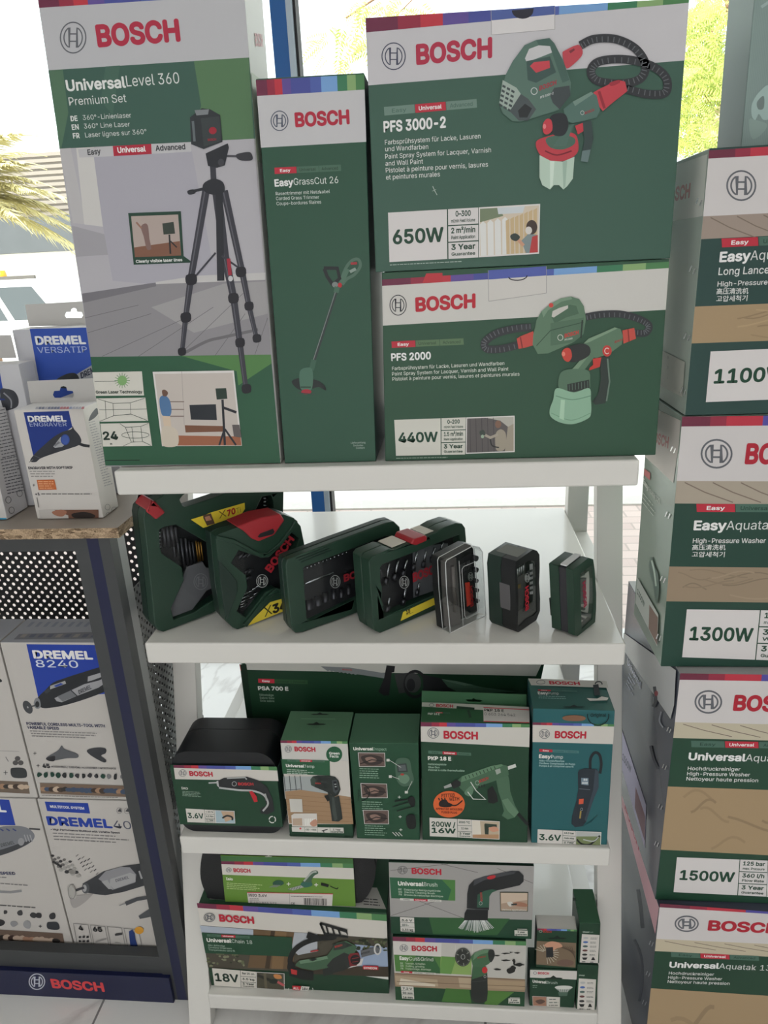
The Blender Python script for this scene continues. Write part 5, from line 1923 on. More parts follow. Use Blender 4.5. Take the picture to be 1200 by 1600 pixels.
f = A.frame_photo(((402, 724), (549, 732), (551, 823), (402, 810)), (70, 68, 56))
A.line([f(.05, .2), f(.5, .45)], 14, (40, 40, 36))
A.line([f(.3, .05), f(.35, .95)], 14, (92, 86, 70))
A.blob([f(.62, .1), f(.85, .1), f(.9, .3), f(.68, .32)], (180, 120, 70), 3)
A.line([f(.98, .7), f(.75, .5)], 12, (170, 80, 84))
A.blob([f(.5, .4), f(.75, .38), f(.7, .62), f(.48, .6)], (34, 40, 36), 3)
A.part('product_picture', 'green and black cordless chainsaw')
BK = (28, 30, 30)
A.line([(600, 700), (578, 668), (598, 615), (650, 575), (720, 552), (800, 545)], 26, BK, smooth=True)
A.line([(580, 672), (575, 700), (590, 735)], 24, BK)
A.poly([(568, 690), (640, 712), (700, 722), (700, 768), (640, 764), (575, 744)], BK)
A.poly([(582, 708), (615, 716), (614, 740), (586, 734)], (170, 48, 48))
A.poly([(662, 545), (672, 515), (740, 540), (760, 560), (690, 562)], BK)
A.line([(735, 470), (760, 528), (880, 542), (872, 512), (735, 470)], 11, BK)
for k in range(3):
    A.line([(766 + k * 32, 484 + k * 10), (778 + k * 32, 528 + k * 4)], 9, BK)
A.poly([(604, 690), (625, 665), (690, 655), (770, 640), (800, 600), (820, 572), (870, 562), (925, 590), (915, 625), (860, 640), (800, 680), (790, 700), (700, 716), (640, 706)], (62, 90, 68))
A.poly([(625, 665), (690, 655), (770, 640), (776, 655), (700, 672), (632, 682)], (98, 126, 102))
A.poly([(770, 690), (800, 655), (860, 622), (900, 640), (905, 690), (860, 715), (800, 730)], (40, 44, 42))
A.poly([(800, 580), (860, 566), (905, 585), (850, 605), (806, 612)], (46, 56, 50))
A.text('BOSCH', 812, 598, 9, (160, 56, 52), x1=850, y1=588, bold=.06)
A.blob([(768, 538), (795, 526), (820, 535), (815, 553), (780, 556)], BK, 4)
A.poly([(880, 645), (890, 628), (935, 622), (945, 655), (925, 690), (890, 695)], (110, 34, 38))
A.ell(918, 660, 26, 26, (34, 32, 32))
A.line([(900, 655), (936, 648)], 4, (120, 44, 46))
A.line([(902, 672), (934, 668)], 4, (120, 44, 46))
A.poly([(945, 612), (1025, 592), (1046, 600), (1040, 625), (950, 648)], (92, 94, 96))
A.ring(1034, 605, 16, 26, 8, (190, 190, 188))
A.text('BOSCH', 948, 634, 9, (36, 38, 38), x1=992, y1=622, bold=.05)
A.poly([(676, 660), (706, 650), (722, 656), (696, 668)], (36, 44, 40))
A.line([(685, 618), (725, 610)], 7, (150, 44, 44))
A.poly([(748, 712), (800, 690), (802, 735), (752, 745)], (38, 42, 40))
A.part('motor_badge', 'red badge').poly([(957, 690), (1038, 692), (1038, 713), (957, 709)], (170, 40, 52))
A.text('SYNEON', 963, 707, 10, (208, 204, 200), x1=1030, y1=709, bold=.06)
A.part('battery_badge', 'red and white battery badge')
A.ring(634, 813, 64, 19, 3, (200, 200, 194), a0=-20, a1=200)
A.poly([(590, 794), (636, 797), (630, 819), (592, 816)], (178, 44, 52))
A.poly([(638, 797), (680, 800), (672, 822), (632, 819)], (200, 198, 192))
A.text('ALL', 596, 813, 12, (206, 202, 198), x1=626, y1=815, bold=.06)
A.text('18V', 642, 816, 12, (40, 44, 42), x1=672, y1=818, bold=.06)
A.flush()
T = side_art(root, C, 'top').crop(280, 1300, 3.3333)
T.part('lid_print', 'white panel on the lid')
T.poly([(158, 350), (200, 258), (1030, 290), (1078, 402)], (176, 174, 168))
T.greek(960, 345, 90, 3, 14, 5, (60, 62, 60), slope=.08)
T.flush()

# black bag with sleeve, on the chainsaw box
ZB = H4 + .2125
root = thing('garden_shear_bag', 'soft black zip bag in a lime green card sleeve, lying on the chainsaw box', 'bag', (.18, .09, ZB))
C5v = V(280, 1300, 3.3333)
ol = [on_plane(*C5v(p), Vector((0, .07, 0)), Vector((0, 1, 0))) for p in catmull(((230, 352), (185, 320), (155, 240), (158, 130), (190, 40), (280, 10), (600, 10), (900, 20), (1000, 60), (1035, 160), (1028, 260), (985, 345), (920, 372), (600, 362)), True, 4)]
zmin = min(p.z for p in ol)
ol = [Vector((max(.006, min(.372, p.x)), p.y, min(.442, ZB + .0008 + (p.z - zmin) * .93))) for p in ol]
b = MB()
b.prism(ol, [], Vector((0, -.036, 0)), Vector((0, .085, 0)), M('black_nylon', (20, 21, 24), rough=.6, bump=.3, bscale=600))
b.build('bag_body', root, bevel=.018, seg=4, angle=60)
b = MB()
b.tube([(p.x + (.002 if p.x > .18 else -.002), .085, max(p.z, ZB + .004)) for p in ol[-4:] + ol[:14]], .0022, M('zip_tape', (30, 31, 34), rough=.5), n=6)
b.build('zip', root)
so_ = Vector((0, .0305, 0))
q = [on_plane(*C5v(p), so_, Vector((0, 1, 0))) for p in ((215, 122), (905, 140), (920, 403), (242, 377))]
b = MB()
b.hexa([(q[3].x, .0305, ZB + .0006), (q[2].x, .0305, ZB + .0006), (q[2].x, .032, ZB + .0006), (q[3].x, .032, ZB + .0006)],
       [(q[0].x, .0305, q[0].z), (q[1].x, .0305, q[1].z), (q[1].x, .032, q[1].z), (q[0].x, .032, q[0].z)], P((96, 132, 56)))
sleeve = b.build('card_sleeve', root)
A = Art(sleeve, so_, Vector((0, -1, 0)), Vector((0, 0, 1)), [C5v(p) for p in ((215, 122), (905, 140), (920, 403), (242, 377))]).crop(280, 1300, 3.3333)
A.zlim = (ZB + .0008, 99, -99, 99)
A.part('sleeve_flap', 'dark green upper flap of the sleeve').band(124, 141, 152, 165, (64, 104, 62))
hang_hole(A, 465, 128, 20, 8, (160, 164, 150))
A.part('header_band').band(167, 188, 222, 247, (196, 193, 186))
A.part('colour_stripe').rainbow(152, 165, 167, 188)
A.part('emblem').emblem(258, 197, 14, SILVER, .12, 12)
A.part('brand_lettering', 'red lettering').text('BOSCH', 285, 207, 18, RED, x1=371, y1=211, bold=.075)
A.part('product_title').text('Isio', 246, 249, 12, (214, 216, 206), x1=280, y1=251, bold=.06)
A.greek(248, 263, 200, 4, 9, 3.5, (170, 190, 130), slope=.06)
A.part('product_picture', 'grass shear with a spare blade')
A.blob([(634, 280), (640, 262), (668, 228), (690, 204), (716, 200), (724, 214), (704, 226), (690, 250), (690, 276), (660, 286)], (66, 92, 74))
A.line([(650, 255), (690, 212), (716, 206)], 9, (160, 166, 160), smooth=True)
A.blob([(634, 282), (640, 262), (688, 262), (692, 278), (662, 287)], (52, 96, 84), 4)
A.poly([(566, 294), (634, 276), (650, 286), (592, 303)], (150, 154, 148))
for k in range(5):
    A.line([(576 + k * 14, 292 - k * 3), (568 + k * 14, 302 - k * 2)], 3, (90, 96, 92))
A.blob([(488, 262), (510, 250), (538, 254), (545, 268), (525, 278), (495, 276)], (44, 80, 64), 4)
for k in range(4):
    A.line([(500 + k * 9, 274), (470 + k * 11, 286)], 3, (120, 126, 120))
for x, y in ((570, 269), (714, 273)):
    A.line([(x - 10, y), (x + 10, y)], 4, (206, 208, 196))
    A.line([(x, y - 9), (x, y + 9)], 4, (206, 208, 196))
A.poly([(740, 262), (780, 272), (776, 286), (738, 276)], (30, 34, 32))
A.line([(786, 280), (820, 294), (828, 286)], 4, (30, 34, 32), smooth=True)
A.part('price_sticker', 'white sticker with a barcode')
A.poly([(354, 312), (801, 320), (797, 391), (362, 376)], (196, 190, 186))
A.line([(354, 313), (801, 321)], 4, (190, 80, 84))
A.line([(362, 374), (797, 389)], 4, (190, 80, 84))
A.text('ISIO 3.6V', 362, 332, 12, (36, 34, 34), x1=458, y1=335, bold=.05)
A.greek(368, 342, 60, 2, 8, 3, (120, 116, 114))
A.text('0 600 833 172', 372, 370, 11, (60, 58, 58), x1=508, y1=373)
A.text('CE', 584, 376, 11, (40, 38, 38), x1=604, y1=377, bold=.04)
A.line([(575, 318), (577, 380)], 1.6, (140, 136, 134))
for k in range(26):
    x = 650 + k * 4.6
    A.line([(x, 341 + k * .12), (x + 1.5, 376 + k * .12)], random.choice((1.4, 2.4, 3.2)), (36, 34, 34))
A.greek(584, 330, 190, 1, 8, 3, (120, 116, 114), slope=.02)
A.flush()

# brush boxes
DG4 = (26, 58, 40)
root, A, C = carton('cutter_box', 'box with a cutting disc tool and black splashes, under the brush box', 'box', (613.3, 1463.3), (822.3, 1470.7), (819.3, 1574), (618.3, 1561.7), H4, .008, .1, front=(64, 100, 60), side=(22, 46, 34))
A.crop(590, 1320, 3.0)
A.part('wall_picture', 'pale wall and wooden boards printed on the front')
A.band(450, 470, 606, 632, (178, 176, 170))
A.band(600, 630, 664, 690, (146, 126, 104))
A.poly([(80, 612), (280, 632), (284, 664), (88, 656)], (166, 148, 124))
A.poly([(108, 626), (270, 655), (270, 664), (100, 656)], (196, 186, 168))
A.poly([(378, 622), (440, 626), (440, 672), (385, 668)], (170, 152, 128))
A.poly([(515, 632), (692, 642), (692, 682), (515, 672)], (158, 138, 112))
A.line([(84, 604), (692, 634)], 3, (96, 78, 60))
A.line([(90, 640), (692, 664)], 2.4, (96, 78, 60))
for k in range(4):
    A.line([(205 + k * 80, 470), (205 + k * 80, 606)], 3, (188, 186, 180))
A.poly([(293, 522), (440, 530), (440, 610), (290, 602)], (130, 158, 92))
A.poly([(300, 522), (370, 526), (345, 606), (292, 602)], (96, 138, 72))
A.part('footer_panel').band(664, 690, 725, 764, (30, 66, 42))
A.poly([(320, 672), (430, 678), (440, 742), (300, 734)], (62, 104, 48))
A.poly([(515, 682), (640, 690), (560, 752), (500, 748)], (76, 116, 54))
A.part('title_panel').poly([(77, 514), (296, 524), (293, 603), (84, 592)], (74, 118, 60))
A.poly([(180, 519), (260, 522), (292, 580), (292, 602), (150, 596)], (50, 92, 56))
A.part('header_band').poly([(72, 452), (300, 460), (298, 524), (77, 514)], (196, 193, 188))
A.part('colour_stripe').rainbow(430, 454, 450, 472)
A.part('emblem').emblem(123, 483, 19, SILVER, .12, 16)
A.part('brand_lettering', 'red lettering').text('BOSCH', 162, 495, 22, RED, x1=277, y1=498, bold=.075)
A.part('product_title').text('Easy', 104, 538, 16, (216, 216, 210), x1=145, y1=540, bold=.06)
A.text('Cut&Grind', 147, 540, 16, (206, 210, 202), x1=261, y1=545)
A.part('caption_text')
for t, x, y, x1, y1 in (('DE   Trennen, Schleifen', 107, 558, 223, 562), ('EN   Cutting, grinding', 108, 570, 219, 574), ('FR   Tronçonnage, ébarbage', 109, 582, 250, 588)):
    A.text(t, x, y, 8, (180, 194, 172), x1=x1, y1=y1, bold=.02)
A.part('grade_strip').grade((109, 589), (273, 599), 9, 0, dark=(186, 186, 178), txt=(40, 60, 46))
A.part('splash_print', 'black splashes')
random.seed(4)
for x, y, sx, sy in ((628, 585, 26, 20), (660, 560, 28, 9), (560, 582, 18, 6), (600, 540, 22, 5), (640, 545, 10, 12), (680, 560, 10, 5), (655, 505, 14, 4), (600, 508, 22, 4), (560, 518, 16, 3), (625, 502, 8, 3)):
    A.blob([(x + sx * math.cos(t) * random.uniform(.5, 1.1), y + sy * math.sin(t) * random.uniform(.5, 1.1)) for t in (k * .7 for k in range(9))], (36, 36, 34), 3)
A.part('rating_panel')
A.poly([(109, 659), (168, 662), (172, 723), (115, 719)], (196, 194, 186))
for i, t in enumerate(('7.2 V', '50 mm', '14 mm')):
    A.text(t, 118 + i, 676 + i * 20, 9, (30, 50, 40), x1=162 + i, y1=678 + i * 20, bold=.06)
    A.line([(112 + i * 2, 681 + i * 19), (170 + i, 683 + i * 19)], 1.6, (40, 60, 50))
A.part('guarantee_panel')
A.poly([(613, 717), (667, 719), (667, 743), (613, 741)], (190, 190, 182))
A.text('2 year', 624, 728, 7, (30, 50, 40), x1=656, y1=729, bold=.06)
A.text('guarantee', 617, 738, 7, (30, 50, 40), x1=663, y1=739, bold=.06)
A.line([(620, 714), (666, 715)], 3, (190, 190, 182))
A.part('product_picture', 'cordless cutter with a slotted disc')
A.poly([(446, 560), (508, 566), (514, 600), (516, 690), (512, 728), (490, 740), (455, 736), (438, 718), (438, 640)], (38, 42, 40))
A.poly([(446, 560), (508, 566), (514, 600), (500, 610), (442, 628)], (60, 94, 66))
A.line([(438, 640), (508, 634)], 2, (66, 72, 70))
A.poly([(436, 522), (456, 502), (498, 488), (532, 488), (546, 504), (544, 532), (520, 556), (490, 572), (446, 566)], (64, 98, 70))
A.poly([(456, 502), (498, 488), (532, 488), (540, 496), (480, 512), (446, 540)], (94, 126, 98))
A.text('BOSCH', 468, 530, 7, (150, 54, 50), x1=505, y1=524, bold=.05)
A.blob([(520, 492), (544, 492), (548, 520), (532, 548), (520, 530)], (44, 48, 46), 3)
A.ell(400, 524, 37, 43, (46, 48, 46), n=28)
A.ring(400, 524, 33, 39, 2, (92, 96, 92))
for k in range(6):
    t = k * math.pi / 3 + .4
    A.line([(400 + 22 * math.cos(t), 524 + 27 * math.sin(t)), (400 + 34 * math.cos(t), 524 + 40 * math.sin(t))], 4, (130, 134, 126))
A.ring(400, 522, 9, 11, 3, (140, 144, 140))
A.ell(502, 584, 13, 15, (176, 44, 46))
A.ring(503, 614, 5, 6, 2, (160, 164, 160))
A.flush()

root, A, C = carton('cleaning_brush_box', 'large box with an electric cleaning brush, standing on the cutter box', 'box', (607.3, 1347), (834.5, 1353), (830.7, 1466), (610.7, 1456.3), H4 + .169, .012, .1, front=(28, 62, 44), side=(20, 42, 32), zt=H4 + .169 + .1745)
A.crop(590, 1320, 3.0)
A.part('tile_picture', 'grey tiles printed behind the brush')
A.band(82, 100, 336, 352, (150, 148, 146))
for a, b_ in (((64, 332), (345, 240)), ((150, 246), (405, 345)), ((300, 90), (470, 130)), ((60, 120), (330, 90)), ((560, 110), (728, 180))):
    A.line([a, b_], 2.4, (100, 98, 96))
A.part('footer_panel').poly([(240, 340), (620, 346), (560, 424), (260, 418)], (48, 88, 52))
A.part('title_panel').poly([(56, 152), (364, 165), (364, 262), (64, 250)], (46, 92, 66))
A.poly([(300, 162), (364, 165), (364, 262), (330, 260), (345, 210)], (72, 118, 62))
A.part('emblem').emblem(117, 118, 22, (84, 84, 84), .12, 18)
A.part('brand_lettering', 'red lettering').text('BOSCH', 162, 134, 25, RED, x1=297, y1=140, bold=.075)
A.part('product_title').text('Universal', 97, 189, 18, (214, 216, 210), x1=214, y1=193, bold=.06)
A.text('Brush', 217, 193, 18, (198, 206, 198), x1=280, y1=196)
A.part('caption_text')
for t, x, y, x1, y1 in (('DE   Elektrische Reinigungsbürste', 98, 212, 295, 220), ('EN   Electric Cleaning Brush', 99, 224, 268, 231), ('FR   Brosse de nettoyage électrique', 100, 236, 307, 245)):
    A.text(t, x, y, 8, (180, 196, 180), x1=x1, y1=y1, bold=.02)
A.part('grade_strip').grade((105, 249), (300, 257), 10, 1, dark=(190, 190, 184), txt=(40, 60, 46))
A.part('product_picture', 'black electric brush with white bristles')
random.seed(5)
for k in range(30):
    f_ = k / 29
    x0, x1 = 412 + 96 * f_, 380 + 164 * f_
    A.line([(x0, 350), (x1, 388 + 18 * math.sin(math.pi * f_) + random.uniform(-4, 4))], 3.2, random.choice(((196, 200, 198), (170, 176, 174), (206, 208, 206), (96, 110, 104))))
A.poly([(418, 296), (420, 225), (428, 188), (452, 162), (500, 146), (630, 120), (664, 122), (684, 142), (684, 170), (666, 188), (560, 212), (536, 222), (524, 240), (522, 304)], (34, 36, 38))
A.poly([(452, 162), (500, 146), (630, 120), (650, 122), (640, 134), (500, 164), (450, 190)], (64, 66, 70))
A.poly([(468, 232), (500, 214), (536, 206), (560, 212), (536, 222), (524, 240), (521, 292), (466, 292)], (46, 82, 66))
A.blob([(512, 152), (530, 142), (552, 142), (548, 154), (524, 160)], (172, 44, 50), 4)
A.poly([(408, 318), (418, 300), (518, 302), (516, 352), (404, 352)], (30, 32, 34))
A.line([(418, 300), (520, 302)], 3, (70, 74, 76))
A.text('BOSCH', 492, 262, 9, (160, 56, 54), x1=489, y1=222, bold=.05)
A.ring(483, 272, 7, 8, 2, (150, 156, 154))
f = A.frame_photo(((573, 219), (706, 220), (704, 311), (575, 309)), (160, 138, 120), border=(28, 54, 42))
A.poly([f(.04, .05), f(.96, .05), f(.96, .4), f(.04, .6)], (186, 168, 150))
A.blob([f(.25, .55), f(.4, .5), f(.48, .65), f(.35, .75)], (190, 188, 182), 4)
A.blob([f(.45, .6), f(.65, .5), f(.95, .6), f(.95, .75), f(.6, .72)], (150, 108, 88), 4)
A.line([f(.4, .65), f(.6, .62)], 8, (44, 48, 48))
A.text('Various applications', *f(.06, .95), 7, (190, 192, 186), x1=f(.94, .96)[0], y1=f(.94, .96)[1], bold=.03)
A.part('rating_panel')
A.poly([(105, 336), (171, 339), (174, 408), (108, 404)], (196, 193, 188))
for i, t in enumerate(('3.6 V', '', '0.33 kg')):
    if t:
        A.text(t, 113 + i, 355 + i * 22, 9, (30, 50, 40), x1=162 + i * 2, y1=357 + i * 22, bold=.06)
    A.line([(106 + i, 360 + i * 21), (172 + i, 363 + i * 21)], 1.6, (40, 60, 50))
A.greek(114, 368, 34, 2, 7, 3, (60, 80, 70))
A.part('guarantee_panel')
A.poly([(641, 397), (703, 399), (703, 425), (642, 423)], (190, 190, 182))
A.text('2 year', 656, 409, 7, (30, 50, 40), x1=690, y1=410, bold=.06)
A.text('guarantee', 646, 420, 7, (30, 50, 40), x1=699, y1=421, bold=.06)
A.line([(654, 392), (700, 393)], 3, (190, 190, 182))
A.flush()

# accessory boxes
G_ACC = 'small brush accessory boxes at the right end of the bottom shelf'
zt1 = H4 + .0985


def cells(A, q, body=(196, 192, 186)):
    f = A.bq(q)
    A.part('pad_chart', 'white chart of coloured pads')
    A.poly(q, body)
    for i, c in enumerate(((170, 172, 172), (70, 100, 160), (74, 96, 94), (96, 56, 56), (38, 38, 40))):
        A.ell(*f(.24, .13 + i * .145), abs(q[1][0] - q[0][0]) * .15, abs(q[3][1] - q[0][1]) * .036, c, n=14)
        a = f(.5, .11 + i * .145)
        A.greek(a[0], a[1], abs(q[1][0] - q[0][0]) * .42, 2, 5, 2, (90, 94, 92))
    w_ = abs(q[1][0] - q[0][0])
    h_ = abs(q[3][1] - q[0][1])
    x, y = f(.26, .86)
    A.poly([(x - w_ * .16, y - h_ * .05), (x + w_ * .16, y - h_ * .05), (x + w_ * .08, y + h_ * .03), (x - w_ * .08, y + h_ * .03)], (34, 34, 36))
    x, y = f(.72, .84)
    A.poly([(x - w_ * .04, y - h_ * .05), (x + w_ * .04, y - h_ * .05), (x + w_ * .12, y + h_ * .05), (x - w_ * .12, y + h_ * .05)], (34, 34, 36))
    a = f(.12, .95)
    A.greek(a[0], a[1], w_ * .28, 1, 4, 3, (40, 42, 42))
    a = f(.56, .95)
    A.greek(a[0], a[1], w_ * .28, 1, 4, 3, (40, 42, 42))


root, A, C = carton('brush_head_box', 'small box with a bristle cup and white header, lower left of the four accessory boxes', 'box', (828.3, 1514.3), (902, 1516.7), (896.5, 1577.5), (827, 1570.7), H4, .01, .045, front=DG4, side=(24, 52, 38), zt=zt1, group=G_ACC)
A.crop(590, 1320, 3.0)
A.part('header_band').band(586, 592, 622, 632, (194, 190, 186))
A.part('emblem').ring(738, 601, 8, 6, 2, SILVER)
A.part('brand_lettering', 'red lettering').text('BOSCH', 752, 606, 10, RED, x1=803, y1=608, bold=.075)
A.part('hang_tab', 'dark hang slot')
hang_hole(A, 824, 626, 46, 14, (12, 28, 20))
A.part('product_title').text('Universal', 727, 645, 12, (212, 212, 206), x1=790, y1=650, bold=.06)
A.text('Brush', 792, 650, 12, (180, 192, 182), x1=842, y1=653)
A.greek(727, 658, 26, 2, 8, 3, (130, 150, 136))
A.part('product_picture', 'bristle cup')
A.poly([(830, 668), (913, 668), (888, 692), (856, 692)], (160, 166, 160))
for k in range(6):
    A.line([(842 + k * 12, 672), (852 + k * 8, 690)], 2.4, (70, 90, 78))
A.ell(872, 668, 42, 9, (196, 198, 192))
A.poly([(846, 690), (892, 690), (888, 708), (850, 708)], (74, 98, 84))
f = A.frame_photo(((725, 708), (792, 711), (792, 757), (728, 754)), (150, 112, 92))
A.blob([f(.2, .5), f(.6, .3), f(.9, .5), f(.5, .8)], (90, 70, 62), 4)
A.part('rating_panel').poly([(794, 711), (855, 714), (854, 761), (794, 757)], (194, 190, 182))
A.greek(804, 722, 40, 1, 6, 3, (60, 70, 64))
A.greek(804, 736, 44, 1, 6, 5, (110, 116, 110))
A.greek(802, 750, 46, 1, 6, 3, (40, 44, 42))
A.flush()

root, A, C = carton('brush_head_box', 'small box showing a hand scrubbing wicker, upper left of the four accessory boxes', 'box', (839.3, 1451), (901.5, 1453), (901.5, 1513.5), (837.3, 1508.5), zt1 + .0005, .012, .03, front=DG4, side=(24, 52, 38), top=(190, 188, 182), group=G_ACC)
A.crop(590, 1320, 3.0)
A.part('colour_stripe').rainbow(392, 398, 400, 406)
A.part('hang_tab', 'dark hang slot')
hang_hole(A, 841, 438, 46, 14, (12, 28, 20))
A.part('emblem').ring(764, 405, 7, 5, 2, (150, 160, 150))
A.part('brand_lettering', 'red lettering').text('BOSCH', 775, 410, 9, (160, 50, 50), x1=815, y1=412, bold=.06)
A.part('wicker_picture', 'hand scrubbing a wicker chair')
A.poly([(746, 450), (931, 460), (927, 575), (743, 560)], (112, 96, 78))
A.ell(880, 553, 40, 16, (104, 82, 72))
random.seed(9)
for k in range(16):
    t = -2.6 + k * .27
    A.line([(790 + 14 * math.cos(t), 505 + 10 * math.sin(t)), (790 + 60 * math.cos(t), 512 + 46 * math.sin(t))], 2, (190, 186, 170))
for k in range(8):
    A.line([(840 + k * 10, 475), (925, 500 + k * 5)], 2, (78, 64, 52))
A.blob([(780, 470), (810, 452), (850, 458), (866, 476), (840, 484), (820, 496), (800, 482)], (186, 140, 116))
A.poly([(790, 480), (822, 478), (824, 525), (790, 528)], (34, 36, 38))
A.flush()
T = side_art(root, C, 'top').crop(590, 1320, 3.0)
T.part('lid_print', 'small tool on the white lid')
T.poly([(754, 330), (925, 336), (932, 392), (752, 385)], (196, 193, 188))
T.line([(780, 370), (810, 352), (850, 366)], 12, (40, 44, 44))
T.text('BOSCH', 890, 345, 12, (36, 40, 38), x1=893, y1=375, bold=.06)
T.flush()

root, A, C = carton('brush_head_box', 'narrow box with a pad chart, lower right of the four accessory boxes', 'box', (902.3, 1508.5), (935.5, 1510), (931, 1580), (899.5, 1578), H4, .008, .08, front=DG4, side=(22, 48, 36), group=G_ACC, zt=H4 + .1155)
A.crop(590, 1320, 3.0)
A.part('product_title').text('Universal', 944, 614, 6, (170, 184, 172), x1=970, y1=615, bold=.05)
cells(A, ((943, 626), (1024, 631), (1017, 776), (935, 774)))
A.flush()
root, A, C = carton('brush_head_box', 'narrow box with a pad chart, upper right of the four accessory boxes', 'box', (905.3, 1442), (938.5, 1442.5), (936, 1506), (903.3, 1505), H4 + .116, .012, .075, front=DG4, side=(22, 48, 36), top=(46, 84, 60), group=G_ACC)
A.crop(590, 1320, 3.0)
A.part('product_title').text('Universal', 962, 411, 6, (190, 200, 190), x1=990, y1=412, bold=.05)
A.text('Brush', 991, 412, 6, (150, 166, 154), x1=1010, y1=412)
cells(A, ((958, 418), (1040, 423), (1033, 555), (947, 552)))
A.flush()
T = side_art(root, C, 'top').crop(590, 1320, 3.0)
T.part('lid_print', 'faint lettering and slot on the lid')
T.ring(960, 300, 30, 40, 3, (20, 40, 30), a0=-90, a1=90)
T.text('BOSCH', 918, 262, 13, (24, 44, 34), x1=972, y1=262, bold=.05)
T.text('Original', 932, 302, 12, (24, 44, 34), x1=990, y1=302)
for k in range(4):
    T.line([(1000 + k * 7, 232), (1006 + k * 8, 258)], 2.5, (186, 192, 184))
T.flush()
# ================================================================== second shelf: plastic cases
case_g = M('green_case_plastic', (34, 62, 48), rough=.42, spec=.45, bump=.15, bscale=900)
case_dg = M('dark_green_plastic', (24, 46, 38), rough=.4, spec=.45)
case_k = M('black_case_plastic', (24, 26, 28), rough=.42, spec=.4)
red_pl = M('red_latch_plastic', (168, 42, 50), rough=.4, spec=.45)
tray_m = M('black_tray_insert', (22, 23, 26), rough=.6)
steel_m = M('bright_steel', (176, 178, 180), rough=.25, metal=1.0)
dsteel_m = M('black_oxide_steel', (78, 78, 82), rough=.35, metal=.8)
gold_m = M('titanium_gold', (170, 128, 62), rough=.3, metal=.9)
clear_m = glass('clear_plastic', tint=(.93, .94, .94), refl=1.6)
pane_m = glass('smoked_window_plastic', tint=(.93, .94, .95), refl=.35)
grey_pl = M('grey_insert_plastic', (104, 104, 106), rough=.5)


class Case:
    """a hard case standing on shelf two; its front face lies in the upright plane through photo pixel p0, turned by yaw"""

    def __init__(s, name, label, cat, p0, yaw, thick, crop, group='tool cases on the second shelf'):
        s.o = on_plane(p0[0], p0[1], Vector((0, 0, H2)), Vector((0, 0, 1)))
        a = math.radians(yaw)
        s.back = Vector((-math.sin(a), math.cos(a), 0))
        s.ux = Vector((math.cos(a), math.sin(a), 0))
        s.n = -s.back
        s.t = thick
        s.v = V(*crop)
        s.crop = crop
        s.root = thing(name, label, cat, s.o + s.ux * .05 + s.back * thick / 2, group)

    def w(s, p, d=0.0, clamp=True):
        q = s.v(p)
        r = on_plane(q[0], q[1], s.o, s.n)
        if clamp and r.z < H2 + .0008:
            r.z = H2 + .0008
        r.z = min(r.z, H1 - TH - .006)
        return r + s.back * d

    def px(s, p):
        return p

    def prism(s, name, outer, d0, d1, m, holes=(), bevel=0.0, seg=3, angle=40, label=None, smooth_n=0, mside=None, parent=None):
        if smooth_n:
            outer = catmull(outer, True, smooth_n)
        b = MB()
        b.prism([s.w(p) for p in outer], [[s.w(p) for p in h] for h in holes], s.back * d0, s.back * d1, m, mside)
        o = b.build(name, parent or s.root, bevel=bevel, seg=seg, angle=angle)
        if label:
            o['label'] = label
        return o

    def art(s, d=0.0):
        A = Art(s.root, s.o + s.back * d, s.n, Vector((0, 0, 1)), [(0, 0)] * 4)
        A.crop(*s.crop)
        A.zlim = (H2 + .001, 99, -99, 99)
        return A

    def rod(s, name, pts, r, d, m, n=8, r_end=None, label=None):
        b = MB()
        b.tube([s.w(p, d) for p in pts], r, m, n=n, r_end=r_end)
        o = b.build(name, s.root)
        if label:
            o['label'] = label
        return o

    def shell(s, outline, holes, lid, back, f=.5, bevel=.004, d0=0.0, tray=True):
        s.prism('front_lid', outline, d0, s.t * f - .0004, lid, holes=holes, bevel=bevel)
        s.prism('back_shell', outline, s.t * f + .0004, s.t, back, bevel=bevel)
        if tray:
            for h in holes:
                s.prism('tray_insert', h, s.t * f - .006, s.t * f - .001, tray_m)


# ---- large drill bit case with a handle
k = Case('drill_bit_case', 'biggest green case, with a carry handle and red corner latch, at the left end', 'tool case', (256, 988), 43, .052, (190, 760, 6.6667))
c2 = lambda x, y: (x + (320 - 190) * 6.6667, y)
out = [(440, 1528), (380, 1500), (345, 1440), (310, 1100), (262, 640), (228, 330), (240, 262), (330, 160), (430, 95), (470, 40), (560, -60), (900, -190), (1250, -250), (1560, -200), (1660, -120), (1690, 60), (1686, 300), (1700, 700), (1640, 900), (1500, 1010), (940, 1325)]
hole_h = [(606, 140), (640, 95), (720, 40), (860, -20), (1150, -120), (1235, -110), (1250, -40), (1150, 42), (1000, 104), (665, 217), (640, 205)]
win1 = [(395, 455), (450, 420), (560, 398), (640, 440), (890, 585), (1250, 470), (1330, 520), (1250, 700), (1180, 800), (1190, 1010), (1060, 1120), (760, 1310), (545, 1390), (515, 1275), (650, 980), (632, 845), (425, 705), (402, 640)]
win2 = [c2(498, 325), c2(520, 270), c2(598, 112), c2(690, 95), c2(712, 150), c2(722, 280), c2(600, 318)]
k.shell(out, [hole_h, win1, win2], case_g, case_dg, f=.52, bevel=.006, tray=False)
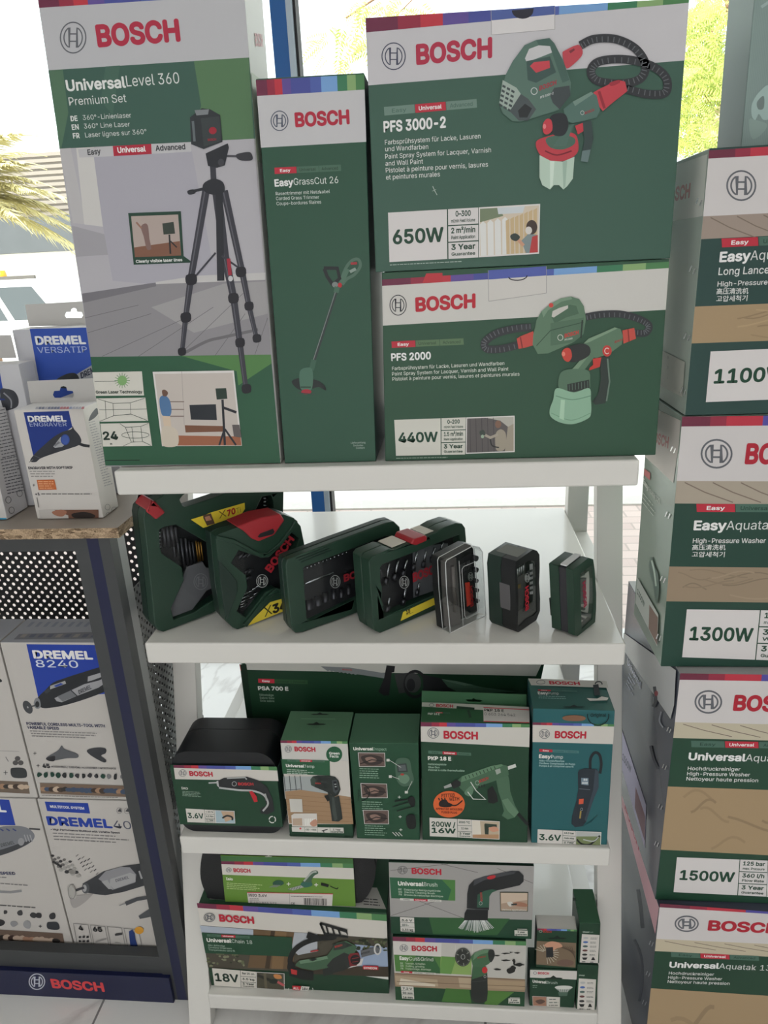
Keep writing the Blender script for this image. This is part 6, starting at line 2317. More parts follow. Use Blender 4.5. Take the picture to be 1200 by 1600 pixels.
# the handle opening goes right through
bpy.data.objects.remove([o for o in k.root.children if o.name.startswith('back_shell')][0])
hole_b = [(606, 160), (640, 95), (720, 40), (860, -20), (1150, -120), (1265, -110), (1300, 20), (1190, 130), (1010, 200), (690, 310), (640, 290)]
k.prism('back_shell', out, k.t * .52 + .0004, k.t, case_dg, holes=[hole_b], bevel=.003)
for h in (win1, win2):
    k.prism('tray_insert', h, .021, .026, tray_m)
k.prism('window', win1, .0035, .0045, pane_m)
k.prism('window', win2, .0035, .0045, pane_m)
gi = k.prism('grey_insert', [(655, 985), (700, 855), (865, 800), (905, 860), (1010, 900), (1000, 1060), (905, 1105), (760, 1300), (548, 1380), (522, 1275)], .008, .016, grey_pl, bevel=.001)
A = k.art(.008)
A.root = gi
A.part('emblem', 'raised ring emblem on the grey insert').emblem(825, 992, 72, (122, 122, 124), .1, 82)
A.flush()
for i, (x, y0, y1, r, mt) in enumerate(((425, 460, 665, .0026, dsteel_m), (465, 450, 650, .0034, dsteel_m), (505, 440, 660, .0034, dsteel_m), (548, 430, 640, .0036, dsteel_m), (592, 440, 600, .0030, dsteel_m),
                                        (575, 640, 760, .0022, dsteel_m), (612, 560, 780, .0024, dsteel_m), (650, 560, 900, .0026, dsteel_m), (695, 560, 850, .0026, dsteel_m), (735, 590, 840, .0024, dsteel_m), (772, 600, 820, .0022, dsteel_m),
                                        (808, 590, 805, .0014, gold_m), (832, 600, 800, .0016, gold_m), (858, 600, 795, .0014, gold_m))):
    k.rod('drill_bit', [(x, y0), (x + (y1 - y0) * .12, y1)], r, .013, mt)
for i in range(4):
    k.rod('driver_bit', [c2(640, 140 + i * 38), c2(685, 135 + i * 38)], .0022, .012, steel_m)
for i in range(5):
    k.rod('driver_bit', [(400, 490 + i * 38), (432, 500 + i * 38)], .002, .009, steel_m)
A = k.art(-.0004)
A.part('yellow_label', 'yellow label')
A.poly([(720, 345), (852, 304), c2(68, 270), c2(415, 170), c2(418, 235), c2(362, 322), (850, 432)], (216, 192, 60))
A.poly([(848, 300), (930, 280), (972, 388), (890, 410), (850, 330)], (92, 72, 60))
A.poly([(866, 320), (915, 305), (940, 350), (880, 362)], (180, 130, 104))
A.text('X', *c2(150, 335), 74, (120, 96, 40), x1=c2(228, 310)[0], y1=c2(228, 310)[1])
A.text('70', *c2(240, 308), 58, (168, 34, 44), x1=c2(318, 280)[0], y1=c2(318, 280)[1], bold=.08)
A.text('Ti', *c2(330, 282), 55, (150, 124, 50), x1=c2(376, 268)[0], y1=c2(376, 268)[1])
A.flush()
k.prism('latch', [(250, 262), (262, 222), (330, 140), (365, 175), (450, 268), (350, 345), (300, 296)], -.004, k.t * .95, red_pl, bevel=.003, label='red latch')
b = MB()
b.hexa([k.w((445, 118), .008), k.w((500, 75), .008), k.w((500, 75), .046), k.w((445, 118), .046)], [k.w((440, 108), .008), k.w((495, 65), .008), k.w((495, 65), .046), k.w((440, 108), .046)], P((196, 194, 188)))
b.build('paper_label', k.root)

# ---- smaller faceted case
k = Case('drill_bit_case', 'faceted green case with a wide slotted red lid latch, second from the left', 'tool case', (372, 984), 40, .046, (320, 760, 6.6667))
out = [(345, 1502), (290, 1470), (215, 1385), (165, 1050), (135, 740), (112, 520), (160, 490), (300, 440), (600, 330), (820, 292), (930, 330), (1000, 415), (1045, 640), (1050, 900), (1015, 1130), (960, 1245), (430, 1472)]
win = [(275, 800), (352, 665), (460, 700), (590, 742), (700, 690), (885, 470), (985, 540), (960, 640), (850, 800), (840, 960), (900, 1080), (780, 1085), (730, 1060), (640, 1100), (430, 1370), (332, 1300), (445, 1060), (430, 930)]
k.shell(out, [win], case_g, case_dg, bevel=.005)
k.prism('window', win, .003, .004, pane_m)
k.prism('lid_ridge', [(110, 505), (300, 545), (560, 690), (640, 690), (770, 580), (890, 420), (930, 335), (960, 360), (900, 470), (790, 610), (660, 730), (575, 740), (300, 590), (115, 545)], -.004, .002, case_g, bevel=.0015)
k.prism('lid_ridge', [(395, 1430), (640, 1130), (735, 1052), (785, 1075), (800, 1120), (735, 1100), (660, 1165), (430, 1465)], -.004, .002, case_g, bevel=.0015)
k.prism('side_grip', [(135, 760), (262, 900), (330, 985), (338, 1080), (225, 1385), (190, 1250)], -.003, .002, case_dg, bevel=.002)
lt = k.prism('latch', [(318, 412), (400, 462), (478, 537), (545, 564), (715, 494), (818, 345), (775, 278), (560, 318)], -.006, k.t * .9, red_pl, bevel=.003, label='red latch with a slot')
k.prism('latch_slot', [(533, 512), (560, 480), (692, 430), (708, 462), (688, 490), (550, 522)], -.0066, -.0056, tray_m, parent=lt)
A = k.art(.0026)
A.part('brand_lettering', 'red lettering running up the window').text('BOSCH', 690, 895, 78, (150, 36, 46), x1=930, y1=555, bold=.075)
A.part('emblem').emblem(597, 985, 58, (150, 154, 152), .12, 66)
A.flush()
A = k.art(-.0004)
A.part('yellow_label', 'yellow label')
A.poly([(424, 1472), (680, 1206), (790, 1174), (960, 1120), (960, 1243)], (208, 188, 62))
A.text('X', 622, 1362, 100, (60, 56, 34), x1=706, y1=1325)
A.text('34', 715, 1322, 86, (34, 34, 32), x1=850, y1=1268, bold=.08)
A.flush()
for i, (x, y, l) in enumerate(((400, 1165, 95), (400, 1200, 100), (398, 1235, 90), (398, 1262, 80), (396, 1288, 60), (480, 1130, 80), (520, 1100, 90), (560, 1075, 100), (500, 1190, 60), (540, 1150, 60))):
    k.rod('drill_bit', [(x, y), (x + l, y - l * .42)], .0011, .012, steel_m, n=6)
for i, (x, y) in enumerate(((385, 770), (430, 760), (475, 750), (440, 930), (480, 925), (455, 1000))):
    k.rod('driver_bit', [(x, y), (x + 60, y - 40)], .0028, .013, dsteel_m, n=6)

# ---- socket set
k = Case('socket_set_case', 'rounded green case showing a row of sockets through its window', 'tool case', (470, 990), 37.6, .03, (435, 790, 6.0))
out = [(232, 1208), (160, 1196), (118, 1130), (90, 820), (66, 560), (84, 508), (150, 478), (560, 325), (1000, 165), (1085, 148), (1140, 200), (1150, 300), (1125, 700), (1085, 850), (1030, 890), (600, 1058)]
win = [(236, 590), (262, 572), (1010, 285), (1070, 290), (1062, 600), (1010, 735), (290, 1082), (270, 1060), (250, 820)]
k.shell(out, [win], case_g, case_dg, bevel=.006)
k.prism('window', win, .002, .003, pane_m)
for i in range(3):
    k.prism('lid_rib', [(165 + i * 22, 492 + i * 18), (450 + i * 22, 386 + i * 14), (452 + i * 22, 395 + i * 14), (167 + i * 22, 501 + i * 18)], -.0012, .001, case_dg)
for i in range(12):
    x = 252 + i * 37
    y = 618 - i * 14.6
    k.rod('driver_bit', [(x, y), (x + 2, y - 14)], .0014, .008, steel_m, n=6)
k.rod('extension_bar', [(244, 762), (538, 646)], .0022, .010, steel_m)
for i, (x, y, r) in enumerate(((305, 892, .0068), (392, 856, .0062), (462, 822, .0058), (540, 794, .005), (612, 784, .0044), (682, 752, .0042))):
    b = MB()
    c = k.w((x, y), .010)
    b.tube([c + Vector((0, 0, -.018)), c], r, dsteel_m, n=14, caps=False)
    b.tube([c, c + Vector((0, 0, -.006))], [r, r * .72], steel_m, n=14, caps=False)
    b.tube([c + Vector((0, 0, -.006)), c + Vector((0, 0, -.0061))], [r * .72, .0002], tray_m, n=14, caps=False)
    b.build('socket', k.root)
A = k.art(.0018)
A.part('brand_lettering', 'red lettering').text('BOSCH', 620, 712, 62, (128, 34, 42), x1=900, y1=610, bold=.075)
A.part('emblem').emblem(532, 713, 46, (130, 134, 134), .12, 58)
A.flush()

# ---- router bit case
k = Case('router_bit_case', 'green case with a small red top latch and a yellow strip below its window', 'tool case', (594, 990), 42, .045, (545, 790, 6.3158))
out = [(312, 1264), (262, 1238), (238, 1150), (206, 640), (198, 545), (232, 500), (400, 430), (440, 436), (860, 268), (880, 250), (940, 214), (1060, 172), (1120, 178), (1150, 220), (1160, 330), (1150, 860), (1110, 920), (700, 1095)]
win = [(312, 612), (335, 580), (500, 520), (1090, 288), (1096, 400), (1090, 790), (880, 870), (348, 1100), (336, 1000), (346, 985), (326, 930), (330, 800), (316, 770)]
k.shell(out, [win], case_g, case_g, bevel=.005)
k.prism('window', win, .003, .004, pane_m)
k.prism('leaflet', [(682, 470), (700, 430), (1030, 395), (1040, 800), (880, 868), (690, 935)], .013, .014, P((92, 94, 96)))
for i, (x0, y0, x1, y1) in enumerate(((345, 650, 326, 775), (440, 590, 414, 738), (526, 562, 500, 696), (616, 552, 586, 660), (716, 478, 690, 600), (806, 462, 785, 572), (892, 432, 870, 520), (972, 378, 955, 450),
                                      (440, 930, 428, 1020), (600, 840, 585, 945), (740, 780, 725, 850))):
    k.rod('router_bit', [(x0, y0), (x1, y1)], .0022, .011, steel_m)
    k.rod('router_cutter', [(x1, y1), (x1 - 8, y1 + 60)], .0042, .012, dsteel_m)
A = k.art(.0026)
A.part('brand_lettering', 'red lettering').text('BOSCH', 637, 752, 82, (140, 36, 46), x1=890, y1=646, bold=.075)
A.part('emblem').emblem(547, 756, 46, (150, 152, 152), .12, 60)
A.flush()
A = k.art(-.0004)
A.part('yellow_label', 'yellow strip reading 15')
A.poly([(536, 1050), (1090, 795), (1095, 860), (510, 1140)], (206, 186, 58))
A.text('15', 568, 1070, 36, (34, 34, 30), x1=604, y1=1056, bold=.09)
A.greek(568, 1078, 70, 1, 8, 5, (90, 82, 40), slope=-.4)
A.greek(850, 905, 80, 2, 14, 6, (60, 56, 34), slope=-.4)
A.flush()
k.prism('latch', [(598, 372), (640, 386), (755, 336), (758, 300), (740, 285), (620, 325)], -.005, k.t * .92, red_pl, bevel=.003, label='red latch')
for (x0, y0, x1, y1) in ((450, 428, 590, 372), (772, 300, 862, 264)):
    b = MB()
    up = Vector((0, 0, .0012))
    b.hexa([k.w((x0, y0), .007) , k.w((x1, y1), .007), k.w((x1, y1), .043), k.w((x0, y0), .043)], [k.w((x0, y0), .007) + up, k.w((x1, y1), .007) + up, k.w((x1, y1), .043) + up, k.w((x0, y0), .043) + up], P((204, 198, 186)))
    b.build('paper_label', k.root)

# ---- clear-lidded bit box
k = Case('bit_box', 'clear plastic bit box with a black back and a red vertical label', 'bit box', (703, 990), 45.5, .032, (675, 830, 9.41), group='small bit boxes on the second shelf')
out = [(268, 1500), (262, 1420), (215, 900), (196, 470), (215, 425), (600, 215), (690, 232), (738, 300), (760, 700), (790, 1240), (770, 1262)]
b = MB()
pl = [k.w(p) for p in out]
b.prism(pl, [], Vector((0, 0, 0)), k.back * .0012, clear_m)
for i in range(len(pl)):
    j = (i + 1) % len(pl)
    b.add([pl[i], pl[j], pl[j] + k.back * .017, pl[i] + k.back * .017], [(0, 1, 2, 3)], clear_m)
b.build('clear_lid', k.root)
glint_m = M('clear_plastic_and_glint', (214, 216, 216), rough=.15, spec=.6)  # pale tubes in this stand for edge highlights on the clear lid
b = MB()
b.tube([p - k.back * .0002 for p in pl + pl[:1]], .0007, glint_m, n=6)
b.build('lid_edge_glint', k.root)
b = MB()
b.tube([p + k.back * .0168 for p in pl + pl[:1]], .0006, glint_m, n=6)
b.build('lid_edge_glint', k.root)
b = MB()
b.tube([k.w(p, .0004) for p in ((400, 440), (430, 900), (462, 1450))], .0005, glint_m, n=6)
b.tube([k.w(p, .0004) for p in ((445, 560), (470, 520), (640, 450), (690, 1100), (680, 1200), (510, 1288), (485, 1240), (445, 600), (445, 560))], .0005, glint_m, n=6)  # pale lines added as glints on the lid's inner edges
b.build('lid_rib', k.root)
k.prism('back_shell', out, .0175, .032, case_k, bevel=.0025)
k.prism('grey_insert', [(285, 1440), (235, 620), (235, 470), (400, 400), (430, 800), (470, 1380)], .006, .0165, M('smoke_insert', (96, 92, 90), rough=.4), bevel=.001)
k.prism('tray_insert', [(430, 460), (640, 350), (650, 700), (660, 1110), (560, 1170), (480, 1240), (440, 800)], .009, .0165, tray_m)
k.prism('label', [(540, 780), (605, 770), (630, 1095), (570, 1130)], .0075, .0085, P((196, 62, 46)), label='red and orange paper label')
k.rod('ratchet', [(330, 520), (350, 860), (370, 1190)], .0034, .0045, M('ratchet_grey', (128, 122, 118), rough=.35, metal=.5))
A = k.art(.0086 - .0016)
A.part('emblem').emblem(567, 668, 36, (150, 156, 152), .14, 62)
A.text('BOSCH', 608, 1090, 38, (160, 30, 34), x1=590, y1=800, bold=.06)
A.flush()
for i, (x, y, r) in enumerate(((685, 415, .0048), (690, 585, .0042), (692, 745, .0036), (700, 885, .0034), (705, 1040, .0034))):
    b = MB()
    c = k.w((x, y), .004)
    b.tube([c, c + k.back * .012], r, dsteel_m, n=12)
    b.build('socket', k.root)
for i in range(6):
    k.rod('driver_bit', [(470 + i * 26, 520 - i * 14), (476 + i * 26, 640 - i * 14)], .0014, .0078, dsteel_m, n=6)
k.prism('latch', [(205, 840), (345, 830), (380, 1080), (225, 1090)], -.0012, .030, clear_m, label='clear latch')

# ---- faceted black and green bit box
k = Case('bit_box', 'chunky faceted black bit box with a dark green back and a windowed front', 'bit box', (808, 990), 51, .052, (760, 830, 9.41), group='small bit boxes on the second shelf')
out = [(470, 1516), (440, 1440), (432, 1000), (418, 590), (440, 442), (500, 400), (690, 268), (745, 290), (780, 345), (785, 540), (775, 760), (790, 990), (788, 1170), (735, 1310), (690, 1340), (560, 1440)]
win = [(442, 560), (470, 515), (650, 425), (715, 440), (738, 490), (742, 900), (748, 1180), (700, 1235), (590, 1290), (500, 1385), (462, 1400), (470, 1000), (455, 640)]
k.shell(out, [win], case_k, case_dg, f=.5, bevel=.0035)
k.prism('window', win, .001, .0016, clear_m)
k.prism('clear_insert', [(470, 560), (640, 460), (650, 900), (600, 1220), (500, 1340), (478, 1000)], .0095, .011, M('smoke_insert', (96, 92, 90), rough=.4))
k.prism('seam_band', [(445, 455), (690, 282), (775, 350), (782, 980), (780, 1165), (690, 1330), (480, 1500), (448, 1440), (425, 590)], k.t * .5 - .0008, k.t * .5 + .0008, M('grey_seam', (120, 126, 124), rough=.4))
for i in range(5):
    k.rod('driver_bit', [(640 + i * 4, 610 + i * 70), (716, 585 + i * 72)], .0018, .0042, dsteel_m, n=6)
for i in range(4):
    k.rod('driver_bit', [(500 + i * 30, 560 - i * 20), (505 + i * 30, 690 - i * 20)], .0018, .006, steel_m, n=6)
k.prism('see_through_white', [(690, 500), (732, 490), (736, 940), (690, 945)], .0062, .0068, P((226, 225, 222)))  # white sheet stands for the bright shelf seen through the box
k.prism('gold_insert', [(480, 830), (560, 790), (562, 850), (490, 880)], .007, .008, M('brass_insert', (150, 128, 66), rough=.4, metal=.4))
A = k.art(.0009)
A.part('brand_lettering', 'red vertical lettering').text('BOSCH', 622, 1140, 42, (176, 36, 52), x1=617, y1=800, bold=.075)
A.part('emblem').emblem(600, 685, 34, (170, 174, 172), .14, 62)
A.flush()
for (a, b_) in (((470, 430), (640, 330)),):
    b = MB()
    up = Vector((0, 0, .0014))
    q = [(k.w((505, 408), .006)), k.w((660, 300), .006), k.w((660, 300), .046), k.w((505, 408), .046)]
    b.hexa(q, [p + up for p in q], M('top_grille', (110, 112, 106), rough=.4))
    b.build('top_grip', k.root)
k.prism('latch', [(424, 820), (446, 815), (452, 1190), (436, 1210)], .010, .03, M('smoke_latch', (92, 90, 92), rough=.3), bevel=.001, label='grey side latch')

# ---- small green box
k = Case('bit_box', 'smallest green bit box, at the right end of the row', 'bit box', (902.5, 995), 51, .041, (850, 850, 10.32), group='small bit boxes on the second shelf')
out = [(545, 1504), (500, 1478), (482, 900), (468, 425), (480, 410), (720, 222), (795, 246), (820, 420), (845, 800), (842, 1050), (826, 1262)]
win = [(588, 480), (780, 335), (802, 600), (806, 900), (778, 1205), (610, 1372), (596, 900)]
k.prism('front_lid', out, 0, .012, case_g, holes=[win], bevel=.002)
k.prism('middle_tray', [(p[0] + (8 if p[0] < 600 else -8), p[1] + (10 if p[1] < 500 else -6)) for p in out], .0124, .0246, M('smoked_tray', (44, 44, 50), rough=.25))
k.prism('back_shell', out, .025, .041, case_g, bevel=.002)
k.prism('window', win, .001, .002, clear_m)
k.prism('see_through_white', [(660, 560), (800, 450), (796, 900), (772, 1190), (640, 1310), (650, 900)], .0072, .0078, P((214, 212, 204)))  # pale sheet painted in for brightness showing through this box
k.prism('tray_insert', [(592, 560), (740, 560), (716, 980), (600, 1000)], .0058, .0068, M('dark_insert', (52, 62, 58), rough=.5))
for i, (x0, y0, x1, y1, r) in enumerate(((600, 455, 735, 400, .0024), (600, 1040, 690, 1060, .0034), (605, 1120, 755, 1160, .004), (610, 1200, 690, 1230, .003), (596, 530, 690, 500, .0026))):
    k.rod('driver_bit', [(x0, y0), (x1, y1)], r * .75, .0048, dsteel_m)
A = k.art(.0009)
A.part('brand_lettering', 'red vertical lettering').text('BOSCH', 690, 980, 40, (150, 30, 62), x1=668, y1=590, bold=.075)
A.flush()
q = [k.w((490, 405), .013), k.w((720, 224), .013), k.w((720, 224), .024), k.w((490, 405), .024)]
b = MB()
b.hexa(q, [p + Vector((0, 0, .0025)) for p in q], M('clear_plastic_and_glint', (214, 216, 216), rough=.15, spec=.6))
b.build('clear_top', k.root, bevel=.0008)
k.prism('belt_clip', [(490, 1000), (640, 900), (660, 1180), (510, 1290)], .0412, .0445, case_k, bevel=.001)
# ================================================================== boxes in and on the grey cabinet
PW = (186, 184, 184)
NB = (30, 58, 148)


def grey_box(label, x0, x1, y, z0, z1, dep, cat='box', name='multitool_box', front=(178, 174, 170), side=None, top=None, group=None):
    return carton_w(name, label, cat, x0, x1, y, z0, z1, dep, front=front, side=side or front, top=top, group=group)


G_CAB = 'white tool boxes inside the cabinet'
# upper right box in the cabinet
root, A, C = grey_box('white box with a cordless rotary tool on a blue panel, upper right in the cabinet', -.309, -.076, .082, .4912, .836, .088, top=(150, 152, 160), group=G_CAB)
A.crop(0, 820, 3.6364)
A.part('blue_panel', 'blue panel').poly([(150, 678), (552, 683), (608, 880), (612, 960), (218, 985)], NB)
A.part('brand_lettering', 'white lettering').text('DREMEL', 196, 757, 42, (214, 212, 212), x1=525, y1=763, bold=.075)
A.part('product_title').text('8240', 208, 808, 40, (196, 202, 216), x1=447, y1=812, bold=.01)
A.part('product_picture', 'cordless rotary tool with a cutting disc')
A.blob([(200, 1010), (225, 970), (262, 935), (300, 898), (370, 870), (470, 838), (590, 805), (640, 830), (660, 880), (620, 935), (500, 985), (380, 1022), (300, 1038), (240, 1040)], (36, 38, 42))
A.poly([(310, 985), (360, 960), (480, 905), (560, 885), (600, 868), (620, 850), (625, 880), (560, 925), (430, 975), (352, 1008), (322, 1002)], (146, 146, 150))
A.poly([(326, 975), (404, 940), (436, 972), (356, 1004)], (104, 106, 110))
A.line([(404, 940), (440, 974)], 6, (36, 38, 42))
A.poly([(500, 862), (600, 832), (622, 848), (520, 885), (498, 890)], (150, 150, 154))
A.poly([(285, 915), (370, 886), (376, 902), (285, 935)], (150, 150, 152))
A.poly([(305, 915), (345, 898), (362, 905), (318, 922)], (44, 66, 140))
A.poly([(248, 946), (276, 930), (290, 944), (262, 960)], (50, 52, 56))
A.blob([(192, 1010), (204, 984), (224, 990), (232, 1030), (216, 1046), (198, 1036)], (120, 122, 126), 4)
A.ell(212, 1020, 12, 18, (40, 42, 46))
A.ell(158, 1036, 24, 40, (62, 64, 68), rot=-.5)
A.ell(158, 1036, 4, 6, (150, 150, 152), rot=-.5)
A.line([(170, 1034), (200, 1026)], 8, (70, 72, 76))
A.text('DREMEL', 450, 962, 22, (60, 62, 66), x1=520, y1=930, bold=.05)
A.part('caption_text')
A.text('POWERFUL CORDLESS MULTI-TOOL WITH', 153, 1136, 15, (44, 48, 78), x1=597, y1=1150, bold=.06)
A.text('VARIABLE SPEED', 157, 1157, 15, (44, 48, 78), x1=337, y1=1164, bold=.06)
A.greek(170, 1168, 420, 3, 14, 5, (120, 118, 118), slope=.035, dx=6)
A.part('accessory_picture', 'accessories in black and grey')
for x, y in ((200, 1297), (217, 1367)):
    A.line([(x - 9, y), (x + 9, y)], 3, (50, 50, 54))
    A.line([(x, y - 9), (x, y + 9)], 3, (50, 50, 54))
A.text('45', 246, 1378, 22, (50, 50, 54), x1=285, y1=1380, bold=.07)
A.text('ACCESSORIES / ZUBEHÖRE / ACCESSOIRES / AKCECCYAPOB', 294, 1377, 10, (70, 70, 74), x1=660, y1=1389, bold=.03)
A.blob([(266, 1320), (330, 1280), (352, 1252), (368, 1272), (440, 1300), (440, 1322), (380, 1325), (310, 1338), (275, 1338)], (84, 86, 90))
A.blob([(266, 1322), (312, 1310), (310, 1340), (275, 1338)], (40, 40, 44), 4)
A.blob([(495, 1280), (540, 1265), (598, 1268), (602, 1295), (576, 1310), (604, 1335), (590, 1348), (520, 1310)], (52, 54, 58))
random.seed(2)
for i in range(14):
    x = 225 + i * 36
    A.blob([(x + 15 * math.cos(t) * random.uniform(.5, 1.1), 1418 + i * .8 + 17 * math.sin(t) * random.uniform(.6, 1.1)) for t in (j * 1.05 for j in range(6))], random.choice(((50, 50, 54), (110, 110, 112), (40, 42, 44), (30, 60, 50))), 3)
A.part('photo_strip', 'strip of small workshop photos')
A.poly([(228, 1465), (744, 1482), (752, 1545), (234, 1524)], (110, 92, 78))
for i in range(20):
    x = 250 + i * 24
    A.blob([(x + 22 * math.cos(t), 1498 + i * .8 + 18 * math.sin(t) * random.uniform(.5, 1)) for t in (j * 1.25 for j in range(5))], random.choice(((60, 48, 42), (150, 120, 96), (180, 160, 140), (60, 74, 96), (44, 40, 38))), 3)
A.greek(240, 1532, 500, 1, 8, 4, (120, 116, 112), slope=.03)
A.flush()
T = side_art(root, C, 'top').crop(0, 820, 3.6364)
T.part('lid_print', 'faint greyed pictures on the lid')
T.poly([(76, 652), (110, 620), (570, 608), (578, 646)], (112, 112, 120))
for i in range(9):
    T.poly([(150 + i * 46, 580), (180 + i * 46, 552), (200 + i * 46, 552), (170 + i * 46, 580)], (128, 132, 146))
    T.poly([(110 + i * 50, 640), (130 + i * 50, 622), (160 + i * 50, 620), (140 + i * 50, 640)], random.choice(((92, 96, 112), (140, 134, 130))))
T.flush()

# lower right box in the cabinet
root, A, C = grey_box('white box with a grey rotary tool and rows of tiny accessories, lower right in cabinet', -.3135, -.076, .08, .0912, .4905, .09, group=G_CAB)
A.crop(0, 1220, 3.6364)
A.part('blue_panel', 'blue strip with white words').poly([(254, 118), (500, 127), (512, 186), (268, 172)], NB)
A.text('MULTITOOL SYSTEM', 287, 152, 13, (206, 206, 210), x1=479, y1=163, bold=.06)
A.part('brand_lettering', 'blue lettering').text('DREMEL', 277, 249, 45, NB, x1=636, y1=267, bold=.075)
A.part('product_title').text('4000', 648, 269, 44, (70, 74, 92), x1=862, y1=281, bold=.0)
A.part('caption_text').text('• High Performance Multitool with Variable Speed', 290, 280, 10, (50, 50, 60), x1=680, y1=300, bold=.05)
A.greek(300, 294, 430, 3, 17, 6, (120, 118, 118), slope=.05, dx=4)
A.part('icon_print')
for i in range(3):
    A.ring(678 + i * 44, 168 + i * 2, 15, 16, 2, (110, 110, 112))
    A.poly([(668 + i * 44, 172), (684 + i * 44, 154), (692 + i * 44, 176)], (60, 60, 64))
A.part('accessory_picture', 'rows of small discs and bits')
random.seed(3)
for r in range(5):
    for c in range(7):
        x, y = 300 + c * 33 + r * 12, 425 + r * 20 + c * 11 - (40 if c > 3 else 0)
        if c < 4:
            A.ell(x, y, 10 + r, 7 + r * .6, random.choice(((60, 60, 62), (150, 148, 144), (100, 98, 96))), n=12)
        else:
            A.line([(x, y), (x + 14, y + 14 - 26)], 5, random.choice(((60, 60, 62), (120, 118, 116))))
A.line([(300, 455), (352, 488)], 12, (44, 44, 46))
A.ell(412, 515, 20, 12, (130, 128, 124))
A.part('product_picture', 'grey corded rotary tool with a disc')
A.blob([(400, 665), (440, 650), (520, 640), (545, 625), (480, 690), (420, 720)], (150, 146, 144))
A.poly([(470, 582), (530, 548), (590, 512), (700, 482), (830, 464), (900, 470), (900, 560), (850, 585), (700, 630), (600, 648), (545, 642), (490, 632)], (52, 54, 58))
A.poly([(560, 556), (600, 512), (690, 486), (740, 490), (775, 530), (770, 575), (640, 618), (600, 580)], (132, 132, 136))
A.poly([(628, 556), (740, 520), (768, 530), (772, 570), (650, 612), (625, 590)], (154, 154, 156))
A.text('DREMEL', 660, 573, 15, (90, 90, 96), x1=735, y1=552, bold=.04)
for i in range(4):
    A.poly([(788 + i * 16, 512 - i * 4), (796 + i * 16, 508 - i * 4), (812 + i * 16, 552 - i * 4), (802 + i * 16, 556 - i * 4)], (156, 156, 158))
A.poly([(578, 570), (612, 560), (640, 612), (618, 612)], (150, 150, 152))
A.ell(488, 608, 22, 30, (74, 76, 80))
A.ell(482, 608, 12, 20, (150, 150, 152))
A.line([(425, 622), (480, 604)], 14, (60, 60, 64))
A.ell(410, 627, 22, 44, (160, 158, 154), rot=-.45)
A.ring(410, 627, 21, 42, 3, (110, 108, 106))
A.line([(680, 706), (720, 692)], 5, (130, 130, 132))
A.line([(715, 696), (780, 670), (870, 656)], 24, (70, 72, 76), w2=18)
A.poly([(788, 765), (850, 724), (862, 740), (900, 742), (900, 760), (820, 778), (796, 782)], (74, 76, 80))
A.part('rating_panel', 'four small framed cells with 4 and 65')
for i in range(4):
    q = [(418 + i * 96, 808 + i * 9), (502 + i * 95, 816 + i * 9), (526 + i * 95, 932 + i * 7), (440 + i * 96, 924 + i * 7)]
    for a in range(4):
        A.line([q[a], q[(a + 1) % 4]], 2.4, (110, 108, 108))
A.text('4', 452, 844, 24, (44, 44, 46), x1=474, y1=846, bold=.08)
A.text('65', 534, 852, 24, (44, 44, 46), x1=582, y1=854, bold=.08)
for i in range(6):
    A.blob([(456 + (i % 3) * 22 + 8 * math.cos(t), 884 + (i // 3) * 24 + 8 * math.sin(t) * random.uniform(.5, 1)) for t in (j * 1.25 for j in range(5))], (50, 50, 52), 3)
A.line([(545, 912), (606, 894)], 8, (140, 138, 136))
A.line([(655, 872), (696, 866)], 12, (60, 60, 62))
A.line([(655, 915), (690, 925)], 8, (150, 148, 146))
A.poly([(734, 852), (752, 842), (766, 862), (772, 900), (784, 935), (744, 944), (738, 900)], (40, 58, 110))
A.ell(792, 846, 26, 21, (196, 140, 50))
A.greek(450, 944, 80, 1, 8, 6, (60, 60, 62), slope=.06)
A.flush()

# left neighbours, cut by the frame
root, A, C = grey_box('white box cut by the left edge showing a black carry case, upper left in cabinet', -.55, -.3125, .082, .4912, .836, .088, top=(150, 152, 160), group=G_CAB)
A.crop(0, 820, 3.6364)
A.part('accessory_picture', 'black carry case and discs')
A.line([(20, 1408), (44, 1408)], 4, (50, 50, 54))
A.line([(32, 1396), (32, 1420)], 4, (50, 50, 54))
A.part('carry_case_picture').blob([(60, 1390), (80, 1380), (140, 1384), (154, 1420), (140, 1438), (72, 1434)], (50, 52, 54), 4)
A.part('disc_picture')
for x, y in ((100, 1328), (88, 1352), (118, 1352)):
    A.ell(x, y, 16, 14, (76, 74, 74))
A.line([(32, 1318), (48, 1345)], 5, (110, 108, 108))
A.line([(-150, 1278), (110, 1288)], 2, (120, 118, 118))
A.blob([(-60, 860), (-10, 870), (12, 885), (0, 895), (-60, 900)], (40, 42, 44))
A.part('photo_strip', 'strip of small workshop photos').poly([(-200, 1445), (158, 1460), (170, 1528), (-190, 1510)], (104, 90, 78))
for i in range(12):
    x = -150 + i * 27
    A.blob([(x + 22 * math.cos(t), 1482 + i * .6 + 18 * math.sin(t) * random.uniform(.5, 1)) for t in (j * 1.25 for j in range(5))], random.choice(((60, 48, 42), (150, 120, 96), (180, 160, 140), (44, 40, 38))), 3)
A.flush()
root, A, C = grey_box('white box cut by the left edge with a silver rotary tool, lower left in cabinet', -.555, -.3168, .08, .0912, .4905, .09, group=G_CAB)
A.crop(0, 1220, 3.6364)
A.part('blue_panel', 'blue panel').poly([(-200, 95), (52, 108), (88, 252), (-160, 250)], NB)
A.text('DREMEL', -290, 160, 44, (210, 210, 212), x1=34, y1=176, bold=.075)
A.part('product_picture', 'silver rotary tool')
A.line([(165, 272), (228, 276)], 10, (60, 60, 62))
A.blob([(-100, 300), (0, 262), (100, 256), (160, 270), (196, 306), (180, 345), (110, 385), (0, 425), (-100, 440)], (112, 114, 120))
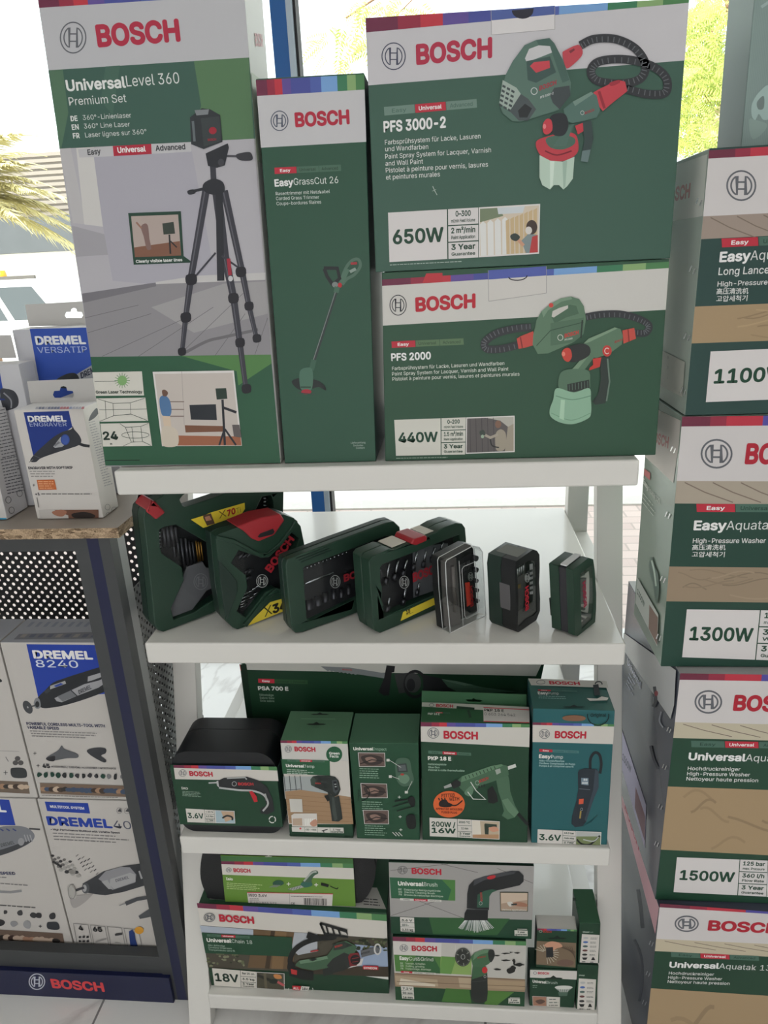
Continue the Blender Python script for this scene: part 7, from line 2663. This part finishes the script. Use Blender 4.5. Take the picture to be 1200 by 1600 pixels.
A.blob([(-100, 400), (0, 392), (110, 356), (185, 338), (110, 385), (0, 425), (-100, 440)], (60, 62, 66))
A.ell(120, 346, 18, 22, (140, 140, 144))
A.text('DREMEL', 8, 376, 18, (70, 72, 76), x1=84, y1=358, bold=.04)
for i in range(3):
    A.line([(138 + i * 16, 306), (152 + i * 16, 346)], 6, (150, 150, 154))
    A.line([(0 + i * 36, 272), (20 + i * 36, 284)], 7, (50, 62, 110))
A.part('caption_text').text('VARIABLE SPEED', -140, 530, 16, (50, 54, 84), x1=88, y1=534, bold=.06)
A.greek(-100, 540, 170, 1, 9, 6, (120, 118, 118), slope=.04)
A.greek(-100, 572, 320, 1, 9, 6, (120, 118, 118), slope=.07)
A.line([(-60, 626), (60, 632), (124, 624)], 14, (130, 130, 132))
A.part('accessory_picture', 'black and grey accessories')
A.greek(0, 702, 240, 1, 9, 7, (90, 88, 88), slope=.07)
for x, y, r, c in ((32, 745, 14, 60), (115, 750, 20, 60), (190, 762, 20, 50), (222, 766, 20, 50), (300, 768, 24, 50), (8, 805, 24, 50), (80, 810, 24, 130), (155, 815, 28, 140)):
    A.blob([(x + r * math.cos(t) * random.uniform(.7, 1.1), y + r * .9 * math.sin(t) * random.uniform(.7, 1.1)) for t in (j * 1.05 for j in range(6))], (c, c, c + 2), 3)
A.line([(230, 816), (230, 834)], 4, (50, 50, 54))
A.line([(221, 825), (239, 825)], 4, (50, 50, 54))
A.blob([(268, 806), (290, 800), (328, 804), (340, 836), (320, 846), (272, 838)], (50, 52, 56), 4)
A.part('photo_strip', 'strip of small workshop photos').poly([(-150, 835), (356, 866), (370, 936), (-130, 900)], (100, 84, 74))
for i in range(16):
    x = -100 + i * 28
    A.blob([(x + 24 * math.cos(t), 880 + i * 1.8 + 20 * math.sin(t) * random.uniform(.5, 1)) for t in (j * 1.25 for j in range(5))], random.choice(((60, 46, 42), (150, 116, 96), (44, 40, 38), (170, 150, 134))), 3)
A.flush()


def tab(root, pts, hole, o, name='hang_tab'):
    b = MB()
    nn = Vector((0, 1, 0))
    b.prism([on_plane(*p, o, nn) for p in pts], [[on_plane(*p, o, nn) for p in hole]], Vector((0, 0, 0)), Vector((0, .0012, 0)), P((176, 174, 172)))
    b.build(name, root)


def euro_hole(x, y, k):
    return [(x + dx * k, y + dy * k) for dx, dy in ((-60, 10), (-52, -12), (-22, -14), (-16, -34), (0, -40), (16, -34), (22, -14), (52, -12), (60, 10), (50, 26), (-50, 26))]


V6 = V(0, 400, 3.5545)
Z0 = TOPZ + .0008
# engraver
root, A, C = grey_box('white box with a black engraver pictured, standing at the front of the cabinet worktop', -.1872, -.0725, .082, Z0, 1.2525, .058, name='engraver_box', front=(188, 184, 180), side=(196, 192, 186), top=(196, 194, 194))
A.crop(0, 400, 3.5545)
A.part('blue_panel', 'blue panel').poly([(131, 868), (382, 860), (402, 950), (330, 1000), (186, 1112), (178, 1080)], (28, 50, 120))
A.part('brand_lettering', 'white lettering').text('DREMEL', 160, 919, 29, (206, 206, 208), x1=367, y1=917, bold=.075)
A.part('product_title').text('ENGRAVER', 167, 947, 22, (150, 160, 190), x1=372, y1=945)
A.part('product_picture', 'black engraver with a blue switch')
A.line([(430, 1036), (460, 1050), (498, 1056)], 16, (40, 42, 46), smooth=True)
A.blob([(168, 1140), (185, 1108), (245, 1050), (300, 1004), (350, 976), (395, 962), (404, 945), (412, 962), (440, 995), (452, 1026), (438, 1050), (390, 1068), (320, 1090), (230, 1122), (200, 1144)], (46, 48, 54))
A.line([(162, 1146), (184, 1130)], 4, (110, 108, 106))
A.poly([(296, 1058), (336, 1006), (352, 1002), (368, 1042), (345, 1060), (306, 1066)], (150, 152, 156))
A.ell(362, 1020, 25, 30, (44, 66, 130))
A.ell(362, 1020, 20, 25, (56, 80, 150))
A.text('DREMEL', 306, 1058, 10, (70, 72, 80), x1=336, y1=1036, bold=.05)
A.line([(190, 1108), (222, 1122)], 3, (80, 84, 92))
A.part('caption_text').text('ENGRAVER WITH SOFTGRIP', 160, 1184, 13, (46, 46, 54), x1=405, y1=1181, bold=.06)
A.greek(165, 1193, 150, 3, 14, 5, (130, 128, 126), dx=4)
A.text('+1', 197, 1328, 13, (46, 46, 54), x1=222, y1=1327, bold=.06)
A.greek(230, 1318, 290, 1, 9, 6, (110, 108, 106))
A.line([(182, 1272), (196, 1272)], 2.6, (60, 60, 62))
A.line([(189, 1265), (189, 1280)], 2.6, (60, 60, 62))
A.line([(206, 1340), (216, 1396)], 6, (120, 118, 114))
A.part('stencil_picture', 'orange lettering stencil').poly([(205, 1243), (303, 1241), (316, 1297), (215, 1299)], (176, 96, 54))
for i in range(4):
    A.greek(212 + i * 3, 1250 + i * 12, 86, 1, 8, 5, (206, 150, 110))
A.part('photo_strip', 'two small photos')
A.poly([(215, 1410), (548, 1408), (552, 1470), (228, 1472)], (104, 72, 58))
A.poly([(215, 1410), (300, 1409), (380, 1440), (385, 1471), (228, 1472)], (176, 172, 168))
A.blob([(290, 1420), (340, 1408), (372, 1420), (350, 1445), (310, 1440)], (150, 104, 84), 4)
A.blob([(400, 1432), (470, 1420), (530, 1440), (500, 1460), (420, 1455)], (40, 34, 32), 4)
A.flush()
S = side_art(root, C, 'right').crop(0, 400, 3.5545)
S.part('side_print', 'rows of small print and a small tool')
S.blob([(492, 915), (505, 880), (535, 845), (548, 868), (530, 895), (505, 912)], (60, 64, 70), 4)
S.greek(492, 925, 46, 26, 14, 4, (140, 140, 142), slope=-.3, dx=3.4)
S.ring(600, 1440, 14, 16, 2, (120, 118, 116))
S.ring(632, 1410, 14, 16, 2, (120, 118, 116))
S.ring(595, 1395, 14, 16, 2, (120, 118, 116))
S.flush()
tab(root, [V6(p) for p in ((150, 695), (515, 680), (537, 806), (170, 816))], [V6(p) for p in euro_hole(352, 762, 1.0)], Vector((0, .1405, 0)))
T = side_art(root, C, 'top').crop(0, 400, 3.5545)
T.part('lid_print', 'coloured strip on the lid')
for i in range(16):
    T.poly([(200 + i * 17, 838), (214 + i * 17, 837), (212 + i * 17, 850), (196 + i * 17, 851)], random.choice(((120, 130, 160), (90, 96, 120), (160, 90, 96), (150, 150, 158))))
T.flush()

# versatip
root, A, C = grey_box('white and blue box with a gas tool, behind the engraver box', -.2425, -.095, .213, Z0, 1.365, .055, name='soldering_tool_box', front=(176, 176, 182), side=(190, 188, 190))
A.crop(0, 400, 3.5545)
A.part('blue_panel', 'blue panel').poly([(165, 405), (540, 396), (575, 700), (300, 800), (235, 800)], (46, 74, 156))
A.part('brand_lettering', 'white lettering').text('DREMEL', 204, 491, 43, (206, 208, 214), x1=475, y1=487, bold=.075)
A.part('product_title').text('VERSATIP', 211, 539, 33, (160, 172, 206), x1=486, y1=535)
A.part('product_picture', 'dark and grey gas tool')
A.poly([(420, 660), (520, 600), (560, 640), (560, 700), (440, 720)], (140, 142, 148))
A.blob([(310, 690), (370, 655), (420, 652), (440, 690), (400, 730), (330, 730)], (44, 46, 50), 4)
A.text('DREMEL', 452, 680, 30, (50, 54, 70), x1=560, y1=630, bold=.06)
A.flush()
tab(root, [V6(p) for p in ((139, 270), (520, 248), (545, 384), (160, 391))], [V6(p) for p in euro_hole(410, 322, .85)], Vector((0, .2675, 0)))

# two boxes at the left edge
root, A, C = grey_box('white box at the left edge of the worktop, seen from its printed side', -.33, -.2395, .081, Z0, 1.2465, .063, name='tool_box', front=(188, 186, 184), side=(190, 188, 190))
A.crop(0, 400, 3.5545)
A.part('cyan_strip', 'cyan strip near the foot').poly([(-200, 1455), (36, 1455), (42, 1488), (-190, 1488)], (52, 140, 176))
A.part('brand_lettering', 'navy lettering').text('DREMEL', -230, 806, 32, (40, 54, 110), x1=24, y1=798, bold=.07)
A.flush()
S = side_art(root, C, 'right').crop(0, 400, 3.5545)
S.part('side_print', 'rows of small print and three round marks')
S.greek(-60, 830, 110, 17, 18, 5, (90, 90, 96), slope=-.22, dx=4.4)
S.greek(0, 1130, 110, 12, 17, 5, (90, 90, 96), slope=-.22, dx=3.4)
for x, y in ((42, 1355), (105, 1318), (60, 1412)):
    S.ring(x, y, 15, 18, 2.6, (70, 70, 74))
S.flush()
root, A, C = grey_box('white box with a dark tool end, behind the box at the left edge', -.36, -.2055, .151, Z0, 1.3155, .045, name='tool_box', front=(184, 184, 188), side=(190, 188, 190))
A.crop(0, 400, 3.5545)
A.part('blue_panel', 'blue panel').poly([(-260, 640), (0, 650), (20, 760), (-240, 780)], (46, 74, 156))
A.part('product_picture', 'dark rounded tool end').blob([(0, 745), (40, 738), (80, 752), (102, 790), (100, 830), (70, 850), (20, 850)], (58, 60, 66))
A.line([(20, 760), (60, 800), (62, 845)], 8, (130, 132, 138), smooth=True)
A.flush()
tab(root, [V6(p) for p in ((-250, 448), (58, 438), (90, 566), (-230, 574))], [V6(p) for p in euro_hole(-90, 510, .9)], Vector((0, .1955, 0)))
# ------------------------------------------------------------------ denoise settings
try:
    scene.cycles.use_denoising = True
    scene.cycles.denoiser = 'OPENIMAGEDENOISE'
    scene.cycles.denoising_input_passes = 'RGB_ALBEDO_NORMAL'
    scene.cycles.max_bounces = 8
    scene.cycles.transparent_max_bounces = 16
    scene.cycles.sample_clamp_indirect = 6
except Exception:
    pass
